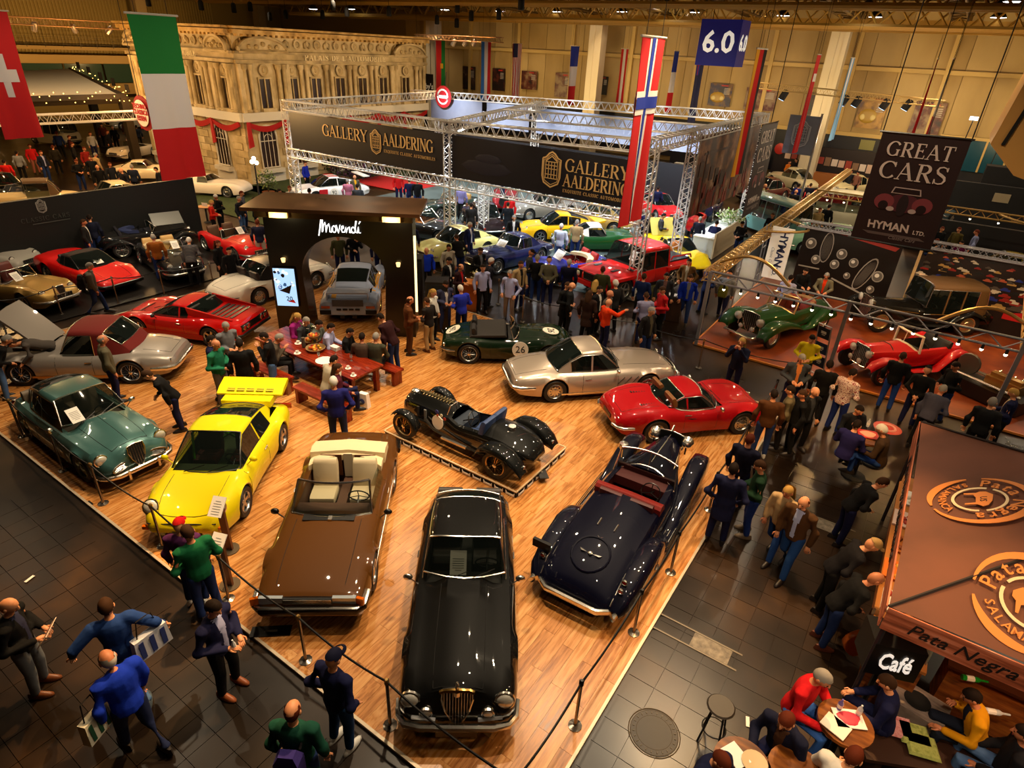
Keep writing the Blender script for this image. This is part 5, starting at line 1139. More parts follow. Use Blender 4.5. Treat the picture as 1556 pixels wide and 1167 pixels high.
# roof girders and purlins
def truss(name, label, p0, p1, w=.3, n=None, m=ALU, chord=.028, brace=.012, cat='truss', group=None, tri=False, ladder=False):
    p0, p1 = Vector(p0), Vector(p1); d = p1-p0; L = d.length; d.normalize(); ref = Vector((0, 0, 1)) if abs(d.z) < .9 else Vector((1, 0, 0))
    a = d.cross(ref).normalized(); c = a.cross(d).normalized(); h = w/2
    o = thing(name, label, cat, p0, 0, group); n = n or max(2, int(L/(w*1.15)))
    cs = [a*h+c*h, -a*h+c*h, -a*h-c*h, a*h-c*h]
    if tri: cs = [a*h+c*h, -a*h+c*h, -c*h]
    if ladder: cs = [c*h, -c*h]
    for q in cs: b = MB(); b.tube([q, q+d*L], chord, 6); b.obj('chord', m, o)
    b = MB(); K = len(cs)
    for k in range(K if not ladder else 1):
        A_, B_ = cs[k], cs[(k+1) % K]
        for i in range(n):
            s0, s1 = L*i/n, L*(i+1)/n
            b.tube([A_+d*s0, B_+d*(s0+s1)/2], brace, 4, caps=False); b.tube([B_+d*(s0+s1)/2, A_+d*s1], brace, 4, caps=False)
    stuff(b.obj('bracing', m, o)); return o
for y, z in ((48, 11.0), (38, 11.4)):
    o = struct(truss('ceiling_beam', None, (-60, y, z), (12, y, z), 1.1, 40, GIRD, .16, .06)); 
b = MB(); b.box((-19, 50, 10.6), (70, .5, .7)); struct(b.obj('ceiling_beam', GIRD, None, False))
b = MB(); b.box((XL/2, 24, 11.2), (.4, 50, .5)); 
for i in range(12):
    o = struct(truss('ceiling_beam', None, (-62+6*i, 30, 11.9), (-62+6*i, 56, 11.2), .8, 16, M('7a5c24', .6), .07, .04))
LAMPM = M('f4f2ff', .3, emit=14)
ORD = 'first second third fourth fifth sixth seventh eighth ninth tenth eleventh twelfth thirteenth fourteenth fifteenth sixteenth seventeenth eighteenth nineteenth twentieth twenty-first twenty-second twenty-third twenty-fourth twenty-fifth twenty-sixth'.split()
for k, (px, py, Y) in enumerate(sorted(((1320, 10, 46), (1522, 10, 44), (1330, 26, 52), (1517, 27, 50), (1190, 24, 50), (847, 18, 50), (945, 18, 50), (760, 17, 50), (676, 15, 52), (533, 14, 46), (476, 14, 46), (1012, 6, 46), (1055, 19, 54), (1540, 3, 40)))):
    p = GY(px, py, Y); o = thing('high_bay_lamp', ORD[k]+' round high-bay lamp from the left under the hall roof', 'lamp', p, 0, 'high-bay lamps under the hall roof')
    b = MB(); b.lathe([(.02, .5), (.12, .42), (.3, .2), (.42, .02), (.40, .0)], 14); b.obj('shade', M('4a4030', .5, .5), o); b = MB(); b.lathe([(.4, .0), (.0, -.03)], 14); b.obj('bulb', LAMPM, o)
    b = MB(); b.tube([(0, 0, .5), (0, 0, 12.6-p.z)], .02, 4); b.obj('rod', DARK, o)
for k, (px, py, Y) in enumerate(sorted(((410, 25, 36), (434, 22, 36), (490, 22, 36), (506, 8, 34), (527, 18, 36), (591, 17, 36), (695, 12, 38), (716, 24, 38), (758, 22, 38), (664, 30, 40), (694, 35, 40), (225, 2, 26), (380, 10, 32), (305, 8, 28), (792, 5, 30), (355, 12, 30)))):
    p = GY(px, py, Y); o = thing('hanging_spotlight', ORD[k]+' black theatre spotlight from the left hanging under the roof', 'spotlight', p, 0, 'theatre spotlights hanging under the roof')
    b = MB(); b.lathe([(.1, .3), (.16, .2), (.17, -.25), (.13, -.3)], 8); b.obj('housing', MATT, o); b = MB(); b.tube([(0, 0, .3), (0, 0, 12.6-p.z)], .02, 4); b.obj('cable', DARK, o)

# wall posters
POST = [['080606', '160e0c', '3a1e12', '6a5a50'], ['120e1a', '2a2240', '7a5418', 'b88a38'], ['0c0706', '200c0a', '5a2412', '8a7050']]
PM = [noisemat('poster_print%d' % i, c, 1.6, (.4, .5), detail=3, rnd=.4) for i, c in enumerate(POST)]
pos_ = [((700, 101, 721, 136), 'first dark car poster left of the tricolour flag', 0), ((745, 104, 766, 138), 'dark poster behind the blue-white-red striped flag', 2), ((789, 108, 815, 136), 'brown poster beside the stars and stripes flag', 2), ((840, 111, 866, 148), 'dark poster beside the short tricolour flag', 2), ((905, 116, 922, 144), 'narrow dark poster right of the middle pillar', 0), ((1074, 127, 1112, 162), 'blue and orange poster under the 6.0 cube', 1), ((1128, 134, 1181, 168), 'red-topped poster behind the black-red-gold flag', 2), ((1218, 141, 1248, 193), 'grey engine poster behind the thin red flag', 0), ((1300, 148, 1347, 196), 'gold and violet vintage car poster right of the pillar', 1), ((1382, 155, 1436, 204), 'dark car poster behind the green-white-red flag', 2)]
for (x0, y0, x1, y1), lb, k in pos_:
    a = GY(x0, (y0+y1)/2, YB-.5); c = GY(x1, (y0+y1)/2, YB-.5); t = GY((x0+x1)/2, y0, YB-.5).z; bo = GY((x0+x1)/2, y1, YB-.5).z
    W_, H_ = (c.x-a.x)*.9, t-bo; o = thing('wall_poster', lb, 'poster', ((a.x+c.x)/2, YB-.25, bo))
    b = MB(); b.box((0, 0, H_/2), (W_, .06, H_)); b.obj('print', PM[k], o, False)
    b = MB(); b.box((W_*.15, -.05, H_*.92), (W_*.3, .02, H_*.06)); b.obj('badge', M('b0281a', .5), o, False)
    if k == 1:
        b = MB(); b.ball((-.1*W_, -.05, H_*.4), (W_*.34, .05, H_*.24), 12, 6); b.ball((-.28*W_, -.09, H_*.36), (W_*.1, .04, H_*.1), 10, 5, 1); b.ball((.1*W_, -.09, H_*.36), (W_*.1, .04, H_*.1), 10, 5, 1); b.obj('car_print', [M('b08a2c', .4), M('e0c880', .4)], o)
    b = MB()
    for i in range(5): b.box((W_*.28, -.045, H_*(.8-.06*i)), (W_*.26, .02, H_*.02))
    b.obj('caption', M('c8c0b0', .5), o, False)
# 6.0 hall number cube
p = GY(1098, 66, 40); o = thing('hall_number_cube', 'blue hanging cube with the hall number 6.0', 'sign', p, radians(0)); b = MB(); b.box((0, 0, 0), (2.3, 1.6, 2.3)); b.obj('cube', M('141a7a', .5, emit=.12), o, False)
text('6.0', 1.5, (0, -.82, 0), XA, ZA, M('f2ead8', .5, emit=.5), 'lettering', o, .01, bold=.02)
text('6.0', 1.1, (1.17, 0, 0), YA, ZA, M('f2ead8', .5, emit=.5), 'lettering', o, .01, bold=.02)
for x in (-.8, .8): b = MB(); b.tube([(x, 0, 1.1), (x, 0, 1.75)], .02, 4); b.obj('cable', DARK, o)
# ---------------- palace facade backdrop ----------------
FX, FY, FXL, FY1 = -36.2, 24.3, -47.6, 40.7
STONE = noisemat('facade_stone', ['8a7852', 'bfa878', 'dcc79a'], 1.2, (.6, .8), bump=.1, rnd=.2); GOLDST = noisemat('facade_gold_stone', ['8a6a30', 'c8a058', 'e6c88a'], 1.6, (.5, .7), bump=.15)
DKW = M('2a1c10', .3); PALE = M('d9d2c0', .7)
pa = thing('palace_facade', 'tall palace facade backdrop with arched windows and columns behind the Italian flag', 'facade', (0, 0, 0))
b = MB(); b.box(((FX+FXL)/2, FY+.3, 4.3), (FX-FXL, .6, 8.6)); b.box((FX-.3, (FY+.6+FY1)/2, 4.3), (.6, FY1-FY-.6, 8.6)); b.obj('wall', STONE, pa, False)
# frames: face A faces -Y (u along +X), face B faces +X (u along +Y)
FA = frame((FXL, FY, 0), XA, ZA); LA = FX-FXL; FB = frame((FX, FY, 0), YA, ZA); LB = FY1-FY
def fbox(b, F, u, v, w, du, dv, dw, mi=0):
    P = [F(u+a*du/2, v+c*dv/2, w+e*dw/2) for e in (-1, 1) for a, c in ((-1, -1), (1, -1), (1, 1), (-1, 1))]
    b.add(P, [(3, 2, 1, 0), (4, 5, 6, 7), (0, 1, 5, 4), (1, 2, 6, 5), (2, 3, 7, 6), (3, 0, 4, 7)], mi)
def arch_pts(u, v0, w, h, n=10): return [(u-w/2, v0), (u+w/2, v0)]+[(u+w/2*cos(pi*i/n), v0+h-w/2+w/2*sin(pi*i/n)) for i in range(n+1)]
for F, L, wins, bays, doors in ((FA, LA, (1.4, 8.9), ((0.2, 2.2), (9.3, 11.2)), ()), (FB, LB, (1.5, 4.2, 7.4), ((.2, 3.4), (13.0, 16.2)), ())):
    # rusticated blocks on the ground storey
    bl = MB()
    if F is FA: bl.box((0, 0, 0), (.96, .1, .40))
    else: bl.box((0, 0, 0), (.1, .96, .40))
    bl = bl.mesh('stone_block', STONE, False)
    for r in range(8):
        for k in range(int(L/1.0)):
            u = .5+k+(.5 if r % 2 else 0); v = .5+.43*r
            if u > L-.2 or any(abs(u-q) < 1.15 for q in wins) or (F is FB and u > 11): continue
            mobj('stone_block', bl, pa, F(u, v, .03))
    for q in wins:
        b = MB(); P = arch_pts(q, .9, 1.25, 2.5); b.add([F(x, y, .06) for x, y in P], [tuple(range(len(P)))]); o = b.obj('arched_window', DKW, pa, False)
        b = MB(); fr = [F(x, y, .1) for x, y in P]; b.tube(fr, .07, 5, closed=True); 
        for x in (-.3, 0, .3): b.tube([F(q+x, .95, .1), F(q+x, 3.1, .1)], .025, 4)
        b.tube([F(q-.6, 2.5, .1), F(q+.6, 2.5, .1)], .03, 4); b.tube([F(q+.3*cos(a), 2.6+.3*sin(a), .1) for a in [pi*i/8 for i in range(9)]], .02, 4); b.obj('window_frame', PALE, o)
        b = MB(); fbox(b, F, q, .72, .2, 1.6, .25, .4); b.obj('window_sill', PALE, pa, False)
        b = MB(); fbox(b, F, q, .3, .06, 1.9, .7, .15); b.obj('dado_panel', PALE, pa, False)
    b = MB(); fbox(b, F, L/2, 3.95, .1, L+.4, .5, .5); b.obj('string_course', PALE, pa, False)
    b = MB(); fbox(b, F, L/2, 6.98, .12, L+.3, .18, .45); fbox(b, F, L/2, 7.45, .14, L+.3, .14, .5); b.obj('entablature', STONE, pa, False)
    b = MB(); fbox(b, F, L/2, 8.5, .2, L+.4, .22, .7); fbox(b, F, L/2, 8.72, .28, L+.5, .12, .9)
    for k in range(int(L/.4)): fbox(b, F, .2+.4*k, 8.35, .3, .2, .16, .3)
    b.obj('cornice', GOLDST, pa, False)
    b = MB()      # relief frieze
    for k in range(int(L/.8)):
        u = .5+.8*k
        if k % 2: b.lathe([(.24, 0), (.28, .08), (.18, .1), (.14, .05), (0, .08)], 10, tuple(F(u, 7.95, .05)), 'y' if F is FA else 'x')
        else:
            for d in (-.16, 0, .16): c_ = F(u+d, 7.9+.1*(d == 0), .08); b.ball(c_, (.11, .11, .2), 6, 4)
    stuff(b.obj('frieze_relief', STONE, pa))
    # upper storey columns and windows
    us = [q for q in ([.35, .75, 1.9, 2.3, 3.5, 3.9, 5.1, 5.5, 6.7, 7.1, 8.3, 8.7, 9.5, 9.9, 10.9, 11.2] if F is FA else [.4, .8, 2.8, 3.2]+[4.5+2.05*k+d for k in range(4) for d in (0, .45)]+[12.7, 13.1, 15.4, 15.8])]
    cm = MB(); cm.lathe([(.2, 0), (.2, .12), (.14, .16), (.125, 2.25), (.13, 2.3), (.2, 2.38), (.22, 2.6), (.24, 2.62)], 10); cm = cm.mesh('column', STONE)
    for u in us: mobj('column', cm, pa, F(u, 4.22, .22))
    ws_ = ([1.3, 2.9, 4.5, 6.1, 7.7, 10.4] if F is FA else [1.8, 3.85, 5.75, 7.8, 9.85, 11.9, 14.3])
    for u in ws_:
        b = MB(); fbox(b, F, u, 5.2, .02, .8, 1.7, .1); o = b.obj('tall_window', DKW, pa, False)
        b = MB(); 
        for x in (-.42, 0, .42): fbox(b, F, u+x, 5.2, .1, .07, 1.75, .08)
        fbox(b, F, u, 6.08, .1, .95, .1, .12); b.obj('window_frame', STONE, o, False)
        b = MB(); c_ = F(u, 6.5, .1); b.lathe([(.3, 0), (.34, .06), (.26, .1), (.2, .02), (0, .02)], 12, tuple(c_), 'y' if F is FA else 'x'); b.ball(F(u, 6.5, .12), (.1, .1, .16), 6, 5); b.obj('bust_niche', STONE, pa)
        b = MB(); fbox(b, F, u, 4.3, .2, 1.0, .2, .3); b.obj('window_sill', STONE, pa, False)
    for u0, u1 in bays:     # segmental pediments
        uc, hw_ = (u0+u1)/2, (u1-u0)/2+.1; b = MB(); A_ = [(uc+hw_*cos(a), 7.52+.75*sin(a)) for a in [pi*i/12 for i in range(13)]]
        b.poly([F(x, y, .05) for x, y in A_], F(0, 0, .3)-F(0, 0, 0)); b.tube([F(x, y, .38) for x, y in A_], .1, 5); b.tube([F(uc-hw_, 7.52, .38), F(uc+hw_, 7.52, .38)], .09, 5)
        for k in range(5): b.ball(F(uc-hw_*.55+hw_*.28*k, 7.75+.15*(k == 2), .38), (.16, .16, .14), 6, 4)
        b.obj('pediment', STONE, pa)
        for e in (u0-.05, u1+.05): b = MB(); fbox(b, F, e, 5.5, .12, .3, 2.7, .3); b.obj('pilaster', STONE, pa, False)
    b = MB()         # red swags
    n = int(L/2.4)
    for k in range(n):
        for i in range(8):
            u0, u1 = L*(k+i/8)/n, L*(k+(i+1)/8)/n; s0, s1 = [.32*sin(pi*q/8) for q in (i, i+1)]
            P = [F(u0, 3.72-s0, .4), F(u1, 3.72-s1, .4), F(u1, 3.45-s1*1.2, .34), F(u0, 3.45-s0*1.2, .34)]; b.poly(P, F(0, 0, -.1)-F(0, 0, 0))
        u = L*k/n+.05; b.poly([F(u-.1, 3.7, .42), F(u+.1, 3.7, .42), F(u+.2, 2.3, .42), F(u-.16, 2.2, .42)], F(0, 0, -.08)-F(0, 0, 0))
    b.obj('red_swag', M('b01414', .7), pa, False)
GT = M('f8e8b8', .5)
serif("PALAIS DE L'AUTOMOBILE", .34, (FX+.36, 26.9, 7.08), YA, ZA, GT, pa, track=.16, width=1.15, align=0).location = (0, 2.2, 0)
serif("PALAIS DE L'AUTOMOBILE", .34, (FXL+2.6, FY-.36, 7.08), XA, ZA, GT, pa, track=.1, width=.95)
GRASS = noisemat('grass', ['141c06', '2a3a0c', '40540f'], 14, (.8, .9), bump=.4)
b = MB(); b.box((-31, 21.5, .012), (9.5, 5.6, .02)); b.box((-34, 32, .012), (4, 18, .02)); tag(b.obj('grass_mat', GRASS, None, False), 'green artificial grass in front of the facade', 'grass', kind='stuff')
cp = G(600, 278, .03); b = MB(); b.box((0, 0, 0), (5.0, 3.6, .03)); tag(b.obj('red_carpet', M('c01810', .9), None, False, (cp.x, cp.y, .03)), 'red carpet square on the grass behind the dark arch', 'carpet')
# forecourt lamp post, pot plants, purple hedge
p = G(396, 312); o = thing('lamp_post', 'black three-globe lamp post in front of the facade', 'lamp', p); b = MB(); b.lathe([(.16, 0), (.1, .3), (.05, .4), (.04, 2.1)], 8); b.tube([(-.2, 0, 2.2), (0, 0, 2.1), (.2, 0, 2.2)], .025, 5); b.obj('post', MATT, o)
for x, z in ((-.2, 2.3), (.2, 2.3), (0, 2.5)): b = MB(); b.ball((x, 0, z), .11, 8, 6); b.obj('globe', M('fff0c8', .3, emit=9), o)
def bush(name, label, p, w, h, cols, n=160, pot=None, cat='plant', lw=.09):
    o = thing(name, label, cat, p); z0 = 0
    if pot: b = MB(); b.lathe([(.26, 0), (.34, .5), (.36, .52), (.3, .5)], 10); b.obj('pot', M(pot, .6), o); z0 = .5; b = MB(); b.tube([(0, 0, .4), (.03, 0, .5+h*.5)], .03, 5); b.obj('stem', M('4a3018', .7), o)
    b = MB()
    for i in range(n):
        a, e, r = RN.uniform(0, 2*pi), RN.uniform(-1, 1), RN.random()**.4
        c = Vector((w*r*cos(a)*sqrt(1-e*e), w*r*sin(a)*sqrt(1-e*e), z0+h*(.5+.5*e*r))); d = Vector((RN.uniform(-1, 1), RN.uniform(-1, 1), RN.uniform(-.2, 1))).normalized(); s_ = d.cross(Vector((0, 0, 1))).normalized()
        b.add([c, c+d*lw+s_*lw*.5, c+d*lw*2.2, c+d*lw-s_*lw*.5], [(0, 1, 2, 3)], RN.randrange(len(cols)))
    stuff(b.obj('foliage', [M(q, .7) for q in cols], o, False))
    return o
bush('potted_shrub', 'potted green shrub beside the facade lamp post', G(410, 305), .6, 1.2, ['2a3a12', '4a5a1e', '6a7a30'], 260, '8a4a20')
bush('flower_hedge', 'purple flowering hedge behind the white racing coupe', G(545, 272), 2.0, 1.1, ['3a1a3a', '5a2a4a', '1e2a10'], 700, lw=.13)
bush('green_hedge', 'dark green hedge beside the purple flowers', G(500, 262), 1.0, 1.2, ['1a2a0c', '2c3c14'], 350, lw=.13)
# ---------------- national flags ----------------
FL = dict(r='d01416', w='ece4da', g='0f7a2c', b='15309a', k='14110f', y='e8a414', n='1a1c48', lb='6fa0c8', sb='2a6fc4', o='e0701a')
def flag(label, bot, parts, px=None, Y=None, w=1.32, ln=4.2, sway=.05):
    if px: q = GY(px[0], px[1], Y); p = Vector((q.x, q.y, 4.5))
    else: p = G(*bot, 4.5)
    o = thing('hanging_flag', label, 'flag', (p.x, p.y, 4.5), pi/2)
    ph = RN.random()*6
    for k, (x0, x1, y0, y1, c) in enumerate(parts):
        b = MB(); lay = 0 if k == 0 else .006*k; ny = 8; nx = max(2, int((x1-x0)*8)+1)
        for s_ in (1, -1):
            st = len(b.v); vs = []
            for i in range(ny+1):
                v = lerp(y0, y1, i/ny)
                for j in range(nx+1):
                    u = lerp(x0, x1, j/nx); wv = .05*sin(u*9+ph+v*2)*(1.1-v)+.03*sin(u*17+ph*2)*(1-v); vs.append(((u-.5)*w*(1-.06*sin(pi*v)), s_*(.006+lay)+wv, v*ln))
            b.add(vs, [(i*(nx+1)+j, i*(nx+1)+j+1, (i+1)*(nx+1)+j+1, (i+1)*(nx+1)+j) for i in range(ny) for j in range(nx)])
        b.obj('cloth' if k == 0 else 'cloth_panel', M(FL[c], .8), o)
    b = MB(); b.tube([(-w/2-.06, 0, ln+.02), (w/2+.06, 0, ln+.02)], .03, 6); b.obj('rail', M('d8ccb4', .4), o)
    for e in (-w/3, w/3): b = MB(); b.tube([(e, 0, ln), (e, 0, 12.6-4.5)], .008, 4); b.obj('cable', DARK, o)
    return o
H3 = lambda a, b_, c: [(0, 1, .667, 1, a), (0, 1, .333, .667, b_), (0, 1, 0, .333, c)]
V3 = lambda a, b_, c: [(0, .333, 0, 1, a), (.333, .667, 0, 1, b_), (.667, 1, 0, 1, c)]
flag('large green-white-red flag hanging in front of the facade', (281, 271), H3('g', 'w', 'r'))
flag('red flag with a white cross at the upper left edge', (38, 210), [(0, 1, 0, 1, 'r'), (.40, .58, .34, .68, 'w'), (.16, .82, .46, .56, 'w')])
flag('red flag with a blue and white Nordic cross in the centre', (956, 339), [(0, 1, 0, 1, 'r'), (.36, .64, 0, 1, 'w'), (0, 1, .62, .74, 'w'), (.44, .57, 0, 1, 'b'), (0, 1, .65, .71, 'b')])
flag('black, red and gold vertical flag beside the brown mural', (1118, 266), [(0, .333, 0, 1, 'y'), (.333, .667, 0, 1, 'r'), (.667, 1, 0, 1, 'k')])
flag('red and green flag with a gold badge near the left pillar', (670, 138), [(0, .6, 0, 1, 'r'), (.6, 1, 0, 1, 'g'), (.45, .75, .45, .55, 'y')])
flag('blue, white and red lengthwise flag above the gallery banners', (737, 152), V3('sb', 'w', 'r'))
flag('stars and stripes flag above the gallery back truss', (783, 150), [(0, 1, 0, 1, 'r')]+[(.08+.154*i, .154+.154*i, 0, 1, 'w') for i in range(6)]+[(0, .5, .76, 1, 'n')])
flag('short tricolour flag left of the middle pillar', None, H3('b', 'w', 'r'), (874, 74), 48)
flag('red flag with a white lengthwise stripe right of the middle pillar', (940, 160), V3('r', 'w', 'r'))
flag('narrow tricolour flag right of the Nordic cross flag', None, H3('b', 'w', 'r'), (1028, 83), 50, w=.9)
flag('dark blue ensign flag hanging under the number cube', None, [(0, 1, 0, 1, 'n'), (.0, .5, .7, 1, 'b'), (.2, .3, .7, 1, 'r'), (0, .5, .82, .88, 'r')], (1066, 88), 40)
flag('narrow red flag with a white cross above the far stands', (1208, 232), [(0, 1, 0, 1, 'r'), (.1, .9, .74, .82, 'w')], w=.8)
flag('pale blue and white flag against the right pillar', (1262, 213), V3('lb', 'w', 'lb'))
flag('thin all-red flag edge-on behind the large banner', None, [(0, 1, 0, 1, 'r')], (1426, 88), 31, w=.35)
flag('green, white and red flag with a maple leaf shape behind the large banner', None, [(0, 1, 0, 1, 'w'), (.55, 1, .8, 1, 'g'), (.5, 1, 0, .42, 'r'), (0, .3, .4, .55, 'r')], (1446, 101), 30)
# ---------------- gallery stand ----------------
GX0, GX1, GY0, GY1 = -28.4, -8.7, 21.6, 36.4
BRASS = M('e0b878', .5, .1); NAVY = M('0e0f1a', .5); PX1 = -17.8
lb_ = lambda s: s
for n_, a, c_, tri in (('lower front truss of the gallery stand, left half', (GX0, GY0, 3.1), (PX1, GY0, 3.1), 0), ('lower front truss of the gallery stand, right half', (PX1, GY0, 3.1), (GX1, GY0, 3.1), 0), ('upper front truss of the gallery stand, left half', (GX0, GY0, 5.35), (PX1, GY0, 5.35), 0), ('upper front truss of the gallery stand, right half', (PX1, GY0, 5.35), (GX1, GY0, 5.55), 0), ('upper right-side truss of the gallery stand', (GX1, GY0, 5.6), (GX1, GY1, 5.75), 0), ('upper back truss of the gallery stand', (GX0-5, GY1, 5.2), (GX1, GY1, 5.75), 0), ('upper left-side truss of the gallery stand', (GX0, GY0, 5.35), (GX0-3, GY1, 5.2), 0), ('middle cross truss of the gallery stand', (PX1, GY0, 5.35), (PX1-4.5, GY1, 5.3), 0), ('inner cross truss of the gallery stand', (PX1-2, 28.5, 5.35), (GX1, 28.5, 5.6), 0)):
    truss('box_truss', n_, a, c_, .42, m=M('dedad4', .4, .25), chord=.03, brace=.016)
for n_, x, y, h in (('gallery truss tower left of the left banner', GX0, GY0, 5.6), ('gallery truss tower between the two banners', PX1, GY0, 5.6), ('gallery truss tower under the Nordic cross flag', GX1+.05, GY0, 5.8), ('gallery truss tower at the near edge of the brown mural', GX1, 26.0, 5.7), ('gallery truss tower at the far edge of the brown mural', GX1, GY1, 6), ('gallery truss tower behind the cool-lit back panels', PX1-5, GY1, 5.5), ('gallery truss tower left of the small crest panel', -31, GY1, 5.4), ('thin gallery truss tower near the lower left cars', PX1-.2, 24.4, 3.3)):
    o = truss('truss_tower', n_, (x, y, 0), (x, y, h), .36, m=M('dedad4', .4, .25), chord=.03, brace=.015, n=14); b = MB(); b.box((0, 0, .03), (.7, .7, .04)); b.obj('base_plate', ALU, o, False)
def banner(label, x0, x1, y, z0, z1):
    o = thing('fabric_banner', label, 'banner', (x0, y, z0)); b = MB(); b.box(((x1-x0)/2, 0, (z1-z0)/2), (x1-x0, .03, z1-z0)); b.obj('panel', NAVY, o, False); return o
o = banner('dark banner with gold lettering and crest on one line, left', GX0+.3, PX1-.25, GY0-.12, 3.35, 5.05)
serif('GALLERY', .52, (2.45, -.03, .86), XA, ZA, BRASS, o, width=1.05, track=.05); shield((6.05, -.03, .42), XA, ZA, 1.05, BRASS, o)
serif('AALDERING', .52, (6.5, -.03, .86), XA, ZA, BRASS, o, width=.82, track=.03); serif('EXQUISITE CLASSIC AUTOMOBILES', .13, (6.55, -.03, .55), XA, ZA, BRASS, o, width=.95, track=.18)
o = banner('dark banner with gold crest and two-line lettering, right', PX1+.25, GX1-.35, GY0-.12, 3.35, 5.05)
shield((4.95, -.03, .3), XA, ZA, 1.3, BRASS, o); serif('GALLERY', .46, (5.55, -.03, .98), XA, ZA, BRASS, o, width=1.02, track=.06); serif('AALDERING', .46, (5.5, -.03, .42), XA, ZA, BRASS, o, width=.86, track=.03); serif('EXQUISITE CLASSIC AUTOMOBILES', .12, (5.52, -.03, .2), XA, ZA, BRASS, o, width=.9, track=.2)
b = MB(); b.ball((1.8, -.02, .6), (1.3, .01, .3), 14, 4); b.ball((1.9, -.022, .95), (.7, .01, .2), 12, 4); b.obj('car_print', M('1c1d2c', .5), o)
GREY = noisemat('lit_fabric', ['6c7288', '7d8398', '8d92a4'], .6, (.6, .8))
for lb, x0, x1 in (('grey lit fabric panel at the left back of the gallery stand', -31.5, -27.0), ('grey lit fabric panel with mirrored lettering, back centre', -26.6, -23.2), ('grey lit fabric panel with mirrored lettering, back right', -22.6, GX1-.4)):
    o = thing('fabric_banner', lb, 'banner', (x0, GY1-.2, 3.6)); b = MB(); b.box(((x1-x0)/2, 0, .75), (x1-x0, .03, 1.5)); b.obj('panel', GREY, o, False)
    if x1-x0 < 4: text('GALLERY AALDERING', .42, ((x1-x0)/2, -.03, .8), (-1, 0, 0), ZA, M('9498aa', .5), 'lettering', o, .004)
    if x1-x0 > 8: text('GALLERY AALDERING', .8, ((x1-x0)/2-1.5, -.03, .8), (-1, 0, 0), ZA, M('9498aa', .5), 'lettering', o, .004)
b = MB(); b.box((-23, GY1+.6, 1.4), (22, .2, 2.8)); tag(b.obj('stand_partition', M('0d0d14', .6), None, False), 'low dark wall at the back of the gallery stand', 'wall')
b = MB(); b.box(((GX0+GX1)/2, (GY0+GY1)/2+.1, .008), (GX1-GX0, GY1-GY0+1.8, .016)); tag(b.obj('stand_carpet', noisemat('grey_carpet', ['46524f', '5c6a67', '74827e'], .8, (.25, .5)), None, False), 'grey-green glossy floor covering of the gallery stand', 'carpet')
MUR = noisemat('mural_brown', ['140a06', '4a2410', '8a5a34', 'c8a484'], 1.3, (.5, .6), detail=8, pos=[.3, .45, .6, .75])
o = thing('mural_panel', 'brown mural of an old car works on the gallery right side', 'mural', (GX1+.1, 26.4, 2.3)); b = MB(); b.box((0, 4.6, 1.6), (.04, 9.2, 3.3)); b.obj('print', MUR, o, False)
b = MB()
for i in range(5): b.box((.03, .7+.75*i, 1.9-.16*i), (.02, .5, .6)); 
b.box((.03, 2.5, 2.5), (.02, 3.4, .1)); b.box((.03, 1.2, 1.3), (.02, .14, 2.6)); b.obj('beam_print', M('3a1208', .5), o, False)
b = MB()
for i in range(26): 
    y, z = RN.uniform(.4, 8.6), RN.uniform(.1, 1.2); b.ball((.03, y, z+.32), (.012, .09, .1), 6, 4); b.box((.03, y, z), (.02, .26, .5))
stuff(b.obj('crowd_print', M('8a2a14', .6), o, False))
GB = M('2a1618', .6)
def greatcars(label, o, x, y, W_, H_):
    nr = Vector(x).cross(Vector(y)); f = frame((0, 0, 0), x, y); b = MB(); b.poly([f(0, 0), f(W_, 0), f(W_, H_), f(0, H_)], -nr*.02); b.obj('panel', GB, o, False)
    LT = M('e0d0c8', .5); k = W_/1.66
    serif('GREAT', .30*k, f(W_*.5, H_*.80, .004), x, y, LT, o, align=.5, track=.08); serif('CARS', .36*k, f(W_*.5, H_*.60, .004), x, y, LT, o, align=.5, track=.08, width=1.1)
    b = MB(); c = f(W_*.5, H_*.38, .006)
    def blob(u, v, ru, rv, mi, d): b.poly([c+Vector(x)*(u+ru*cos(a))*k+Vector(y)*(v+rv*sin(a))*k+nr*d for a in [2*pi*i/18 for i in range(18)]], nr*.004, mi)
    blob(0, .02, .34, .2, 0, 0); blob(-.38, .02, .2, .17, 1, .002); blob(.38, .02, .2, .17, 1, .002); blob(-.38, -.06, .1, .1, 3, .004); blob(.38, -.06, .1, .1, 3, .004); blob(0, -.02, .11, .24, 2, .004); blob(-.22, -.12, .08, .05, 4, .006); blob(.22, -.12, .08, .05, 4, .006)
    b.poly([c+Vector(x)*u*k+Vector(y)*v*k+nr*.003 for u, v in ((-.3, .22), (.3, .22), (.26, .36), (-.26, .36))], nr*.004, 4); b.poly([c+Vector(x)*u*k+Vector(y)*v*k+nr*.008 for u, v in ((-.27, .24), (.27, .24), (.24, .34), (-.24, .34))], nr*.004, 3)
    b.box(c-Vector(y)*.26*k, (.001, .001, .001)); b.obj('car_print', [M('5a2a34', .5), M('8a4048', .5), M('2a2024', .5), M('241418', .5), M('c8b4b0', .5)], o, False)
    t = text('HYMAN', .24*k, f(W_*.42, H_*.16, .006), x, y, LT, 'lettering', o, .004, shear=-.1, bold=.03); text('LTD.', .12*k, f(W_*.80, H_*.14, .006), x, y, LT, 'lettering', o, .004, bold=.02)
    text('Classic Cars', .11*k, f(W_*.62, H_*.06, .006), x, y, M('9a8c88', .5), 'lettering', o, .004, shear=.3); b = MB(); b.poly([f(W_*.12, H_*.095, .004), f(W_*.82, H_*.095, .004), f(W_*.9, H_*.07, .004), f(W_*.2, H_*.07, .004)], nr*.004); b.obj('underline', M('6a5c5a', .5), o, False)
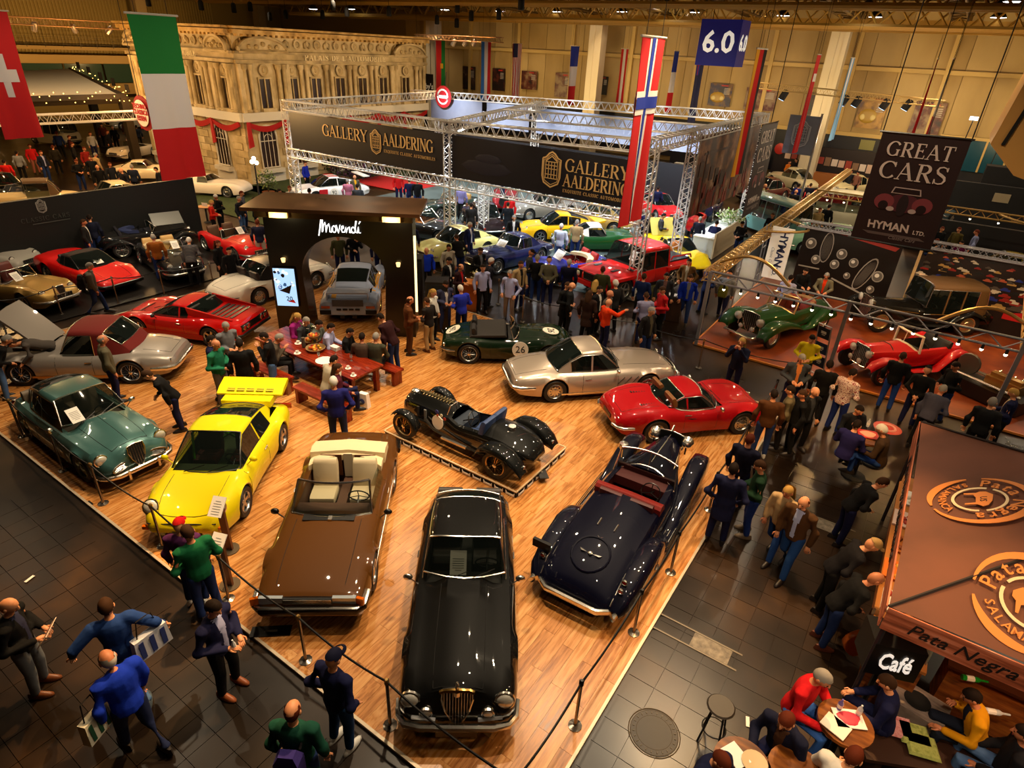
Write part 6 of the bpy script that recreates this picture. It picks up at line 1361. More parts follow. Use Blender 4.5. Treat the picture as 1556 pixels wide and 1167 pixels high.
o = thing('hanging_banner', 'large dark banner with a vintage car picture hanging at upper right', 'banner', (-1.46, 17.3, 4.62)); greatcars('', o, XA, ZA, 1.72, 2.44)
for z in (0, 2.44): b = MB(); b.tube([(-.06, 0, z), (1.78, 0, z)], .025, 6); b.obj('rail', BLACK, o)
for x in (0, 1.72): b = MB(); b.tube([(x, 0, 2.4), (x, 0, 8)], .012, 4); b.obj('cable', DARK, o)
a = G(1128, 305, 2.0); o = thing('hanging_banner', 'narrow dark banner seen edge-on beside the brown mural', 'banner', (-6.6, 27.6, 2.4)); greatcars('', o, YA, ZA, 2.6, 3.7); b = MB(); b.tube([(0, 0, 3.7), (0, 2.6, 3.7)], .03, 5); b.obj('rail', BLACK, o); b = MB(); b.tube([(0, 1.3, 3.7), (0, 1.3, 10.2)], .015, 4); b.obj('cable', DARK, o)
o = thing('fabric_banner', 'small grey crest panel behind the edge-on dark banner', 'banner', (-7.6, GY1+1, 4.1)); b = MB(); b.box((.7, 0, .9), (1.5, .04, 1.9)); b.obj('panel', M('6a6c7a', .6), o, False); b = MB(); b.box((1.48, .06, -1.05), (.1, .1, 6.1)); b.obj('post', ALU, o, False); shield((.7, -.03, .3), XA, ZA, 1.3, M('a8a8b2', .5), o)
o = thing('round_sign', 'red and white round sign at the back of the gallery truss', 'sign', GY(674, 147, GY1-.6)); b = MB(); b.lathe([(.7, 0), (.7, .06), (0, .07)], 16, (0, 0, 0), 'y'); b.obj('plate', M('b01820', .5), o); b = MB(); b.tube([(0, .05, 0), (0, .3, 1.5)], .03, 4); b.obj('bracket', DARK, o); b = MB(); b.tube([(.45*cos(a), -.1, .45*sin(a)) for a in [2*pi*i/14 for i in range(14)]], .06, 4, closed=True); b.box((0, -.1, 0), (.7, .02, .2)); b.obj('print', WHITE, o)
p = GY(645, 127, 46); o = thing('hanging_sign', 'black hanging sign with white script lettering beside the facade', 'sign', p); b = MB(); b.box((0, 0, 0), (2.0, .1, 1.6)); b.obj('panel', BLACK, o, False); b = MB(); b.tube([(-.8, 0, .8), (-.8, 0, 12.6-p.z)], .02, 4); b.obj('cable', DARK, o); text("Sotheby's", .62, (-.1, -.08, -.2), XA, ZA, WHITE, 'lettering', o, .01, bold=.02)
p = G(221, 180, 3.6); p = GY(217, 172, 20); o = thing('round_sign', 'red and white show emblem sign beside the Italian flag', 'sign', p); b = MB(); b.lathe([(.95, 0), (.95, .06), (0, .07)], 20, (0, 0, 0), 'y', 0); b.lathe([(.72, -.08), (.72, -.1), (0, -.1)], 20, (0, 0, 0), 'y', 1); b.obj('plate', [M('8a1016', .5), M('e8dccc', .5)], o)
for i, (s_, q) in enumerate((('TECHNO', .36), ('CLASSICA', .05), ('ESSEN', -.28))): text(s_, .36, (0, -.12 if False else -.13, q), XA, ZA, M('b01820', .5), 'lettering', o, .01, bold=.02)
for e in o.children:
    if e.name.startswith('plate'): e.rotation_euler[2] = pi
b = MB(); b.tube([(0, 0, .9), (0, 0, 12.6-p.z)], .02, 4); b.obj('cable', DARK, o)
# ---------------- black archway stand ----------------
ar = thing('entrance_arch', 'black entrance arch with white handwritten lettering and a canopy', 'arch', (-16.04, 10.91, DK), radians(35))
def arch_curve():
    L_ = [(1.05, 0), (1.03, .6), (1.0, 1.2), (.97, 1.7), (.95, 2.0)]; C_ = [(2.22+1.27*cos(a), 2.0+1.18*sin(a)) for a in [pi-pi*i/20 for i in range(21)]]
    return L_[:-1]+C_+[(4.44-x, z) for x, z in L_[::-1]][1:]
AC = arch_curve(); DP = .75; b = MB(); W_ = 4.35; HT = 3.78
for y in (0, DP):
    n = len(AC)
    for i in range(n-1):
        (x0, z0), (x1, z1) = AC[i], AC[i+1]
        if i < 4: P = [(0, y, z0), (x0, y, z0), (x1, y, z1), (0, y, z1)]
        elif i >= n-5: P = [(x0, y, z0), (W_, y, z0), (W_, y, z1), (x1, y, z1)]
        else: P = [(x0, y, z0), (x1, y, z1), (x1, y, HT), (x0, y, HT)]
        b.add(P, [(0, 1, 2, 3)])
    b.add([(0, y, 2.0), (.95, y, 2.0), (.95, y, HT), (0, y, HT)], [(0, 1, 2, 3)]); b.add([(3.49, y, 2.0), (W_, y, 2.0), (W_, y, HT), (3.49, y, HT)], [(0, 1, 2, 3)])
for x in (0, W_): b.add([(x, 0, 0), (x, DP, 0), (x, DP, HT), (x, 0, HT)], [(0, 1, 2, 3)])
b.obj('arch_wall', M('070606', .3), ar, False)
b = MB(); b.loft([[(x, 0, z), (x, DP, z)] for x, z in AC], ring=False); b.obj('arch_reveal', M('6a4a2c', .25, .8), ar)
b = MB(); b.box((2.17, .3, 4.06), (5.0, 2.1, .1)); b.obj('canopy', noisemat('canopy_top', ['2a1a10', '4a3220', '6a4a30'], .9, (.2, .4)), ar, False)
b = MB(); b.box((2.17, .35, 3.89), (4.5, 1.5, .24)); b.obj('canopy_fascia', M('4a3a22', .25, .7), ar, False)
for x in (.62, 3.82):
    b = MB(); b.box((0, 0, 0), (.5, .06, .14)); b.obj('uplight', M('ffca70', .4, emit=1.6), ar, False, (x, -.45, 3.86))
    l = point(0, 0, 0, 26, (1, .75, .35), .05); l.parent = ar; l.location = (x, -.65, 3.8)
for x in (.46, 3.9):
    b = MB(); b.lathe([(.05, -.06), (.07, .06)], 10); b.obj('wall_sconce', M('d8b070', .4, emit=2.5), ar, loc=(x, -.08, 2.42)); l = spot(0, 0, 0, 0, 0, 0, 14, 60, (1, .75, .4), .02); l.parent = ar; l.location = (x, -.12, 2.46); l.rotation_euler = (radians(178), 0, 0)
b = MB(); b.tube([(W_+.06, -.02, .9), (W_+.06, -.02, 3.3)], .04, 6); b.obj('light_strip', M('ffe8a8', .4, emit=1.5), ar)
script_movendi((1.62, -.02, 3.26), XA, ZA, .56, M('ffffff', .4, emit=1.8), ar, th=.019)
b = MB(); b.box((0, 0, 0), (.68, .06, 1.26)); sc = b.obj('video_screen', BLACK, ar, False, (.42, -.05, 1.56)); b = MB(); b.box((0, -.035, 0), (.64, .01, 1.2)); b.obj('picture', M('9cc4e8', .3, emit=1.1), sc, False)
b = MB()
for i in range(26):
    u, v = RN.uniform(-.28, .26), RN.uniform(-.2, .55); r = RN.uniform(.02, .07); b.poly([(u+r*cos(a)*RN.uniform(.6, 1.3), -.043, v+r*sin(a)) for a in [2*pi*k/7 for k in range(7)]], (0, -.003, 0), RN.choice((0, 0, 1, 1, 2)))
b.poly([(-.2, -.047, -.1), (.1, -.047, -.2), (.2, -.047, .1), (.05, -.047, .02)], (0, -.003, 0), 2); b.poly([(.0, -.047, -.45), (.26, -.047, -.5), (.2, -.047, -.38)], (0, -.003, 0), 3)
stuff(b.obj('picture_print', [M('3a6a9c', .4, emit=.5), M('dfeaf2', .4, emit=1.0), M('10141c', .4), M('b02018', .4, emit=.5)], sc, False)); text('20', .2, (.08, -.05, -.36), XA, ZA, M('20303c', .4), 'lettering', sc, .003, bold=.01)
for i, (x, y, w_, h, lb) in enumerate(((-13.95, 15.0, .62, 2.05, 'tall black speaker box beside the arch, rear'), (-12.4, 14.4, .72, 1.75, 'black equipment cabinet right of the arch'))):
    o = thing('speaker_cabinet', lb, 'speaker', (x, y, 0), radians(35)); b = MB(); b.box((0, 0, h/2), (w_, .6, h)); b.obj('cabinet', BLACK, o, False); b = MB(); b.box((0, -.31, h*.7), (w_*.85, .02, h*.5)); b.obj('front_grille', MATT, o, False)
p = G(716, 470, 0); o = thing('lectern', 'orange-brown reception lectern with a flower vase behind the deck', 'lectern', p, radians(20)); b = MB(); b.box((0, 0, .5), (.6, .45, 1.0)); b.obj('cabinet', M('a8561c', .4), o, False); b = MB(); b.box((0, 0, 1.03), (.7, .55, .05)); b.obj('top', M('c87830', .4), o, False)
bush('flower_vase', 'cream flower arrangement on the reception lectern', p+Vector((.05, .1, 1.05)), .18, .4, ['d8c890', '6a6a30', 'e8e0c0'], 60, None, 'flowers', .05)

# ---------------- left dealer stand ----------------
o = thing('stand_partition', 'long black partition wall with a small silver crest at left', 'wall', (-28.2, .4, 0)); b = MB(); b.box((-.1, 9.2, 1.27), (.2, 12.6, 2.54)); b.obj('panel', M('0b0c0b', .6), o, False)
shield((.02, 9.3, 2.0), YA, ZA, .5, M('b8b8b4', .4, .4), o); serif('CLASSIC CARS', .16, (.02, 8.5, 1.72), YA, ZA, M('3c403e', .5), o, track=.2); b = MB(); b.box((.01, 9.5, 1.62), (.02, 1.3, .025)); b.obj('underline', M('4a4e4c', .5), o, False)
b = MB(); b.box((-.3, .3, .012), (5.2, 10.4, .02)); tag(b.obj('stand_carpet', M('15110f', .35), None, False, (-24.4, 9.2, 0)), 'glossy near-black floor covering of the left car stand', 'carpet')
o = thing('bistro_table', 'round tan table with a white card beside the partition end', 'table', (-29.9, 17.2, 0)); b = MB(); b.lathe([(.36, .74), (.36, .78), (0, .78)], 16); b.obj('tabletop', M('c89868', .4), o); b = MB(); b.lathe([(.2, 0), (.05, .05), (.04, .74)], 10); b.obj('pedestal', MATT, o)
b = MB(); b.box((0, 0, .84), (.3, .02, .2), .4); tag(b.obj('table_card', WHITE, None, False, (-29.9, 17.2, 0)), 'white card standing on the round tan table', 'card')
# dark timber canopy, far left
p = G(120, 190, 0); o = thing('timber_canopy', 'dark timber canopy with fairy lights and a pale roof at far left', 'canopy', (-54.5, 18, 0)); TMB = M('2e2210', .7)
b = MB(); b.add([(-9, -7, 4.4), (7, -7, 4.4), (7, 5, 4.3), (-9, 9, 5.2)], [(0, 1, 2, 3)]); b.obj('roof_sheet', M('e8d8b8', .7), o, False)
for q in ((7, 5), (7, -7), (-2, 7)): b = MB(); b.box((q[0], q[1], 2.15), (.5, .5, 4.3)); b.obj('post', TMB, o, False)
b = MB(); b.tube([(7, -7, 4.2), (7, 5.2, 4.2), (-9, 9, 5.0)], .3, 4); b.obj('fascia', TMB, o, False); b = MB()
for i in range(90): 
    t_ = i/89; a = Vector((7, -7, 4.5)) if t_ < .5 else Vector((7, 5.2, 4.5)); c_ = Vector((7, 5.2, 4.5)) if t_ < .5 else Vector((-9, 9, 5.3)); b.ball(a.lerp(c_, (t_*2) % 1.0001)+Vector((.34, .1, RN.uniform(-.5, .2))), .035, 4, 3)
stuff(b.obj('fairy_lights', M('ffc860', .4, emit=6), o))
for i in range(5): b = MB(); b.box((7.1-i*3.6, 5.4+i*.9, 4.8+.18*i), (.18, .18, .5)); b.obj('lantern', M('1a140c', .6), o, False)
truss('box_truss', 'white lit truss under the timber canopy behind the Swiss flag', (-47, 8, 3.3), (-45, 22.5, 3.4), .5, m=WHITE, chord=.05)
truss('ceiling_truss', 'lamp truss hanging high in front of the left wall', (-50, 8, 8.5), (-47.5, 31, 8.5), .4, m=M('c89868', .4, .5), chord=.04)
for i in range(9):
    o = thing('stage_lamp', ORD[i]+' silver stage lamp from the left on the left wall truss', 'spotlight', (-49.6+.22*i, 11+2.1*i, 8.25), 0, 'stage lamps on the left truss'); b = MB(); b.lathe([(.1, .25), (.16, .15), (.17, -.3)], 8); q = b.obj('housing', M('b8a898', .35, .8), o); q.rotation_euler = (.5*(i % 3-1), .7, 0)
truss('ceiling_truss', 'lamp truss in front of the wall posters at left', GY(632, 56, 46), GY(763, 61, 46), .35, m=M('c89868', .4, .5), chord=.04)
truss('ceiling_truss', 'lamp truss in front of the wall posters at right', GY(1155, 130, 47), GY(1435, 158, 47), .35, m=M('c8a868', .4, .5), chord=.04)
for i, px in enumerate((690, 707, 721)): 
    p = GY(px, 64, 46); o = thing('stage_lamp', ORD[i]+' silver stage lamp on the truss between the left flags', 'spotlight', p, 0, 'stage lamps on the poster truss'); b = MB(); b.lathe([(.12, .25), (.18, .15), (.18, -.3)], 8); q = b.obj('housing', M('c8c0b8', .35, .8), o); q.rotation_euler = (0, .6, 0)
for i, (px, py) in enumerate(((1192, 143), (1284, 151), (1303, 153), (1346, 157), (1380, 158))):
    p = GY(px, py, 47); o = thing('stage_lamp', ORD[i]+' black stage lamp on the truss in front of the right posters', 'spotlight', p, 0, 'stage lamps on the right poster truss'); b = MB(); b.lathe([(.14, .25), (.22, .15), (.22, -.35)], 8); q = b.obj('housing', MATT, o); q.rotation_euler = (0, .4, 0); b = MB(); b.lathe([(.2, -.36), (0, -.36)], 8); b.obj('bulb', M('bfe0ff', .4, emit=4), q)
# ---------------- right dealer stand ----------------
RDF = noisemat('redbrown_floor', ['562008', '7a3410', '96481c'], 1.4, (.35, .5))
b = MB(); b.box((-.4, 23.4, .02), (9.5, 8.9, .04)); tag(b.obj('stand_floor', RDF, None, False), 'red-brown floor slab of the right car stand', 'floor')
b = MB(); b.box((-.4, 18.93, .03), (9.6, .05, .06)); b.box((-5.17, 23.4, .03), (.05, 8.9, .06)); tag(b.obj('floor_trim', M('c87a30', .4), None, False), 'tan edge trim around the red-brown stand floor', 'trim')
SLV = M('9c9ca4', .35, .6); GLD = M('c09a5a', .35, .6)
truss('lamp_truss', 'silver lamp truss across the front of the right stand', (-5.1, 18.95, 2.36), (2.95, 18.95, 2.36), .32, 10, SLV, .035, .018, ladder=True)
truss('lamp_truss', 'long golden lamp truss along the left edge of the right stand', (-5.2, 19, 2.3), (-5.2, 47, 2.3), .3, 70, GLD, .03, .015)
truss('lamp_truss', 'silver truss across the top of the picture wall', (-4.2, 27.0, 2.75), (6, 27.0, 2.75), .25, 24, SLV, .03, .012)
truss('lamp_truss', 'lit lamp truss behind the picture wall', (-1.2, 36, 2.6), (5, 36, 2.6), .3, 12, GLD, .04, .018, ladder=True)
truss('lamp_truss', 'short lamp truss left of the large hanging banner', (-5.2, 36, 2.5), (-1.5, 36, 2.5), .3, 8, GLD, .04, .018, ladder=True)
truss('lamp_truss', 'golden side truss at the right end of the red tourer stand', (2.95, 18.95, 2.36), (3.2, 24, 2.5), .35, 8, GLD, .035, .018, ladder=True)
for lb, x, y, h in (('silver post at the left front corner of the right stand', -5.1, 18.95, 2.5), ('silver post between the green drophead and the red tourer', -1.1, 18.95, 2.5), ('silver post at the right front corner of the right stand', 2.95, 18.95, 2.5), ('white post at the left side of the right stand', -5.15, 22.6, 2.4), ('white post by the tall lettered panel', -5.2, 26.4, 2.6), ('white post beyond the tall lettered panel', -5.2, 30.5, 2.4), ('far white post near the aisle crowd', -5.2, 36, 2.5)):
    o = thing('truss_post', lb, 'post', (x, y, 0)); b = MB()
    if x < -5.12:
        for d in (-.3, .3): b.tube([(0, d, 0), (0, d, h)], .025, 5)
        for z in (.5, 1.1, 1.7, 2.2): b.tube([(0, -.3, z), (0, .3, z)], .02, 4)
    else: b.box((0, 0, h/2), (.1, .1, h))
    b.obj('pole', SLV, o, False)
for lb, pts in (('golden arched brace over the green drophead', [(-5.2+2.4*t, 20.2-1.0*t+1.1*sin(pi*t*.5)*0, 2.5+.5*sin(pi*t)) for t in [i/10 for i in range(11)]]), ('golden arched brace over the red tourer', [(1.0+2.0*t, 18.95+1.4*sin(pi*t/2), 2.5+.35*sin(pi*t)) for t in [i/10 for i in range(11)]]), ('golden hoop brace beside the tall lettered panel', [(-5.2+1.4*sin(pi*t), 25.5+3*t, 2.5) for t in [i/10 for i in range(11)]]), ('golden arched brace at the right picture-wall edge', [(2.6+1.2*t, 36-1.4*sin(pi*t/2), 2.7) for t in [i/10 for i in range(11)]])):
    b = MB(); b.tube(pts, .05, 6); tag(b.obj('arched_brace', GLD, None), lb, 'brace')
BULB = M('fff2d0', .3, emit=5)
def bulbs(pts, lb, g):
    for i, p in enumerate(pts):
        o = thing('truss_lamp', ORD[i]+lb, 'lamp', p, 0, g); b = MB(); b.ball((0, 0, -.04), .045, 8, 5); b.obj('bulb', BULB, o); b = MB(); b.tube([(0, 0, .12), (0, 0, -.02)], .04, 6); b.obj('socket', MATT, o)
bulbs([(-4.6+.52*i, 18.95, 2.08) for i in range(15)], ' lamp from the left under the front truss of the right stand', 'lamps on the front truss of the right stand')
bulbs([(-5.2, 20+1.0*i, 2.04) for i in range(26)], ' lamp from the near end under the long golden truss', 'lamps on the long golden truss')
bulbs([(-.6+1.1*i, 36, 2.36) for i in range(5)], ' lamp from the left under the truss behind the picture wall', 'lamps behind the picture wall')
bulbs([(-4.6+.8*i, 36, 2.26) for i in range(4)], ' lamp from the left under the short truss by the large banner', 'lamps on the short truss')
o = thing('picture_wall', 'black picture wall with enlarged chrome grilles and headlamps', 'mural', (-3.95, 27.2, .04)); b = MB(); b.box((1.75, 0, 1.32), (3.5, .06, 2.64)); b.obj('print_base', M('120c0a', .4), o, False)
b = MB()
def el(u, v, a, c, m, tilt=0, d=.04): b.poly([(u+a*cos(q)*cos(tilt)-c*sin(q)*sin(tilt), -d, v+a*cos(q)*sin(tilt)+c*sin(q)*cos(tilt)) for q in [2*pi*i/18 for i in range(18)]], (0, .008, 0), m)
for u, v, a, c, t in ((.95, 1.9, .22, .62, 0), (2.55, 1.15, .24, .72, -.35)):
    el(u, v, a, c, 1, t); el(u, v, a*.86, c*.92, 0, t, .05)
    for k in range(7): el(u+(-.6+.2*k)*a*cos(t), v, a*.05, c*.8*sqrt(1-(-.6+.2*k)**2), 2, t, .058)
for u, v, r in ((.35, 1.95, .2), (.68, 1.35, .17), (1.55, 1.75, .19), (1.4, 1.3, .17), (2.05, 1.5, .17), (1.95, .95, .12), (3.0, 1.15, .2), (2.9, .6, .14)): el(u, v, r, r*1.1, 1); el(u, v, r*.8, r*.9, 2, 0, .05); el(u-.03, v+.04, r*.4, r*.4, 3, 0, .058)
b.box((.5, -.04, 1.0), (.8, .01, .05), 0, 1); b.box((2.2, -.04, .5), (1.6, .01, .06), 0, 1, .3); b.poly([(1.2, -.04, 2.5), (3.3, -.04, 2.2), (3.4, -.04, 2.35), (1.3, -.04, 2.62)], (0, .01, 0), 4); b.obj('car_print', [M('1a1412', .4), M('a8a29a', .4), M('6a645e', .4), M('e8e2d8', .4), M('a03028', .5)], o, False)
o = thing('picture_wall', 'colourful picture wall showing a crowded field of old cars', 'mural', (.25, 27.2, .04)); b = MB(); b.box((2.9, 0, 1.3), (5.6, .06, 2.6)); b.obj('print_base', M('1e120e', .4), o, False); b = MB()
for i in range(230):
    v = .9+1.65*RN.random(); u = RN.uniform(.1, 5.5); s_ = .06+.16*(2.6-v)/1.7; cI = RN.choice((0, 0, 1, 2, 2, 3, 3, 4, 5, 6, 6, 6)); b.poly([(u+s_*x, -.04-.0003*i % .01, v+s_*z) for x, z in ((-1, -.3), (1, -.3), (1, .1), (.5, .15), (.3, .45), (-.4, .45), (-.6, .15), (-1, .05))], (0, .006, 0), cI)
stuff(b.obj('cars_print', [M(q, .5) for q in ('c8b8a0', 'b05030', '8a1a10', '4a4038', '1a2a7a', 'b08a4a', '0c0a0a')], o, False))
b = MB()
b.poly([(x, -.055, z) for x, z in ((.1, .9), (1.3, .95), (1.35, 1.1), (.9, 1.25), (.5, 1.55), (.1, 1.6))], (0, .006, 0), 0); b.poly([(x, -.056, z) for x, z in ((1.7, .5), (2.6, .3), (2.7, .6), (2.2, .85), (1.7, .7))], (0, .006, 0), 1); b.poly([(x, -.056, z) for x, z in ((3.0, .55), (4.6, .5), (4.7, .8), (4.2, 1.0), (3.4, .85), (3.0, .75))], (0, .006, 0), 2); b.poly([(x, -.057, z) for x, z in ((.2, 1.3), (.35, 1.3), (.35, 1.45), (.2, 1.45))], (0, .006, 0), 3); b.obj('car_print', [M('e8c8a8', .5), M('9a928c', .5), M('c01818', .5), M('1a1410', .5)], o, False)
b = MB(); b.box((2.75, 0, 1.3), (.1, .08, 2.6)); b.obj('wall_joint', M('c8a878', .4), o, False, (-2.85, -.05, 0))
o = thing('lettered_sign', 'tall white lit panel with sideways dark blue lettering', 'banner', (-5.05, 26.5, .45)); b = MB(); b.box((.42, 0, 1.05), (.84, .06, 2.1)); b.obj('panel', M('f2e6d0', .5, emit=.12), o, False); text('HYMAN', .42, (.5, -.04, 1.25), (0, 0, -1), XA, M('2a3050', .5), 'lettering', o, .004, bold=.03); text('LTD.', .24, (.46, -.04, .38), (0, 0, -1), XA, M('2a3050', .5), 'lettering', o, .004, bold=.02); text('Classic Cars', .16, (.2, -.04, .9), (0, 0, -1), XA, M('9a948c', .5), 'lettering', o, .004, shear=.3)
p = G(1232, 575, .04); o = thing('card_rack', 'aluminium display rack with dark picture cards on the right stand', 'rack', p, radians(-25)); b = MB()
for d in (-.2, .2): b.tube([(d, .25, 0), (d, -.1, 1.75)], .02, 5)
for z in (.1, 1.75): b.tube([(-.2, .25-.2*z, z), (.2, .25-.2*z, z)], .02, 5)
b.obj('rack_frame', ALU, o)
for z, cc in ((1.5, '14141a'), (1.0, '1c2440'), (.55, '14182a')): b = MB(); b.box((0, 0, 0), (.36, .012, .36)); q = b.obj('picture_card', M(cc, .3), o, False, (0, .24-.2*z, z)); q.rotation_euler = (.2, 0, 0); b = MB(); b.box((0, -.01, .02), (.16, .006, .08)); b.box((0, -.01, -.06), (.1, .006, .02)); b.obj('print', M('c8c0b0', .4), q, False)
p = G(1252, 440, .0); o = thing('sales_desk', 'low sales desk with papers in front of the dark picture wall', 'desk', (p.x, p.y, .04)); b = MB(); b.box((0, 0, .74), (1.4, .7, .05)); b.obj('tabletop', M('3a2014', .4), o, False)
for x, y in ((-.6, -.28), (.6, -.28), (-.6, .28), (.6, .28)): b = MB(); b.box((x, y, .37), (.06, .06, .7)); b.obj('leg', MATT, o, False)
b = MB(); b.box((-.2, 0, .775), (.5, .3, .012), .3); tag(b.obj('paper_sheet', CREAM, None, False, (p.x, p.y, .04)), 'cream papers lying on the sales desk', 'paper')
for lb, x, y, w_, d_, h, cc in (('black exhibition wall behind the yellow-roofed sedan', 3.0, 47.5, 8.5, .4, 2.5, '0b0a0b'), ('black exhibition box stacked at the far right', 3.6, 50, 3.2, 1.2, 3.3, '0a090a'), ('low black wall behind the standing group at far right', 2.6, 38.5, 6.5, .3, 1.7, '0a0909'), ('red-lit stall wall under the thin red flag', -7.6, 55.6, 8.5, .3, 2.7, '1c0c0a'), ('black curtain wall left of the far stalls', -14.5, 54, 5, .3, 2.4, '0d0b0d'), ('red panel at the right frame edge', 4.6, 36.5, .1, 3.4, 1.6, 'a01414')):
    o = thing('exhibition_wall', lb, 'wall', (x, y, 0)); b = MB(); b.box((0, 0, h/2), (w_, d_, h)); b.obj('panel', M(cc, .6), o, False)
    if 'red-lit' in lb:
        for i in range(14): b = MB(); b.box((0, 0, 0), (.42, .04, .5 if i % 3 else .62)); b.obj('picture', M(('d8b8a0', 'a03828', '8a6a50', 'e8d8c8')[i % 4], .5), o, False, (-3.2+.5*i, -.2, 1.9-.03*i))
        b = MB(); b.lathe([(.4, 0), (.42, .08), (.3, .1), (0, .1)], 14, (0, 0, 0), 'y'); b.obj('round_badge', M('b02820', .4), o, loc=(-3.9, -.2, 2.25)); b = MB(); b.box((.5, -1.2, .5), (5, .8, 1.0)); b.obj('counter', M('a8642a', .5), o, False)
    if 'yellow-roofed' in lb: b = MB(); b.box((.2, -.22, 1.85), (.8, .03, .5)); b.obj('picture', M('a89878', .5), o, False)
for i, (px, py) in enumerate(((1480, 180), (1535, 186))):
    p = GY(px, py, 52); o = thing('flood_lamp', ('left', 'right')[i]+' small white flood lamp in front of the right wall windows', 'lamp', p); b = MB(); b.box((0, 0, 0), (.45, .3, .2)); b.obj('housing', M('d8f0ff', .4, emit=5), o, False); b = MB(); b.tube([(0, 0, 0), (-.3, 0, -p.z)], .03, 4); b.obj('pole', DARK, o)
p = GY(1548, 150, 20); o = thing('timber_booth', 'pale timber control booth cut off by the right frame edge', 'booth', (p.x+1.1, 20, 5.6)); b = MB(); b.poly([(-1.3, 0, 1.2), (-1.05, 0, 3.0), (1.5, 0, 3.0), (1.5, 0, 0), (-.6, 0, .55)], (0, 3, 0)); b.obj('booth_body', M('d8a458', .5), o, False); b = MB(); b.box((-.95, -.03, 1.7), (.08, .04, 1.0), 0, 0, .2); b.obj('slot', DARK, o, False)
# aisle counter with flowers, red pickup side
o = thing('reception_counter', 'long cream reception counter along the aisle with a flower box', 'counter', (-7.95, 29.0, 0)); b = MB(); b.box((.05, 2.2, .62), (.08, 4.6, 1.2)); b.obj('front_panel', M('e6d2ac', .6), o, False); b = MB(); b.box((-.5, 2.2, .95), (1.0, 4.6, .05)); b.obj('worktop', M('e8ece8', .5), o, False); b = MB(); b.box((-.5, .0, .5), (1.0, .05, .9)); b.obj('end_panel', M('dfe6e4', .6), o, False)
bush('flower_box', 'white and green flowers along the reception counter', (-8.3, 32.6, .95), .8, .7, ['4a8a1e', '8ab03a', 'e8e8d0', 'd8dcc0'], 420, None, 'flowers', .08)
p = G(1018, 485, 0); o = thing('leaflet_stand', 'brown leaflet stand with white sheets beside the red jacket man', 'stand', p, radians(10)); b = MB(); b.box((0, 0, .45), (.7, .4, .9), taper=.9); b.obj('cabinet', M('3a2414', .5), o, False)
for i in range(3): b = MB(); b.box((-.22+.22*i, 0, .93), (.18, .28, .01)); b.obj('leaflet', WHITE, o, False)
p = GX(1012, 245, -12.5); o = thing('sculpture_stall', 'white plinth stall with small models behind the gallery stand', 'stall', (-13.6, 41, 0)); b = MB(); b.box((0, 0, .5), (3.4, .8, 1.0)); b.obj('counter', M('14131c', .5), o, False); b = MB(); b.box((0, 1.2, 1.8), (4, .1, 2.6)); b.obj('back_wall', M('12111a', .5), o, False)
for x, h in ((-.9, 1.3), (.4, 1.5), (1.1, 1.0)): b = MB(); b.box((x, 0, 1.0+h/2), (.5, .4, h)); b.obj('model', M('f2ece0', .5), o, False)

# ---------------- rope barriers ----------------
def stanchion(p, lb, grp, top=CHROME):
    o = thing('barrier_post', lb, 'post', p, 0, grp); b = MB(); b.lathe([(.0, 0), (.10, .0), (.10, .012), (.03, .03), (.024, .05), (.024, .92)], 10); b.obj('pole', M('8a8278', .22, .9), o); b = MB(); b.lathe([(.034, .9), (.036, .97), (.02, .99), (0, .99)], 10); b.obj('cap', top, o)
def belts(P, lb, sag=.10):
    for i in range(len(P)-1):
        a, c = Vector(P[i])+Vector((0, 0, .94)), Vector(P[i+1])+Vector((0, 0, .94)); pts = [a.lerp(c, t/8)-Vector((0, 0, sag*4*(t/8)*(1-t/8))) for t in range(9)]
        b = MB(); b.tube(pts, .016, 5); tag(b.obj('barrier_belt', BLACK, None), ORD[i]+lb[0], 'belt', lb[1])
FP = [(-17.9, 3.6, DK), (-15.64, 3.6, DK), (-13.57, 3.56, DK), (-11.84, 3.53, DK), (-9.79, 3.58, DK), (-7.75, 3.56, DK), (-5.78, 3.54, DK), (-4.03, 3.55, DK), (-2.05, 3.5, DK)]
RP = [(-1.95, 3.6, DK), (-1.94, 5.06, DK), (-1.93, 7.01, DK), (-1.94, 8.65, DK), (-1.95, 10.83, DK), (-1.97, 13.12, DK), (-1.98, 15.9, DK)]
near = ['in front of the silver-grey convertible', 'left of the blue-green saloon', 'beside the blue-green saloon door', 'at the nose of the blue-green saloon', 'at the nose of the yellow coupe', 'at the brown convertible nose, beside the leaflet podium', 'in front of the brown convertible', 'left of the black saloon bumper', 'at the near corner of the deck']
for p, q in zip(FP, near): stanchion(p, 'slim steel barrier post '+q, 'barrier posts on the left deck edge', M('c8a060', .25, .9))
nr = ['at the near right corner of the deck', 'right of the black saloon bumper', 'behind the blue tourer tail', 'beside the blue tourer running board', 'beside the blue tourer front wing', 'at the red berlinetta nose', 'behind the red berlinetta']
for p, q in zip(RP, nr): stanchion(p, 'slim black-capped barrier post '+q, 'barrier posts on the right deck edge', BLACK)
belts(FP, (' black belt from the left along the left deck edge', 'belts along the left deck edge')); belts(RP, (' black belt from the near corner along the right deck edge', 'belts along the right deck edge'))
BP = [(-1.9, 17.4, 0), (-4.44, 17.3, 0), (-6.6, 17.2, 0), (-8.9, 17.0, 0), (-10.6, 16.8, 0), (-12.2, 17.6, 0)]
for i, p in enumerate(BP): stanchion(p, 'slim barrier post '+('beside the red-brown stand', 'behind the red berlinetta roof', 'behind the silver coupe bonnet', 'behind the silver coupe roof', 'behind the green racing roadster', 'beside the reception lectern')[i], 'barrier posts behind the deck', M('b88a50', .3, .9))
belts(BP, (' black belt from the right along the aisle behind the deck', 'belts behind the deck'))
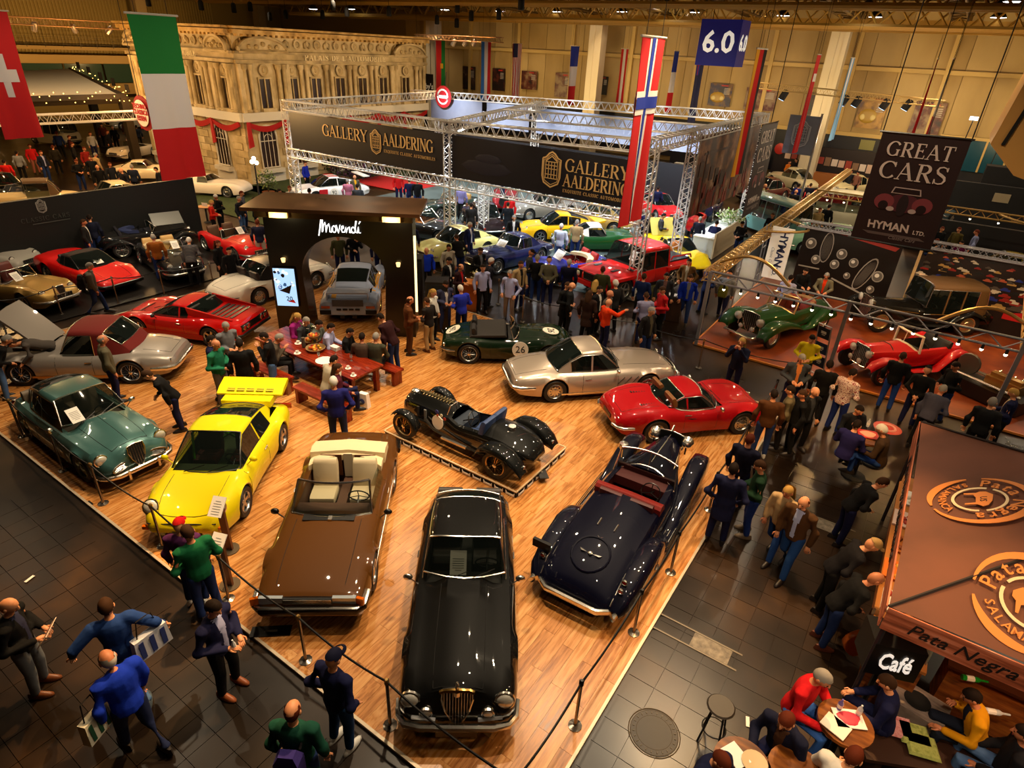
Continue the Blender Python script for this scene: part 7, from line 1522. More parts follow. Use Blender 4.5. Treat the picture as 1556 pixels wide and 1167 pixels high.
LP = [(-22.6, 5.8, 0), (-22.6, 7.4, 0), (-22.2, 9.0, 0), (-21.8, 10.4, 0), (-21.3, 12.0, 0), (-21.0, 13.8, 0), (-20.8, 15.6, 0)]
for i, p in enumerate(LP): stanchion(p, 'silver barrier post of the left stand, '+('nearest the frame edge', 'by the gold roadster nose', 'by the walking backpack man', 'in front of the red targa coupe', 'by the black roadster nose', 'by the two dark-coated visitors', 'beside the white roadster')[i], 'barrier posts of the left stand')
belts(LP, (' black belt from the frame edge along the left stand front', 'belts along the left stand'))
QP = [(-15.2, 20.6, 0), (-17.6, 20.2, 0), (-20.0, 19.6, 0), (-13.6, 17.8, 0)]
QP = [(-19.6, 18.6, 0), (-17.2, 17.6, 0), (-15.2, 17.0, 0), (-13.2, 16.9, 0)]
for i, p in enumerate(QP): stanchion(p, 'chrome barrier post seen through or beside the arch, '+('left', 'middle left', 'middle right', 'right')[i], 'barrier posts behind the arch')
belts(QP, (' black belt from the left behind the arch', 'belts behind the arch'))
def podium(p, rz, lb, h=.95):
    o = thing('info_podium', lb, 'podium', p, rz); b = MB(); b.lathe([(.0, .0), (.17, 0), (.17, .02), (0, .02)], 16); b.obj('base', M('6a5a44', .4, .5), o); b = MB(); b.box((0, 0, h/2), (.13, .05, h)); b.obj('pillar', M('6a3a1a', .5), o, False); b = MB(); b.box((0, 0, 0), (.25, .36, .015)); q = b.obj('sheet', WHITE, o, False, (-.02, -.04, h+.02)); q.rotation_euler = (.75, 0, 0); b = MB()
    for i in range(6): b.box((0, .09-.045*i, .009), (.15 if i else .1, .012, .002))
    b.obj('print', M('8a8a86', .6), q, False)
podium((-8.0, 3.75, DK), radians(20), 'wooden leaflet podium with a white sheet in front of the brown convertible'); podium((-8.75, 4.25, DK), radians(25), 'wooden leaflet podium with a white sheet at the yellow coupe bumper', 1.02)
for p, rz, lb in ((G(412, 960, DK), .7, 'black floor plate in front of the brown convertible'), (G(822, 715, .16), -.75, 'black floor plate behind the racer on the plinth')): b = MB(); b.box((0, 0, .01), (.62, .2, .02)); o = b.obj('floor_plate', BLACK, None, False, p, rz); tag(o, lb, 'plate'); b = MB(); b.box((0, 0, .022), (.2, .04, .003)); b.obj('lettering', M('6a6258', .5), o, False)
# ---------------- long table on the deck ----------------
TB = noisemat('redwood', ['4a1004', '7a2008', '9c3410'], 1.6, (.2, .35), stretch=(.8, 6, 1))
o = thing('dining_table', 'long polished red-wood table on the deck in front of the arch', 'table', (-12.75, 9.74, DK))
for i in range(6): b = MB(); b.box((0, -.46+.184*i, .765), (3.96, .178, .05)); b.obj('plank', TB, o, False)
for x in (-1.8, 1.8):
    for y in (-.42, .42): b = MB(); b.box((x, y, .37), (.12, .12, .74)); b.obj('leg', TB, o, False)
b = MB(); b.box((0, 0, .69), (3.7, .86, .09)); b.obj('apron', TB, o, False)
for lb, x, y, L_ in (('red-wood bench on the arch side of the long table', -12.4, 10.75, 3.5), ('red-wood bench on the camera side of the long table, right', -11.2, 8.55, 1.9), ('red-wood bench on the camera side of the long table, left', -13.3, 8.6, 1.5)):
    q = thing('bench', lb, 'bench', (x, y, DK)); b = MB(); b.box((0, 0, .43), (L_, .34, .06)); b.obj('seat', TB, q, False)
    for s_ in (-1, 1): b = MB(); b.box((s_*(L_/2-.12), 0, .2), (.1, .3, .4)); b.obj('leg', TB, q, False)
TZ = DK+.79
for lb, px, py, r in (('large wicker fruit basket in the middle of the long table', 480, 532, .27), ('two-tier fruit stand behind the large basket', 474, 520, .24), ('small upper fruit bowl of the tiered stand', 477, 513, .17)):
    p = G(px, py, TZ+(0, .03, .22)[('large', 'two-t', 'small').index(lb[:5])]); q = thing('fruit_basket', lb, 'basket', p); b = MB(); b.lathe([(r*.75, 0), (r, .09), (r*.93, .09), (r*.7, .02), (0, .02)], 16); b.obj('bowl', M('8a6a40', .7), q)
    if 'small' in lb: b = MB(); b.tube([(0, 0, 0), (0, 0, -.22)], .02, 6); b.obj('stem', M('6a5a40', .5), q)
    b = MB()
    for i in range(16): a, d = RN.uniform(0, 6.28), r*.65*RN.random()**.5; b.ball((d*cos(a), d*sin(a), .08), .045, 6, 4, RN.randrange(3))
    stuff(b.obj('fruit', [M('c8541a', .4), M('a01c10', .4), M('d8a028', .4)], q))
bush('flower_bowl', 'white flowers in a dark vase on the long table', G(468, 510, TZ), .24, .36, ['f0e8d4', 'e8dcc0', '3a4a1e'], 120, None, 'flowers', .06)
for lb, px, py, m_, w_ in (('white coffee cup on a saucer at the left of the long table', 452, 537, WHITE, .12), ('white napkin stack on the long table', 509, 531, WHITE, .2), ('white cup at the right of the long table', 529, 560, WHITE, .1), ('white cup at the near right end of the long table', 537, 571, WHITE, .1), ('white plate in front of the cream jumper man', 493, 548, WHITE, .3), ('white bowl behind the coffee cup', 453, 522, WHITE, .12)):
    q = thing('plate' if 'plate' in lb else ('napkin_stack' if 'napkin' in lb else 'cup'), lb, 'tableware', G(px, py, TZ)); b = MB()
    if 'napkin' in lb: b.box((0, 0, .05), (.26, .16, .1)); b.obj('paper', m_, q, False)
    else:
        b.lathe([(w_*.5, 0), (w_*.8, .012), (0, .012)], 12); b.obj('saucer', m_, q)
        if 'plate' not in lb: b = MB(); b.lathe([(w_*.25, .012), (w_*.4, .08), (w_*.34, .08), (w_*.22, .03), (0, .03)], 10); b.obj('bowl', m_, q)
for lb, px, py in (('wine glass near the jug on the long table', 510, 538), ('wine glass in front of the waistcoat men', 534, 548), ('tall water glass beside the fruit basket', 485, 545)): q = thing('wine_glass', lb, 'glass', G(px, py, TZ)); b = MB(); b.lathe([(.035, 0), (.006, .01), (.006, .08), (.035, .11), (.03, .18)], 10, caps=False); b.obj('bowl', glass('cfd8d8', .85), q)
for lb, px, py in (('dark pepper mill behind the napkins', 497, 525), ('stone jug behind the coffee cup', 462, 528)): q = thing('table_jug', lb, 'jug', G(px, py, TZ)); b = MB(); b.lathe([(.05, 0), (.06, .1), (.04, .2), (.05, .3), (0, .3)], 10); b.obj('body', M('4a4034', .6), q)
p = G(432, 597, DK); q = thing('paper_bag', 'brown paper carrier bag beside the camera-side bench', 'bag', p, .3); b = MB(); b.box((0, 0, .2), (.36, .14, .4)); b.obj('body', M('8a5a30', .8), q, False); b = MB(); b.tube([(-.08, 0, .4), (-.06, 0, .48), (.06, 0, .48), (.08, 0, .4)], .006, 4); b.obj('handle', M('5a3a20', .7), q)
p = G(554, 618, DK); q = thing('shopping_bag', 'white printed plastic bag beside the seated visitor', 'bag', p, .2); b = MB(); b.box((0, 0, .2), (.3, .16, .42), taper=.8); b.obj('body', WHITE, q, False); b = MB(); b.lathe([(.08, 0), (0, .01)], 10, (0, -.085, .2), 'y'); b.obj('print', M('3a4a8a', .5), q)
# ---------------- people ----------------
CC = dict(k='0c0b0c', K='1c1a1a', n='12163a', b='1436c0', j='1c2e5c', J='4a6a9a', g='6a6c70', G='34363a', r='b01418', w='d8d4cc', l='a4a8d0', t='a88c60', T='6a4a24', B='3a2410', o='e03a0c', y='e0a010', Y='c8b410', e='0c5a34', E='12301c', v='3a3a1e', V='5a5440', p='4a1c4a', m='4a1024', c='b0a690', P='b86a80', N='1c3a78', x='8a4a10')
HC = dict(d='1c120c', b='3a2414', g='8a847c', w='cfc8be', y='b08a48', r='5a2410', R='b01010', n='12142c', t='a88a58', k='0c0b0c')
def remesh(b, vox, it=3, name='m', k=.5):
    me = b.mesh('t', MATT, False); o = bpy.data.objects.new('t', me); COL.objects.link(o)
    m = o.modifiers.new('r', 'REMESH'); m.mode = 'VOXEL'; m.voxel_size = vox
    s = o.modifiers.new('s', 'SMOOTH'); s.factor = k; s.iterations = it
    r = bpy.data.meshes.new_from_object(o.evaluated_get(bpy.context.evaluated_depsgraph_get())); bpy.data.objects.remove(o); bpy.data.meshes.remove(me)
    r.name = name; r.polygons.foreach_set('use_smooth', [True]*len(r.polygons)); r.materials.clear(); return r
def limb(b, P, R, n=8):
    P = [Vector(p) for p in P]; a = (P[0]-P[1]).normalized()*R[0]*.6; z = (P[-1]-P[-2]).normalized()*R[-1]*.6
    b.tube([P[0]+a]+P+[P[-1]+z], [R[0]*.6]+list(R)+[R[-1]*.6], n)
def S_(x, y, z): return Vector((x, y, z))
ST_L = ((.03, .11, .49), (-.02, .125, .09), (.02, -.11, .49), (-.02, -.125, .09))
WK_L = ((.14, .10, .50), (.20, .11, .09), (-.03, -.10, .49), (-.26, -.11, .13))
SIT_L = ((.43, .13, .02), (.42, .13, -.37), (.43, -.13, .02), (.40, -.14, -.37))
A_DN = lambda s: ((-.03, .27*s, 1.12), (.05, .26*s, .87)); A_FR = lambda s: ((-.02, .29*s, 1.12), (.23, .10*s, 1.08)); A_PK = lambda s: ((-.09, .31*s, 1.13), (.07, .22*s, .93))
A_UP = lambda s: ((.16, .24*s, 1.20), (.25, .06*s, 1.5)); A_BK = lambda s: ((-.13, .26*s, 1.14), (-.17, .05*s, .95)); A_CH = lambda s: ((.10, .24*s, 1.12), (.20, .06*s, 1.40)); A_WD = lambda s: ((-.05, .42*s, 1.2), (.10, .48*s, .98)); A_PT = lambda s: ((.22, .26*s, 1.28), (.46, .22*s, 1.38)); A_TB = lambda s: ((.10, .27*s, 1.14), (.36, .13*s, 1.13)); A_KN = lambda s: ((.02, .26*s, 1.12), (.28, .16*s, 1.0)); A_HG = lambda s: ((.04, .25*s, 1.12), (.12, .22*s, .88))
PO = dict(stand=(0, ST_L, A_DN, A_DN, 8), front=(2, ST_L, A_FR, A_FR, 22), pockets=(0, ST_L, A_PK, A_PK, 5), walk=(4, WK_L, A_DN, A_HG, 8), photo=(-2, ST_L, A_UP, A_UP, 0), back=(4, ST_L, A_BK, A_BK, 15), chin=(4, ST_L, A_CH, A_FR, 18), wide=(2, WK_L, A_WD, A_WD, 10), point=(0, ST_L, A_DN, A_PT, 5), lean=(28, ST_L, A_HG, A_FR, 18), bend=(68, ST_L, A_PT, A_HG, 10), sit=(10, SIT_L, A_TB, A_TB, 15), sitr=(2, SIT_L, A_KN, A_KN, 5), sitc=(18, SIT_L, A_TB, A_CH, 12))
PC = {}
def rig(pose):
    lean, legs, aL, aR, nod = PO[pose]; sit = pose.startswith('sit'); pz = .93; Rm = Matrix.Rotation(radians(lean), 3, 'Y'); pel = S_(0, 0, pz)
    up_ = lambda p: pel+Rm @ (Vector(p)-pel)
    off = S_(0, 0, 0)
    J = dict(head=up_((.035, 0, 1.635)), neck=up_((.0, 0, 1.47)), up=up_, nod=nod+lean*.55)
    for s, k, a in ((1, 'L', aL), (-1, 'R', aR)):
        e, w_ = a(s); J['sh'+k] = up_((0, .185*s, 1.40)); J['el'+k] = up_(e); J['wr'+k] = up_(w_)
    lg = [Vector(p)+(S_(0, 0, pz-.02) if sit else S_(0, 0, 0)) for p in legs]
    J['hipL'], J['hipR'] = S_(0, .095, pz-.04), S_(0, -.095, pz-.04); J['knL'], J['anL'], J['knR'], J['anR'] = lg; J['sit'] = sit; return J
HEADF = lambda d: Vector((d.x*(.100 if d.x > 0 else .102)*(1-.10*max(0, -d.z)*(d.x < 0)), d.y*.078*(1-.28*max(0, -d.z-.1)), d.z*(.125 if d.z < 0 else .115)))
def sphgrid(n, m): return [[Vector((cos(t)*cos(a), cos(t)*sin(a), sin(t))) for a in [2*pi*k/n for k in range(n)]] for t in [-pi/2+pi*i/m for i in range(m+1)]]
def head_into(b):
    g = sphgrid(14, 10); b.loft([[HEADF(d) for d in r] for r in g], 0)
    b.poly([(.095, -.018, -.025), (.122, 0, -.03), (.095, .018, -.025), (.097, 0, .03)], (.002, 0, 0), 0); b.loft([[(.09, .017*s, z) for s in (-1, 1)]+[(.09+o, .006*s, z) for s in (1, -1)] for z, o in ((-.032, .03), (-.01, .024), (.022, .006))])
    for s in (1, -1): b.ball((-.005, .079*s, -.01), (.022, .012, .034), 6, 5); b.ball((.088, .032*s, .008), (.008, .015, .008), 6, 4, 1)
    b.box((.09, 0, -.058), (.012, .045, .010), 0, 2)
def hair_mesh(kind):
    k = ('hair', kind)
    if k in PC: return PC[k]
    b = MB(); g = sphgrid(18, 14); n = 18
    def ok(d):
        if kind == 'b': return -.6 < d.z < .58+.3*d.x and d.x < .18
        if kind == 'c': return d.z > .28-.12*d.x
        return d.z > .06+.5*d.x-.5*max(0, -d.x)*.6+.05*sin(d.y*23)
    V_ = [[HEADF(d)*(1.055+.02*sin(d.x*19+d.y*13) if kind != 'c' else 1.12)+Vector((0, 0, .005)) for d in r] for r in g]; b.v = [p for r in V_ for p in r]
    for i in range(14):
        for j in range(n):
            q = (g[i][j]+g[i+1][(j+1) % n])
            if ok(q.normalized() if q.length > .01 else g[i][j]): b.f.append((i*n+j, i*n+(j+1) % n, (i+1)*n+(j+1) % n, (i+1)*n+j)); b.m.append(0)
    if kind == 'L': b.loft([[(-.06+.075*cos(a)*w_-(.0 if z > -.1 else .02), .10*sin(a)*w_, z) for a in [pi*.5+pi*i/8 for i in range(9)]] for z, w_ in ((.06, .95), (-.06, 1.05), (-.16, 1.05), (-.26, .8))], ring=False)
    if kind == 'c': b.loft([[(.07+.105*cos(a)*f, .075*sin(a)*f, .045+h) for a in [-pi/2+pi*i/8 for i in range(9)]] for f, h in ((.6, .03), (1.0, .0), (1.02, -.01), (.6, .015))], ring=False)
    us = sorted({i for f in b.f for i in f}); ix = {q: i for i, q in enumerate(us)}; b.v = [b.v[i] for i in us]; b.f = [tuple(ix[i] for i in f) for f in b.f]
    me = b.mesh('hair', [MATT], True, 60); bm = bmesh.new(); bm.from_mesh(me); bmesh.ops.remove_doubles(bm, verts=bm.verts, dist=.001); bm.to_mesh(me); bm.free(); PC[k] = me; return me
def hand_into(b, el, wr, s):
    d = (wr-el).normalized(); side = d.cross(Vector((0, 0, 1)));
    if side.length < .1: side = Vector((1, 0, 0))
    side.normalize(); nr = side.cross(d); c = wr+d*.05
    limb(b, [wr-d*.02, wr+d*.03, wr+d*.075], [.026, .036, .034], 6)
    for i in range(4):
        o_ = side*(.027-.018*i); l = (.062, .074, .07, .052)[i]; p = wr+d*.085+o_
        b.tube([p-d*.02, p+d*l*.5-nr*.006, p+d*l*.85-nr*.03, p+d*l*.8-nr*.052], [.0095, .0095, .0085, .006], 5)
    t_ = wr+d*.03+side*.03*s; b.tube([t_, t_+side*.028*s+d*.025, t_+side*.03*s+d*.062-nr*.012], [.013, .011, .008], 5)
def torso(b, J, secs, n=12):
    b.loft([[J['up']((cx+rx*cos(a), ry*sin(a), z)) for a in [2*pi*i/n for i in range(n)]] for z, cx, rx, ry in secs])
TS1 = [(.86, 0, .10, .14), (.95, 0, .115, .155), (1.08, .01, .105, .145), (1.22, .0, .115, .165), (1.34, -.01, .11, .175), (1.42, -.015, .085, .14), (1.475, 0, .05, .06)]
def body_mesh(pose):
    k = ('body', pose)
    if k in PC: return PC[k]
    J = rig(pose); b = MB(); torso(b, J, [(z, x, rx*.93, ry*.93) for z, x, rx, ry in TS1]); limb(b, [J['neck']-J['up']((0, 0, .1))+J['up']((0, 0, 0)), J['neck'], J['head']+Vector((0, 0, -.06))], [.056, .052, .05])
    for q in 'LR':
        limb(b, [J['sh'+q], J['el'+q], J['wr'+q]], [.040, .030, .027]); limb(b, [J['hip'+q], J['kn'+q], J['an'+q]], [.075, .055, .036]); limb(b, [J['an'+q]+S_(0, 0, -.02), J['an'+q]+S_(.10, 0, -.06)], [.035, .028])
    me = remesh(b, .024, 2, 'body'); m = MB(); m.v = [tuple(v.co) for v in me.vertices]; m.f = [tuple(p.vertices) for p in me.polygons]; m.m = [0]*len(m.f)
    h = MB(); head_into(h); HM = Matrix.Translation(J['head']) @ Matrix.Rotation(radians(J['nod']), 4, 'Y'); m.add([HM @ Vector(p) for p in h.v], h.f, 0); m.m[-len(h.m):] = h.m
    for q, s in (('L', 1), ('R', -1)):
        hb = MB(); hand_into(hb, J['el'+q], J['wr'+q], -s); m.add(hb.v, hb.f, 0)
    PC[k] = (m.mesh('body', [SKIN, EYEM, M('8a3a30', .6)], True, 70), J, HM); return PC[k]
def top_mesh(pose, coat):
    k = ('top', pose, coat)
    if k in PC: return PC[k]
    J = rig(pose); b = MB(); e = .014 if coat != 's' else .006
    secs = [(z, x, rx+e, ry+e) for z, x, rx, ry in TS1]; secs[-1] = (1.48, 0, .062, .072); secs[0] = (.83, 0, .125, .168)
    if coat == 'c' and not J['sit'] and PO[pose][0] < 20: secs = [(.58, 0, .16, .19), (.7, 0, .15, .185)]+secs
    torso(b, J, secs)
    for q in 'LR':
        d = (J['wr'+q]-J['el'+q]).normalized(); s = J['sh'+q]; limb(b, [s*.75+J['neck']*.25, s, J['el'+q], J['wr'+q]-d*.02], [.075, .072+e, .056+e, .040+e*.9]); b.ball(J['el'+q], .056+e, 8, 6)
    me = remesh(b, .021, 3, 'jacket', .5); inv = Matrix.Rotation(radians(-PO[pose][0]), 3, 'Y')
    mi = []
    for p in me.polygons:
        c = inv @ (p.center-Vector((0, 0, .93)))+Vector((0, 0, .93)); nn = inv @ p.normal; mi.append(1 if abs(c.y) < .035+.11*max(0, c.z-1.2) and nn.x > .3 and c.z > .92 and c.x > .03 and c.z < 1.47 else 0)
    me.materials.append(MATT); me.materials.append(MATT); me.polygons.foreach_set('material_index', mi); PC[k] = me; return me
def leg_mesh(pose):
    k = ('leg', pose)
    if k in PC: return PC[k]
    J = rig(pose); b = MB(); b.ball((0, 0, .92), (.122, .162, .11), 12, 8)
    for q in 'LR': limb(b, [J['hip'+q], J['kn'+q], J['an'+q]+S_(0, 0, .0)], [.098, .074, .058])
    me = remesh(b, .022, 3, 'trousers'); me.materials.append(MATT); PC[k] = me
    s = MB()
    s.loft([[(cx+.05*0+x*w_, y*w_*.9, z) for x, y in [(.15*cos(a)+.045, .05*sin(a)*(1+.15*cos(a))) for a in [2*pi*i/12 for i in range(12)]]] for z, w_, cx in ((-.085, 1, 0), (-.06, 1.02, 0), (-.03, .85, -.01), (.01, .55, -.03))]); PC['shoe'] = PC.get('shoe') or s.mesh('shoe', [MATT], True, 60); return me
def slot(o, ms):
    for i, m in enumerate(ms): o.material_slots[i].link = 'OBJECT'; o.material_slots[i].material = m
NP = 0
def person(px, py, face, pose, top, tr, hr, label, z0=0., coat='', inner=None, s=None, shoe='1a1412', foot=False, seat=.46, skin=None, mat=None):
    global NP
    NP += 1; s = s or RN.uniform(.965, 1.035); bm_, J, HM = body_mesh(pose); lift = (seat+.05-.86*s) if J['sit'] else 0
    hz = z0+lift+J['head'].z*s; P = G(px, py, z0) if foot else G(px, py, hz); u = atan2(-P.y, -P.x)+radians(face)
    hx = 0 if foot else J['head'].x*s; loc = Vector((P.x-hx*cos(u), P.y-hx*sin(u), z0+lift))
    r = thing('person', 'person in '+label, 'person', loc, u); r.scale = (s*1.1, s*1.1, s*1.02)
    o = mobj('body', bm_, r); 
    if skin or NP % 3 == 0: slot(o, [skin or SKIN2])
    t = mobj('jacket' if coat != 's' else 'shirt', top_mesh(pose, coat), r); c = CC.get(top, top); slot(t, [mat or cloth(c), cloth(CC.get(inner, inner)) if inner else (mat or cloth(c))])
    l = mobj('trousers', leg_mesh(pose), r); slot(l, [cloth(CC.get(tr, tr))])
    for q in 'LR':
        f = mobj('shoe', PC['shoe'], r, J['an'+q]); slot(f, [M(shoe, .5)])
    if hr[0] != 'z': h = mobj('cap' if hr[0] == 'c' else 'hair', hair_mesh(hr[0]), r); h.matrix_local = HM; slot(h, [M(HC[hr[1]], .8, spec=.15)])
    return r, J, u, loc, s
SK = {}
def crowd(txt, z0=0., seat=.46):
    for ln in txt.strip().split('\n'):
        q = ln.split(';'); px, py = q[0].split(','); o = dict(a.split('=') for a in q[7].split(',')) if len(q) > 7 else {}
        if 's' in o: o['s'] = float(o['s'])
        if 'foot' in o: o['foot'] = True
        person(float(px), float(py), float(q[1]), q[2], q[3], q[4], q[5], q[6], z0, seat=float(o.pop('seat', seat)), **o)
def carried(name, label, cat, build, pers, dx, dy, dz, rz=0):
    r, J, u, loc, s = pers; p = loc+Vector((dx*cos(u)-dy*sin(u), dx*sin(u)+dy*cos(u), dz)); o = thing(name, label, cat, p, u+rz); build(o); return o
def bag(c1, w=.34, h=.36, c2=None):
    def f(o):
        b = MB(); b.box((0, 0, 0), (.12, w, h), taper=.9); b.obj('body', cloth(c1), o, False); b = MB(); b.tube([(0, -w*.3, h/2), (0, -w*.2, h/2+.28), (0, w*.2, h/2+.28), (0, w*.3, h/2)], .01, 4); b.obj('strap', cloth('1a1614'), o)
        if c2:
            b = MB(); 
            for i in range(3): b.box((.064, -w*.3+w*.3*i, 0), (.006, w*.13, h*.8)); b.box((-.064, -w*.3+w*.3*i, 0), (.006, w*.13, h*.8))
            b.obj('print', M(c2, .6), o, False)
    return f
def pack(c):
    def f(o): b = MB(); b.loft([[(x*k, y*k, z) for x, y in ((-.09, -.14), (.08, -.15), (.08, .15), (-.09, .14))] for z, k in ((-.24, .8), (-.18, 1), (.12, 1), (.22, .6))]); b.box((-.1, 0, -.1), (.05, .2, .18)); b.obj('body', cloth(c), o, ang=30); b = MB(); [b.tube([(.08, y, .18), (.16, y, .24), (.28, y, .2), (.31, y, 0), (.2, y, -.2)], .018, 4) for y in (-.11, .11)]; b.obj('strap', cloth('17151a'), o)
    return f
def sheet_(c, w=.22, h=.3, t=-.9):
    def f(o): b = MB(); b.box((0, 0, 0), (h, w, .008)); q = b.obj('cover', M(c, .5), o, False); q.rotation_euler = (0, t, 0); b = MB(); b.box((.02, 0, .006), (h*.5, w*.7, .003)); b.obj('print', M('8a6a58', .5), q, False)
    return f
def bottle(c): 
    def f(o): b = MB(); b.lathe([(.03, 0), (.033, .13), (.012, .17), (.012, .2)], 8); b.obj('body', M(c, .2), o); b = MB(); b.lathe([(.034, .05), (.034, .11)], 8, caps=False); b.obj('label', WHITE, o)
    return f
# bottom-left aisle
a = person(13.5, 923.5, 55, 'front', 'k', 'g', 'zz', 'a black jacket with a lanyard reading a bright leaflet at the left edge', inner='2a2c44', shoe='6a3818', s=1.0); carried('leaflet', 'pinkish brochure held by the black-jacketed man at left', 'brochure', sheet_('e8c8b0', .34, .26), a, .34, 0, 1.08)
a = person(162, 925, 170, 'wide', 'N', 'J', 'sb', 'a slate-blue jumper with arms spread and a brown shoulder strap', shoe='4a5a6a', s=1.02); carried('tote_bag', 'large white and blue printed bag of the man in the slate-blue jumper', 'bag', bag('c8ccd8', .5, .36, '2a3a7a'), a, -.1, -.36, 1.0, .5)
a = person(165, 1004.5, 195, 'walk', 'b', '1a2448', 'bw', 'a royal blue jumper with a white collar walking away at lower left', s=1.03); carried('shoulder_bag', 'green and white striped shoulder bag of the royal blue jumper', 'bag', bag('d8d4c0', .36, .34, '0e4a30'), a, .06, .36, .95, .35)
a = person(324, 926, 40, 'front', '16183a', 'k', 'sd', 'a navy jumper and tan shoes holding a small bottle', shoe='8a4a28', inner='l', s=1.03); carried('water_bottle', 'small clear bottle in the hand of the navy jumper man', 'bottle', bottle('c8ccd0'), a, .32, -.06, 1.06)
person(272.6, 800, 155, 'stand', 'p', 'j', 'cR', 'a purple jacket and bright red cap beside the green jumper', s=.97, shoe='d8d4cc'); person(286, 812, 195, 'front', 'e', 'j', 'sb', 'a green jumper and jeans looking at the yellow coupe', shoe='2a1c14')
person(507, 1003, 130, 'pockets', 'n', '1a3a66', 'cn', 'a navy jacket, dark cap and white trainers by the front barrier', shoe='e0dcd4', s=1.02)
a = person(445, 1083, 150, 'stand', '164a3a', 'j', 'br', 'a dark green hooded coat with a violet backpack at the bottom edge', coat='c', s=1.02); carried('backpack', 'violet backpack on the dark green coat', 'backpack', pack('3a2f78'), a, -.25, 0, 1.15)
# on the deck
crowd('''507,582;180;pockets;1c1c60;2a2e48;sw;a navy quilted jacket watching the brown convertible from behind
227,571;-95;lean;k;n;sb;a black jacket leaning towards the blue-green saloon
24,522;-95;bend;4a4440;k;sb;a grey-brown shirt bending over the open engine bay
156,518;95;stand;V;n;bg;an olive jumper standing beside the silver-grey convertible
343,497;25;front;g;k;sg;a grey jumper in the group behind the yellow coupe wing
321,518;80;stand;n;k;sd;a navy jacket half hidden behind the green jumper group
328,525;50;front;1a6a4a;g;zz;a sea-green jumper with a pale garment round the waist
364,524;175;stand;k;k;sd;a black jacket seen from behind near the yellow wing
402,513;-100;chin;k;J;sd;a black jacket and pale jeans drinking beside the table;shoe=3a2a1c
622.5,458;100;front;5a3010;4a2c12;bb;a brown tweed suit beside the black equipment cabinet
649,459;-130;front;1c1614;t;sb;a black jacket and tan trousers facing the brown suit;shoe=5a3018
658,446;60;stand;w;k;Ly;a pale top with long fair hair by the equipment cabinet
677,433;25;front;3a3c58;2a3460;sd;a blue-grey blazer and white shirt at the lectern;inner=w
700,440;-150;front;2430a8;n;sw;a bright blue jacket with white hair at the lectern
580,484;-130;lean;2a0c10;j;sd;a dark maroon jumper standing at the end of the long table''', DK)
crowd('''423,515;80;sitc;4a4034;k;sg;a brown blazer seated at the left end of the long table
451,483;60;sit;8a1a6a;k;Ly;a magenta top with long blonde hair seated behind the table
465,489;40;sit;G;k;sg;a dark grey top seated beside the blonde visitor
484,494;60;sit;5a6058;k;sd;a grey-green jumper seated behind the fruit baskets
502,499;75;sit;l;j;sd;a pale blue shirt seated behind the long table
531,506;70;sit;k;k;sd;a black jumper seated between the pale shirt and the waistcoats
550,514;165;sit;4a3a30;k;sd;a brown waistcoat with grey sleeves seated with back turned
571,514;160;sit;3a3a2c;k;sg;a green-grey waistcoat with white sleeves at the bench end
506,549;120;sitc;c;j;sd;a cream jumper resting the chin on a hand at the table
513,561;95;sitr;m;n;Lb;a wine-red jumper with long brown hair on the near bench''', DK, .46)
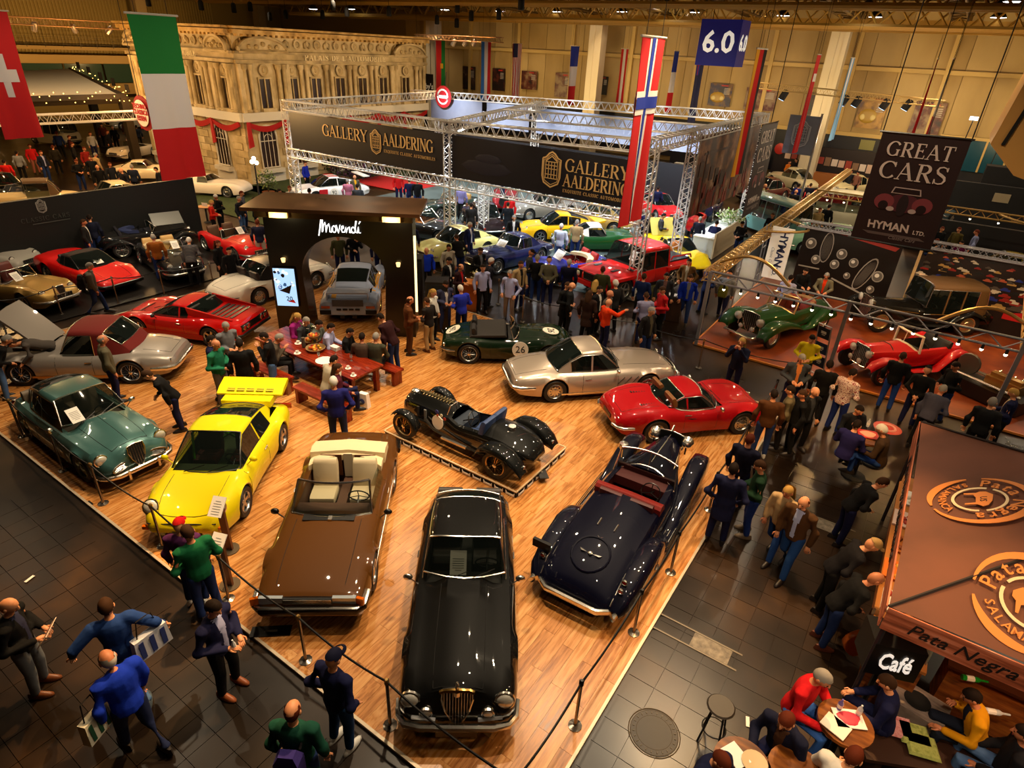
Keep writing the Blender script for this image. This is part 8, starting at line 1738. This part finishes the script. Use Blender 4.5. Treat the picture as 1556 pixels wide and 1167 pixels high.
# behind the deck
crowd('''648,382;15;stand;b;k;zz;a royal blue shirt under a black coat behind the speaker box
625,343;175;stand;20203a;t;sg;a dark coat and tan trousers beside the bright strip of the arch
682,377;30;stand;c;k;sd;a pale grey jumper in front of the primrose coupe
682,397;60;front;k;k;sd;a black jumper with white collar behind the lectern group;inner=w
700,407;60;front;2a1014;k;bb;a dark jacket with a red scarf left of the lilac shirt;inner=r
694,362;-160;lean;k;j;sb;a black jacket leaning over the primrose coupe
714,343;55;stand;141a38;n;sw;a dark suit with white hair by the primrose coupe door;inner=w
730,382;40;front;k;k;sb;a black jacket over a grey shirt at the navy coupe nose;inner=g
746,398;110;back;1a1820;k;sw;a dark jacket and white hair beside the lilac shirt
734,408;20;stand;l;k;sd;a lilac shirt and black trousers in front of the navy coupe;coat=s
775,417;-25;pockets;aab0dc;7a6a5a;sg;a pale blue shirt and beige trousers at the aisle;coat=s
791.5,403;40;stand;t;n;sb;an open beige jacket over dark clothes;inner=k
781,332;5;stand;k;k;sg;a black suit and white shirt in front of the deep yellow coupe;inner=w
716,313;180;stand;K;k;sd;a dark padded jacket behind the maroon saloon
807.6,385;90;front;G;j;cd;a dark grey tee-shirt and cap at the blue roadster nose
816.6,393;178;front;k;j;sg;a black jumper seen from behind at the blue roadster
834.6,396;182;back;V;n;cd;an olive-grey jumper and dark cap facing the blue roadster
865,400;175;stand;14142e;n;sw;a navy jumper with white hair facing the blue roadster
862,435;55;front;k;k;sb;a long black coat reading a small card;coat=c
869,436;90;stand;101214;k;zz;a black coat directly behind the card reader
916,411;178;stand;v;k;sr;an olive green jacket in front of the red pickup
905,432;170;stand;K;k;Ly;a dark coat with long blonde hair in the middle crowd;coat=c
911,441;60;stand;k;k;sd;a black suit and white shirt in the middle crowd;inner=w
926.5,448;70;stand;4a4038;j;zz;a brown-grey jumper behind the orange jumper
935.5,432;-140;stand;K;k;sw;a dark jacket with white hair by the truss tower foot
925,461;125;point;o;n;zz;a bright orange jumper pointing a phone at the pickup
896,448;160;stand;2a1810;k;Lb;a dark coat with long brown hair left of the orange jumper;coat=c
978.6,422;172;stand;10204a;k;sb;a navy tee-shirt beside the red pickup;coat=s
1012.6,421;0;stand;2c2c30;j;sd;a dark grey jacket standing by the pickup door;inner=6a4a44
982,451;-165;front;8a88a8;n;sb;a lilac-grey shirt seen from behind in the aisle
1007,442;-60;front;r;k;sb;a red and black jacket beside the leaflet stand
989.5,474;50;stand;K;j;sg;a black body-warmer walking out in front of the crowd;inner=V
1047,399;-10;pockets;T;K;sd;a brown jacket over a pale shirt beside the pickup tail;inner=c
1049,424;0;walk;0a2aa0;j;sb;a bright blue and yellow open jacket walking forwards;inner=g
1081,410;130;front;12204a;j;zz;a navy shirt and jeans at the truss corner
519,419;0;stand;v;n;sb;an olive jacket seen through the arch;foot=1
541,417;20;chin;k;n;sd;a black jacket next to the olive jacket seen through the arch;foot=1
579,424;0;stand;n;n;sb;dark clothes at the right side of the arch opening;foot=1
853,345;170;stand;c8d0e0;J;sw;a pale blue-white top beside the white hardtop car
877,339;178;stand;t;j;sg;a tan jacket beside the white hardtop car
984,324;160;stand;n;k;sg;a navy suit, first of four behind the flag foot
992,328;-150;stand;k;k;sd;a black suit, second of four behind the flag foot
1008,329;100;front;G;k;sd;a grey suit, third of four behind the flag foot
1027,329;-60;stand;1a1c3a;t;sg;a navy blazer and tan trousers by the mural tower
1064,334;170;stand;0e1224;n;sg;a dark suit at the cream counter end
1089,340;170;sit;n;n;sd;a navy suit seated behind the cream counter;seat=.6
1128,341;-30;front;k;j;sd;a black jacket with an orange bag in the aisle by the counter''')
a = person(1108, 417, 165, 'walk', 'g', 'n', 'cd', 'a grey tee-shirt with an olive backpack leaving the aisle'); carried('backpack', 'olive backpack worn over the grey tee-shirt', 'backpack', pack('5a5a1c'), a, -.25, 0, 1.15)
# right stand and its barrier
crowd('''1233.5,516;-5;front;Y;k;sd;a bright yellow-green jacket by the card rack
1371.5,543;178;stand;k;1c3a80;sb;a black jacket and blue jeans facing the red tourer
1452,558;-50;front;k;j;sd;a black jumper and glasses at the red tourer tail
1201,424;170;sit;l;k;sd;a pale blue shirt seated at the sales desk
1224,413;30;sit;k;k;sd;a black top seated at the sales desk end
1256,420;0;sit;6a6450;k;sg;a grey jacket and red jumper seated at the sales desk;inner=o''', DK)
crowd('''1127,521;-15;photo;10142c;n;Ly;a navy coat taking a picture with a phone behind the berlinetta
1218,546;15;front;3a3e44;n;sg;a grey jumper with an orange collar reading a phone;inner=c87838
1260.5,556;180;stand;0a0a0a;k;sd;a black tee-shirt facing the card rack;coat=s
1409,564;175;back;0a0a0a;n;ck;a black tee-shirt and black cap facing the red tourer;coat=s
1238,597;45;stand;0e0e10;k;zz;a black printed tee-shirt with a shaved head;coat=s,inner=G
1219,601;-70;stand;k;k;sb;a black suit with a white collar beside the shaved-headed visitor
1201,595;-90;stand;5a5038;k;sd;a beige and green body-warmer beside the black suit
1176,601;-170;stand;4a2a10;j;sd;a brown jacket and jeans at the berlinetta nose;shoe=c8c4bc
1431,594;170;lean;3a3a4a;k;sg;a blue-grey striped shirt bending towards the tourer tail
1507,613;180;stand;1a1c1e;k;sg;a dark jacket with curly hair behind the tent
1540,599;-90;front;12183c;k;sy;a navy jacket with a pale scarf at the right frame edge;inner=c
1139,670;165;stand;14142a;n;sr;a navy blazer with white collar at the right barrier
1114,715;180;pockets;141838;n;sd;a long navy coat at the barrier beside the blue tourer;coat=c
1155,710;-80;front;12301c;1a3070;sb;a dark green jacket and blue jeans at the right barrier;shoe=6a5a48
1197,749;-25;walk;b89a70;1a3c78;Ly;a beige jacket with long fair hair walking with a companion
1337,735;120;lean;k;n;sb;a black coat leaning over the snack counter
1322,829;110;lean;121014;k;ct;a black coat and tan flat cap at the snack counter
1326,881;120;lean;0e0e10;j;zz;a black coat with a bald grey head at the counter end;shoe=5a2a18''')
CHK = noisemat('check_shirt', ['8a2030', 'e8d8d0', '6a1828'], 34, (.8, .9), detail=0); person(1295, 569, 155, 'front', 'r', '1a2a6a', 'sd', 'a red and white checked shirt and blue jeans facing the stand', mat=CHK)
a = person(1221, 766, -20, 'walk', '4a3018', '1c4078', 'br', 'an open brown jacket over a pale blue shirt walking through the aisle', inner='a8b4dc', s=1.03)
# left stand
a = person(136, 406, 80, 'walk', '5a5850', 'j', 'sg', 'a grey jumper with a black backpack walking past the red targa coupe'); carried('backpack', 'black backpack on the grey jumper at left', 'backpack', pack('0e0e10'), a, -.25, 0, 1.15)
STR = noisemat('striped_knit', ['14182c', '1c2038', 'b8a888', '14182c'], 1, (.8, .9)); STR.node_tree.nodes['Noise Texture'].inputs['Scale'].default_value = 0.01
wv = STR.node_tree.nodes.new('ShaderNodeTexWave'); wv.bands_direction = 'Z'; wv.inputs['Scale'].default_value = 6; cr_ = next(n for n in STR.node_tree.nodes if n.type == 'VALTORGB'); STR.node_tree.links.new(STR.node_tree.nodes['Texture Coordinate'].outputs['Object'], wv.inputs['Vector']); STR.node_tree.links.new(wv.outputs['Fac'], cr_.inputs[0])
person(287, 367, 170, 'lean', 'n', 'k', 'sw', 'a navy and cream striped jumper leaning over the black roadster', mat=STR)
crowd('''8,518;90;lean;k;J;sg;a black jacket and pale jeans leaning in at the left frame edge
127,339;80;stand;K;j;sb;a dark suit with a white shirt against the black partition;inner=w
136,332;170;stand;14182c;j;sd;a navy jacket beside the dark suit at the partition
233,362;178;stand;8a4a10;j;sg;an orange-brown jumper behind the black roadster
331,371;60;stand;k;k;Lr;a long black coat with red-brown hair by the red roadster;coat=c
348,382;30;stand;0e0d0d;k;sd;a dark coat beside the red roadster nose;coat=c
321,309;85;front;c02010;k;sy;a red jumper by the round tan table
328,300;-50;front;k;k;sw;a black jacket facing the red jumper
363,303;60;stand;1a1c24;J;sg;a dark jacket and pale jeans on the grass
367,295;70;stand;5a5c68;j;sr;a grey top directly behind the pale jeans visitor
391,339;175;stand;1a1a30;c;sr;a navy jacket and pale trousers beside the arch
386,305;90;stand;141a14;k;sd;dark clothes at the corner of the dark canopy
464,249;60;stand;1a2aa0;k;sb;a bright blue jacket under the gallery truss corner
528,276;170;stand;P;n;sg;a pink jumper beside the white racing coupe
539,270;20;stand;V;k;zz;a mustard scarf and grey coat beside the white racing coupe;inner=y
543,284;175;stand;G;k;sd;a grey coat in front of the racing coupe tail
424,292;90;stand;k;k;sd;a black top left of the gallery tower
440,287;40;stand;w;k;sr;a white jumper left of the gallery tower
470,291;160;stand;l;j;sd;a pale shirt in front of the racing coupe nose
605,265;10;stand;c01414;n;sb;a red jacket on the red carpet
622,275;170;stand;n;j;sb;blue jeans and a dark top by the red carpet edge
634,276;0;stand;k;j;sd;dark clothes right of the red carpet
701,286;170;stand;8a84b8;k;sg;a lilac top behind the green roadster
775,302;0;stand;c01418;k;sd;a red jacket behind the black puffer coat
772,312;175;stand;14181e;k;sd;a black padded coat left of the deep yellow coupe;coat=c
765,276;90;stand;1c2a4a;j;sd;a dark blue top below the right gallery banner
1002,257;90;stand;c01818;n;sd;a red jumper at the white plinth stall
1039.5,257;-60;stand;0e5a30;n;sr;a green jumper at the white plinth stall
1000,287;180;stand;n;k;sd;a navy shirt at the white wedge coupe
1162.6,283;90;chin;8a8458;k;zz;an olive-beige jacket in the far aisle
1162,264;-90;stand;a88a60;j;sr;a beige coat in the far aisle behind the trusses
1174,328;-20;stand;0a0a0a;n;sb;a black tee-shirt walking down the aisle;coat=s
1193.5,304;-120;photo;1a22a8;k;sd;a vivid blue jacket raising a camera in the aisle
1209.6,292;170;stand;K;n;zz;a black coat with a bald head in the far aisle
1214,283;150;stand;14206a;n;sd;a dark blue jacket in the far aisle
1228,297;-40;stand;k;k;sg;a black jacket with grey hair in the far aisle
1239,295;60;stand;101014;k;sd;a black top by the long golden truss
1232,282;170;stand;1a1c30;k;sb;a navy top behind the far aisle group
1246,320;20;stand;8a7048;k;sr;a tan jacket under the small lamp truss
1260,315;160;stand;k;k;sd;a black coat under the small lamp truss
1199.6,247;60;stand;c86a14;k;sd;an orange jacket near the red-lit stalls
1210,244;-60;stand;1a1a20;k;sd;a dark jacket near the red-lit stalls
1293,262;20;stand;1c2028;k;sr;a dark jumper at the red-lit stall wall
1304,264;-40;stand;8a5a48;k;sd;a brown-pink top at the red-lit stall wall
1431.5,349;30;stand;16181a;j;sr;a black jacket, first of the dim group at far right
1457,350;-30;stand;4a4018;k;sr;an olive jacket, second of the dim group at far right
1484,354;-90;stand;8a94c0;k;sr;a pale blue shirt, last of the dim group at far right
1461,370;10;sit;6a1a4a;k;sd;a purple patterned top seated in the dim group
1423,367;40;sitc;101214;j;sr;a black top crouched at the dim group's left''')
# far left hall
crowd('''45,223;20;stand;c01418;9a5a48;sr;a red top and pink trousers by the far left stall
62,233;40;stand;161a2c;j;sr;a navy jacket and pale shirt in the far left aisle;inner=l
80,224;170;stand;2a2418;k;sr;a dark coat in the far left aisle
25,233;160;stand;8a8a8c;k;sd;a grey checked shirt at the lit stall
6,247;170;stand;c81410;k;sd;a red jacket at the left frame edge
109.5,220;90;stand;K;k;sr;a dark jacket near the potted hedge at far left
116,246;20;front;k;j;sr;a black jacket over pale jeans at the rope
137,241;-20;stand;101014;k;sr;a black jacket in the middle of the far left crowd
148,255;10;stand;0c0c0e;k;zz;a black coat with a bald head above the partition
167,251;30;stand;1c1e24;k;sr;a dark jacket right of the bald visitor
184,260;-60;stand;14141a;k;zz;a dark jacket just above the partition edge
200,254;160;stand;1a2030;k;sg;a dark blue jacket by the cream prototype
145,236;120;stand;b89868;k;sg;a beige coat in the far left crowd
137,204;30;stand;a8a4a0;n;sr;a pale checked shirt under the timber canopy
171,195;-30;stand;101018;k;zz;a black suit under the timber canopy
163,201;60;stand;121016;k;sr;a black top beside the black suit under the canopy
197,202;20;stand;c8a898;k;zz;a pale top near the canopy post
190,186;170;stand;4a2418;k;sd;a brown coat near the canopy post
86,203;170;stand;1a2a5a;k;sr;a blue jacket at the cream van
105,209;90;stand;3a1410;k;sr;a dark red top right of the cream van
237,258;-90;stand;101014;n;sd;a dark top beside the Italian flag
128,227;40;stand;8a1c14;k;sr;a dark red jacket in the far left crowd
154,191;0;stand;6a3018;k;sd;a brown jacket deep under the timber canopy
207,193;170;stand;2a3040;k;sd;a grey-blue jacket by the round sign''')
# ---------------- tapas tent and its tables ----------------
TX, TY, TE, TZ0, TZ1 = 1.06, 7.26, 5.5, 2.45, 3.82
TC = noisemat('tent_canvas', ['5a3424', '6b4030', '744636'], 1.2, (.7, .85), bump=.05)
tn = thing('market_tent', 'brown square market tent with orange ring emblems over the snack counter', 'tent', (TX+TE/2, TY+TE/2, 0)); h_ = TE/2; pk = Vector((0, 0, TZ1)); cs = [Vector((x, y, TZ0)) for x, y in ((-h_, -h_), (h_, -h_), (h_, h_), (-h_, h_))]
for i in range(4):
    a, c = cs[i], cs[(i+1) % 4]; b = MB(); n = 12; R_ = []
    for j in range(n+1):
        row = []
        for k in range(n+1):
            e = a.lerp(c, k/n); out = (a+c)/2-Vector((0, 0, TZ0)); inw = .5*(4*(k/n)*(1-k/n)) if i in (2, ) else .04*4*(k/n)*(1-k/n); e = e-out.normalized()*inw*1.0; p = e.lerp(pk, j/n); p.z -= .07*sin(pi*j/n); row.append(p)
        R_.append(row)
    b.loft(R_, ring=False); b.obj('roof_panel', TC, tn)
    b = MB(); b.tube([a, a.lerp(pk, .5)-Vector((0, 0, .05)), pk], .022, 5); b.obj('ridge_seam', M('1a1216', .7), tn)
    if i in (3, 0):
        b = MB(); out = ((a+c)/2-Vector((0, 0, TZ0))).normalized(); P = [a, c, c-Vector((0, 0, .36)), a-Vector((0, 0, .36))]; b.poly([p+out*.01 for p in P], out*.02); b.obj('valance', noisemat('valance_wood%d' % i, ['4a2012', '8a4428', 'b8684a', 'c8907a'], 1.1, (.6, .8), stretch=(1, 1, 14) , detail=8), tn, False)
for c in cs[:1]+cs[3:]: b = MB(); b.tube([(c.x+.06, c.y+.06, 0), (c.x+.06, c.y+.06, TZ0)], .035, 6); b.obj('leg', M('2e2c34', .4, .5), tn)
INK = M('140c0c', .6); OR = M('e0893c', .6); CR = M('ecd8b0', .6)
text('Pata Negra', .25, (-h_+.82, -h_-.045, TZ0-.17), XA, ZA, INK, 'lettering', tn, .004, shear=.3); shv = frame((-h_+1.62, -h_-.045, TZ0-.18), XA, ZA); b = MB(); ribbon(b, earc(0, 0, .13, .12, 20, 340), .02, 0, .006, 0, shv); b.obj('emblem', INK, tn, False)
text('Pata Negra Salamanca', .34, (-h_-.045, 0, TZ0-.18), (0, -1, 0), ZA, INK, 'lettering', tn, .004, shear=.3)
def emblem(c, right, upv):
    F0 = frame(c, right, upv); F = lambda u, v, w=0: F0(u*.9, v*.9, w); z = Vector(right).normalized().cross(Vector(upv).normalized())
    for st, w_, m_, R0 in ((earc(0, 0, .68, .68, 178, -62, 30), [.03+.10*abs(sin(i/30*pi)) for i in range(31)], OR, 0), (earc(0, 0, .68, .68, 196, 288, 18), [.03+.10*abs(sin(i/18*pi)) for i in range(19)], OR, 0), (earc(0, 0, .36, .36, 150, 15, 16), .04, CR, 0), (earc(0, 0, .36, .36, 165, 360, 20), .045, CR, 0)):
        b = MB(); ribbon(b, st, w_, .01, .008, 0, F); b.obj('emblem_ring', m_, tn, False)
    b = MB(); b.poly([F(x*.24, y*.24, .012) for x, y in ((-1, .35), (-.6, .75), (.2, .7), (.75, .5), (.95, .2), (.7, -.1), (.75, -.8), (.6, -.8), (.45, -.2), (-.2, -.2), (-.55, -.35), (-.6, -.9), (-.75, -.9), (-.8, -.2), (-1, 0))], z*.008); b.obj('pig_print', OR, tn, False); text('US', .12, F(0, .05, .022), right, upv, INK, 'lettering', tn, .002)
    for s_, a0, st_, sz, fl, m_ in (('Pata Negra', 172, -19, .26, 1, OR), ('SALAMANCA', 204, 13, .15, -1, OR)):
        for i, ch in enumerate(s_):
            if ch == ' ': continue
            an = radians(a0+st_*i); p = F(.51*cos(an), .51*sin(an), .012); X = Vector(right).normalized(); Y = Vector(upv).normalized(); rad = X*cos(an)+Y*sin(an)
            u_ = rad*fl; r_ = u_.cross(z); text(ch, sz, p, r_, u_, m_, 'lettering', tn, .004, bold=.01)
def fac(i, t, s_=0): a, c = cs[i], cs[(i+1) % 4]; return ((a+c)/2+(c-a).normalized()*s_).lerp(pk, t)+Vector((0, 0, -.07*sin(pi*t)))
for i, t, s_ in ((3, .30, .15), (0, .26, -1.85)):
    a, c = cs[i], cs[(i+1) % 4]; r_ = (c-a).normalized(); u_ = (pk-(a+c)/2).normalized(); emblem(fac(i, t, s_)+r_.cross(u_)*.02, r_, u_)
o = thing('snack_counter', 'wooden snack counter with bright trays under the tent edge', 'counter', (1.55, 8.0, 0)); WD = noisemat('crate_wood', ['5a2c10', '8a4a1c', 'b8702c'], 2.5, (.5, .6), stretch=(1, 1, 6))
for i in range(6): b = MB(); b.box((0, .42+.84*i, .5), (.6, .82, 1.0)); b.obj('front_panel', WD, o, False)
b = MB(); b.box((-.05, 2.5, 1.03), (.75, 5.1, .05)); b.obj('worktop', M('b8763a', .4), o, False); b = MB(); b.box((.3, 2.5, 1.3), (.02, 4.8, .5)); b.obj('glass_screen', glass('cfd8d8', .85), o, False)
for i in range(6):
    q = thing('food_tray', ('pale menu board lying at the counter corner', 'white tray of sliced meat on the snack counter', 'orange serving board on the snack counter', 'long wooden ham board on the snack counter', 'striped tray on the snack counter', 'white plate stack near the counter back')[i], 'tray', (1.28+.06*(i % 2), 8.3+.78*i, 1.06)); b = MB(); b.box((0, 0, .02), (.3, .5, .04)); b.obj('tray', M(('f0e4c8', 'e8e4dc', 'd8701c', 'a05a20', 'e8c8b8', 'f0ece4')[i], .5), q, False); b = MB()
    for k in range(6): b.ball((RN.uniform(-.1, .1), RN.uniform(-.18, .18), .05), (.05, .06, .03), 6, 4)
    if i: stuff(b.obj('food', M(('', 'a8302a', 'd8a040', '7a3a18', 'b04438', 'e8e0d0')[i], .5), q))
for i in range(4):
    q = thing('cured_ham', ('first', 'second', 'third', 'fourth')[i]+' cured ham leg hanging along the tent edge', 'ham', (1.5, 11.0+.55*i, 1.5)); b = MB(); b.tube([(0, 0, -.4), (0, .02, -.25), (0, .03, 0), (0, .0, .25), (0, 0, .45)], [.05, .12, .13, .06, .035], 9); b.obj('meat', M('b86a1c', .4), q); b = MB(); b.tube([(0, 0, .45), (0, 0, .9)], .012, 4); b.obj('string', CREAM, q)
p = G(1352, 985, 1.5); o = thing('menu_lightbox', 'black tilted cube with white lettering under the tent corner', 'sign', p, radians(20)); b = MB(); b.box((0, 0, 0), (.62, .5, .55)); b.obj('cube', BLACK, o, False); q = text('Café', .3, (0, -.26, 0), XA, ZA, M('f4f0e8', .5, emit=.5), 'lettering', o, .006, bold=.012); q.scale = (.72, 1.35, 1); b = MB(); b.tube([(0, 0, -.3), (0, 0, -1.5)], .04, 6); b.obj('pole', MATT, o)
TT = noisemat('barrel_top', ['3a1c08', '6a3810', '9a5c1c'], 2, (.25, .4), stretch=(1, 5, 1))
def bartable(px, py, lb, z=1.08, r=.33, m=TT):
    P = G(px, py, z); o = thing('bar_table', lb, 'table', (P.x, P.y, 0)); b = MB(); b.lathe([(r, z-.05), (r, z), (0, z)], 24); b.obj('tabletop', m, o); b = MB(); b.lathe([(.28, 0), (.26, .03), (.04, .06), (.04, z-.05), (.15, z-.05)], 12); b.obj('pedestal', MATT, o); return P
def stool(px, py, lb, z=.74, c='2a2420'):
    P = G(px, py, z); o = thing('bar_stool', lb, 'stool', (P.x, P.y, 0)); b = MB(); b.lathe([(.17, z-.04), (.19, z-.02), (.17, z), (0, z)], 16); b.obj('seat', M(c, .5), o)
    for i in range(4): a = pi/4+pi/2*i; b = MB(); b.tube([(.1*cos(a), .1*sin(a), z-.04), (.2*cos(a), .2*sin(a), 0)], .014, 5); b.obj('leg', MATT, o)
    b = MB(); b.tube([(.16*cos(a), .16*sin(a), .25) for a in [2*pi*i/14 for i in range(14)]], .01, 4, closed=True); b.obj('foot_ring', MATT, o)
bartable(1285, 1098, 'round barrel-wood bar table between the red hoodie and the navy jumper'); bartable(1128, 1160, 'round barrel-wood bar table at the bottom edge with a white napkin'); bartable(1212, 1172, 'round barrel-wood bar table below the orange-print tee-shirt'); bartable(1319, 664, 'round bar table with red papers behind the tent'); bartable(1346, 650, 'white table with a red oval platter touching the tent corner', .98, .24, M('e0d4c8', .5))
stool(1096, 1072, 'empty round black stool left of the bottom bar tables')
def flat(px, py, z, w_, h, c, lb, cat, nm, rz=0, c2=None):
    o = thing(nm, lb, cat, G(px, py, z+.01), rz); b = MB(); b.box((0, 0, 0), (w_, h, .012)); b.obj('sheet', M(c, .6), o, False)
    if c2:
        b = MB(); b.loft([[(w_*.38*q*cos(a)*(1+.2*sin(3*a)), h*.38*q*sin(a), .008+e) for a in [2*pi*i/14 for i in range(14)]] for q, e in ((1, 0), (.9, .01), (.4, .014))]); b.obj('food', M(c2, .5), o)
flat(1290, 1092, 1.09, .36, .26, 'e8dcd8', 'white paper with red sliced ham on the red hoodie table', 'paper', 'food_paper', .5, 'c03048'); flat(1270, 1103, 1.09, .3, .24, 'ecdcd0', 'crumpled white napkin beside the sliced ham', 'napkin', 'paper_napkin', -.3); flat(1118, 1148, 1.09, .28, .22, 'f0ece8', 'square white napkin on the bottom edge bar table', 'napkin', 'paper_napkin', -.5); flat(1319, 660, 1.09, .42, .36, 'c02418', 'red paper with scraps on the table behind the tent', 'paper', 'food_paper', .3, 'e0a080')
o = thing('meat_platter', 'red oval platter at the tent back corner', 'platter', G(1348, 652, .99)); b = MB(); b.lathe([(.2, 0), (.3, .03), (.28, .035), (0, .02)], 20); b.obj('plate', M('b83828', .4), o); b = MB(); b.tube([(.16*cos(a), .16*sin(a), .035) for a in [2*pi*i/14 for i in range(14)]], .03, 5, closed=True); b.obj('meat', M('d89080', .5), o)
for px, py, lb in ((1274, 1078, 'small purple-capped water bottle on the red hoodie table'), (1303, 1087, 'clear plastic bottle at the right of the red hoodie table'), (1318, 648, 'clear bottle standing on the red papers')): o = thing('water_bottle', lb, 'bottle', G(px, py, 1.09)); bottle('6a60a8' if 'purple' in lb else 'd0d4dc')(o)
o = thing('wicker_plate', 'dark dish with a pale rim on the bottom edge table', 'dish', G(1146, 1160, 1.09)); b = MB(); b.lathe([(.12, 0), (.15, .03), (.14, .03), (0, .005)], 18); b.obj('plate', M('c8b088', .5), o)
P = G(1380, 1062, .5); o = thing('wooden_crate', 'weathered wooden box with a dark oval opening behind the navy jumper', 'crate', (P.x+.1, P.y, 0), -.2); b = MB(); b.box((0, 0, .3), (.75, .5, .5)); b.obj('box', noisemat('grey_wood', ['5a4a44', '8a7a70', 'a89488'], 3, (.6, .7), stretch=(1, 6, 1)), o, False); b = MB(); b.lathe([(.17, 0), (.0, .002)], 18, (0, 0, .555)); b.obj('opening', MATT, o)
o = thing('bar_bench', 'long dark bench under the front edge of the tent', 'bench', (2.45, 7.35, 0), .45); b = MB(); b.box((0, 0, .44), (2.4, .42, .06)); b.obj('seat', M('3a2014', .5), o, False)
for x in (-1.0, 0, 1.0): b = MB(); b.box((x, 0, .2), (.08, .36, .42)); b.obj('leg', M('2a160e', .6), o, False)
for px, py, c, lb in ((1362, 1106, 'b83848', 'pink patterned cushion on the dark bench'), (1388, 1118, '6a7a2c', 'olive green cushion on the dark bench'), (1400, 1136, '7a8a34', 'second olive green cushion nearer the yellow jacket')): o = thing('seat_cushion', lb, 'cushion', G(px, py, .5), .3); b = MB(); b.loft([[(x*k, y*k, z) for x, y in ((-.19, -.17), (.19, -.17), (.19, .17), (-.19, .17))] for z, k in ((0, .85), (.03, 1), (.06, .85))]); b.obj('cover', noisemat('cushion'+c, [c, 'd8a0a0' if c[0] == 'b' else 'a8b060', c], 14, (.8, .9)), o)
P = G(1480, 1040, .9); o = thing('back_bar', 'dark wooden bar with bottles behind the yellow jacket', 'counter', (3.7, 8.7, 0)); b = MB(); b.box((0, 0, .45), (3.0, .45, .9)); b.obj('cabinet', WD, o, False); b = MB(); b.box((0, 0, .92), (3.1, .55, .05)); b.obj('worktop', M('4a2410', .4), o, False)
for i, (px, py, c, lb) in enumerate(((1478, 1035, '1a8a2a', 'green wine bottle lying on the dark bar'), (1510, 1085, 'c8ccd0', 'clear bottle on the table behind the yellow jacket'))): o = thing('wine_bottle', lb, 'bottle', G(px, py, .98), .4); b = MB(); b.tube([(-.15, 0, .04), (.05, 0, .04), (.09, 0, .04), (.18, 0, .04)], [.04, .04, .016, .014], 8); b.obj('glass_body', M(c, .15), o); b = MB(); b.tube([(-.1, 0, .04), (.0, 0, .04)], .0405, 8); b.obj('label', WHITE, o)
o = thing('guitar', 'orange-brown guitar leaning on the counter end under the tent', 'guitar', G(1290, 1010, .0), .5); b = MB(); b.loft([[(x*k, y, .45+z*k) for x, z in [((.17+.04*cos(2*a))*cos(a), .26*sin(a)) for a in [2*pi*i/16 for i in range(16)]]] for y, k in ((0, .96), (.01, 1), (.09, 1), (.1, .96))]); b.obj('soundbox', M('a8501c', .3), o); b = MB(); b.box((0, .02, .95), (.05, .03, .6)); b.obj('neck', M('3a1c10', .4), o, False)
crowd('''1247,1031;75;sit;b81018;3a6ac0;sg;a red hooded jacket seated at the barrel table;seat=.7
1349,1040;-75;sit;12163c;n;sb;a navy jumper and glasses seated right of the barrel table;seat=.62
1195,1096;-15;sit;10142c;n;sr;a navy top with an orange print seated at the bottom tables;seat=.62,inner=4a3020
1479,1062;-60;sitc;e09a0c;1a2030;sd;a yellow jacket seated with a hand at the mouth;seat=.46,inner=1a2038
1295,1153;170;sit;w;k;sr;a white shirt seen from above at the bottom edge;seat=.7
1094,1156;60;sit;141a3a;n;sr;a dark blue top with red-brown hair at the bottom edge;seat=.62
1556,1118;-70;sitr;14141a;J;sd;pale jeans reaching in at the lower right corner;seat=.46
1304.5,624;40;sit;14161c;n;sd;a black jacket seated behind the red papers;seat=.66
1301,648;165;sit;1c184a;1a3a80;sd;a violet-navy padded jacket seated with back turned;seat=.66
1340.5,655;-90;sit;3a2818;1c3c80;sw;a brown jacket with white hair seated beside the tent corner;seat=.62''')
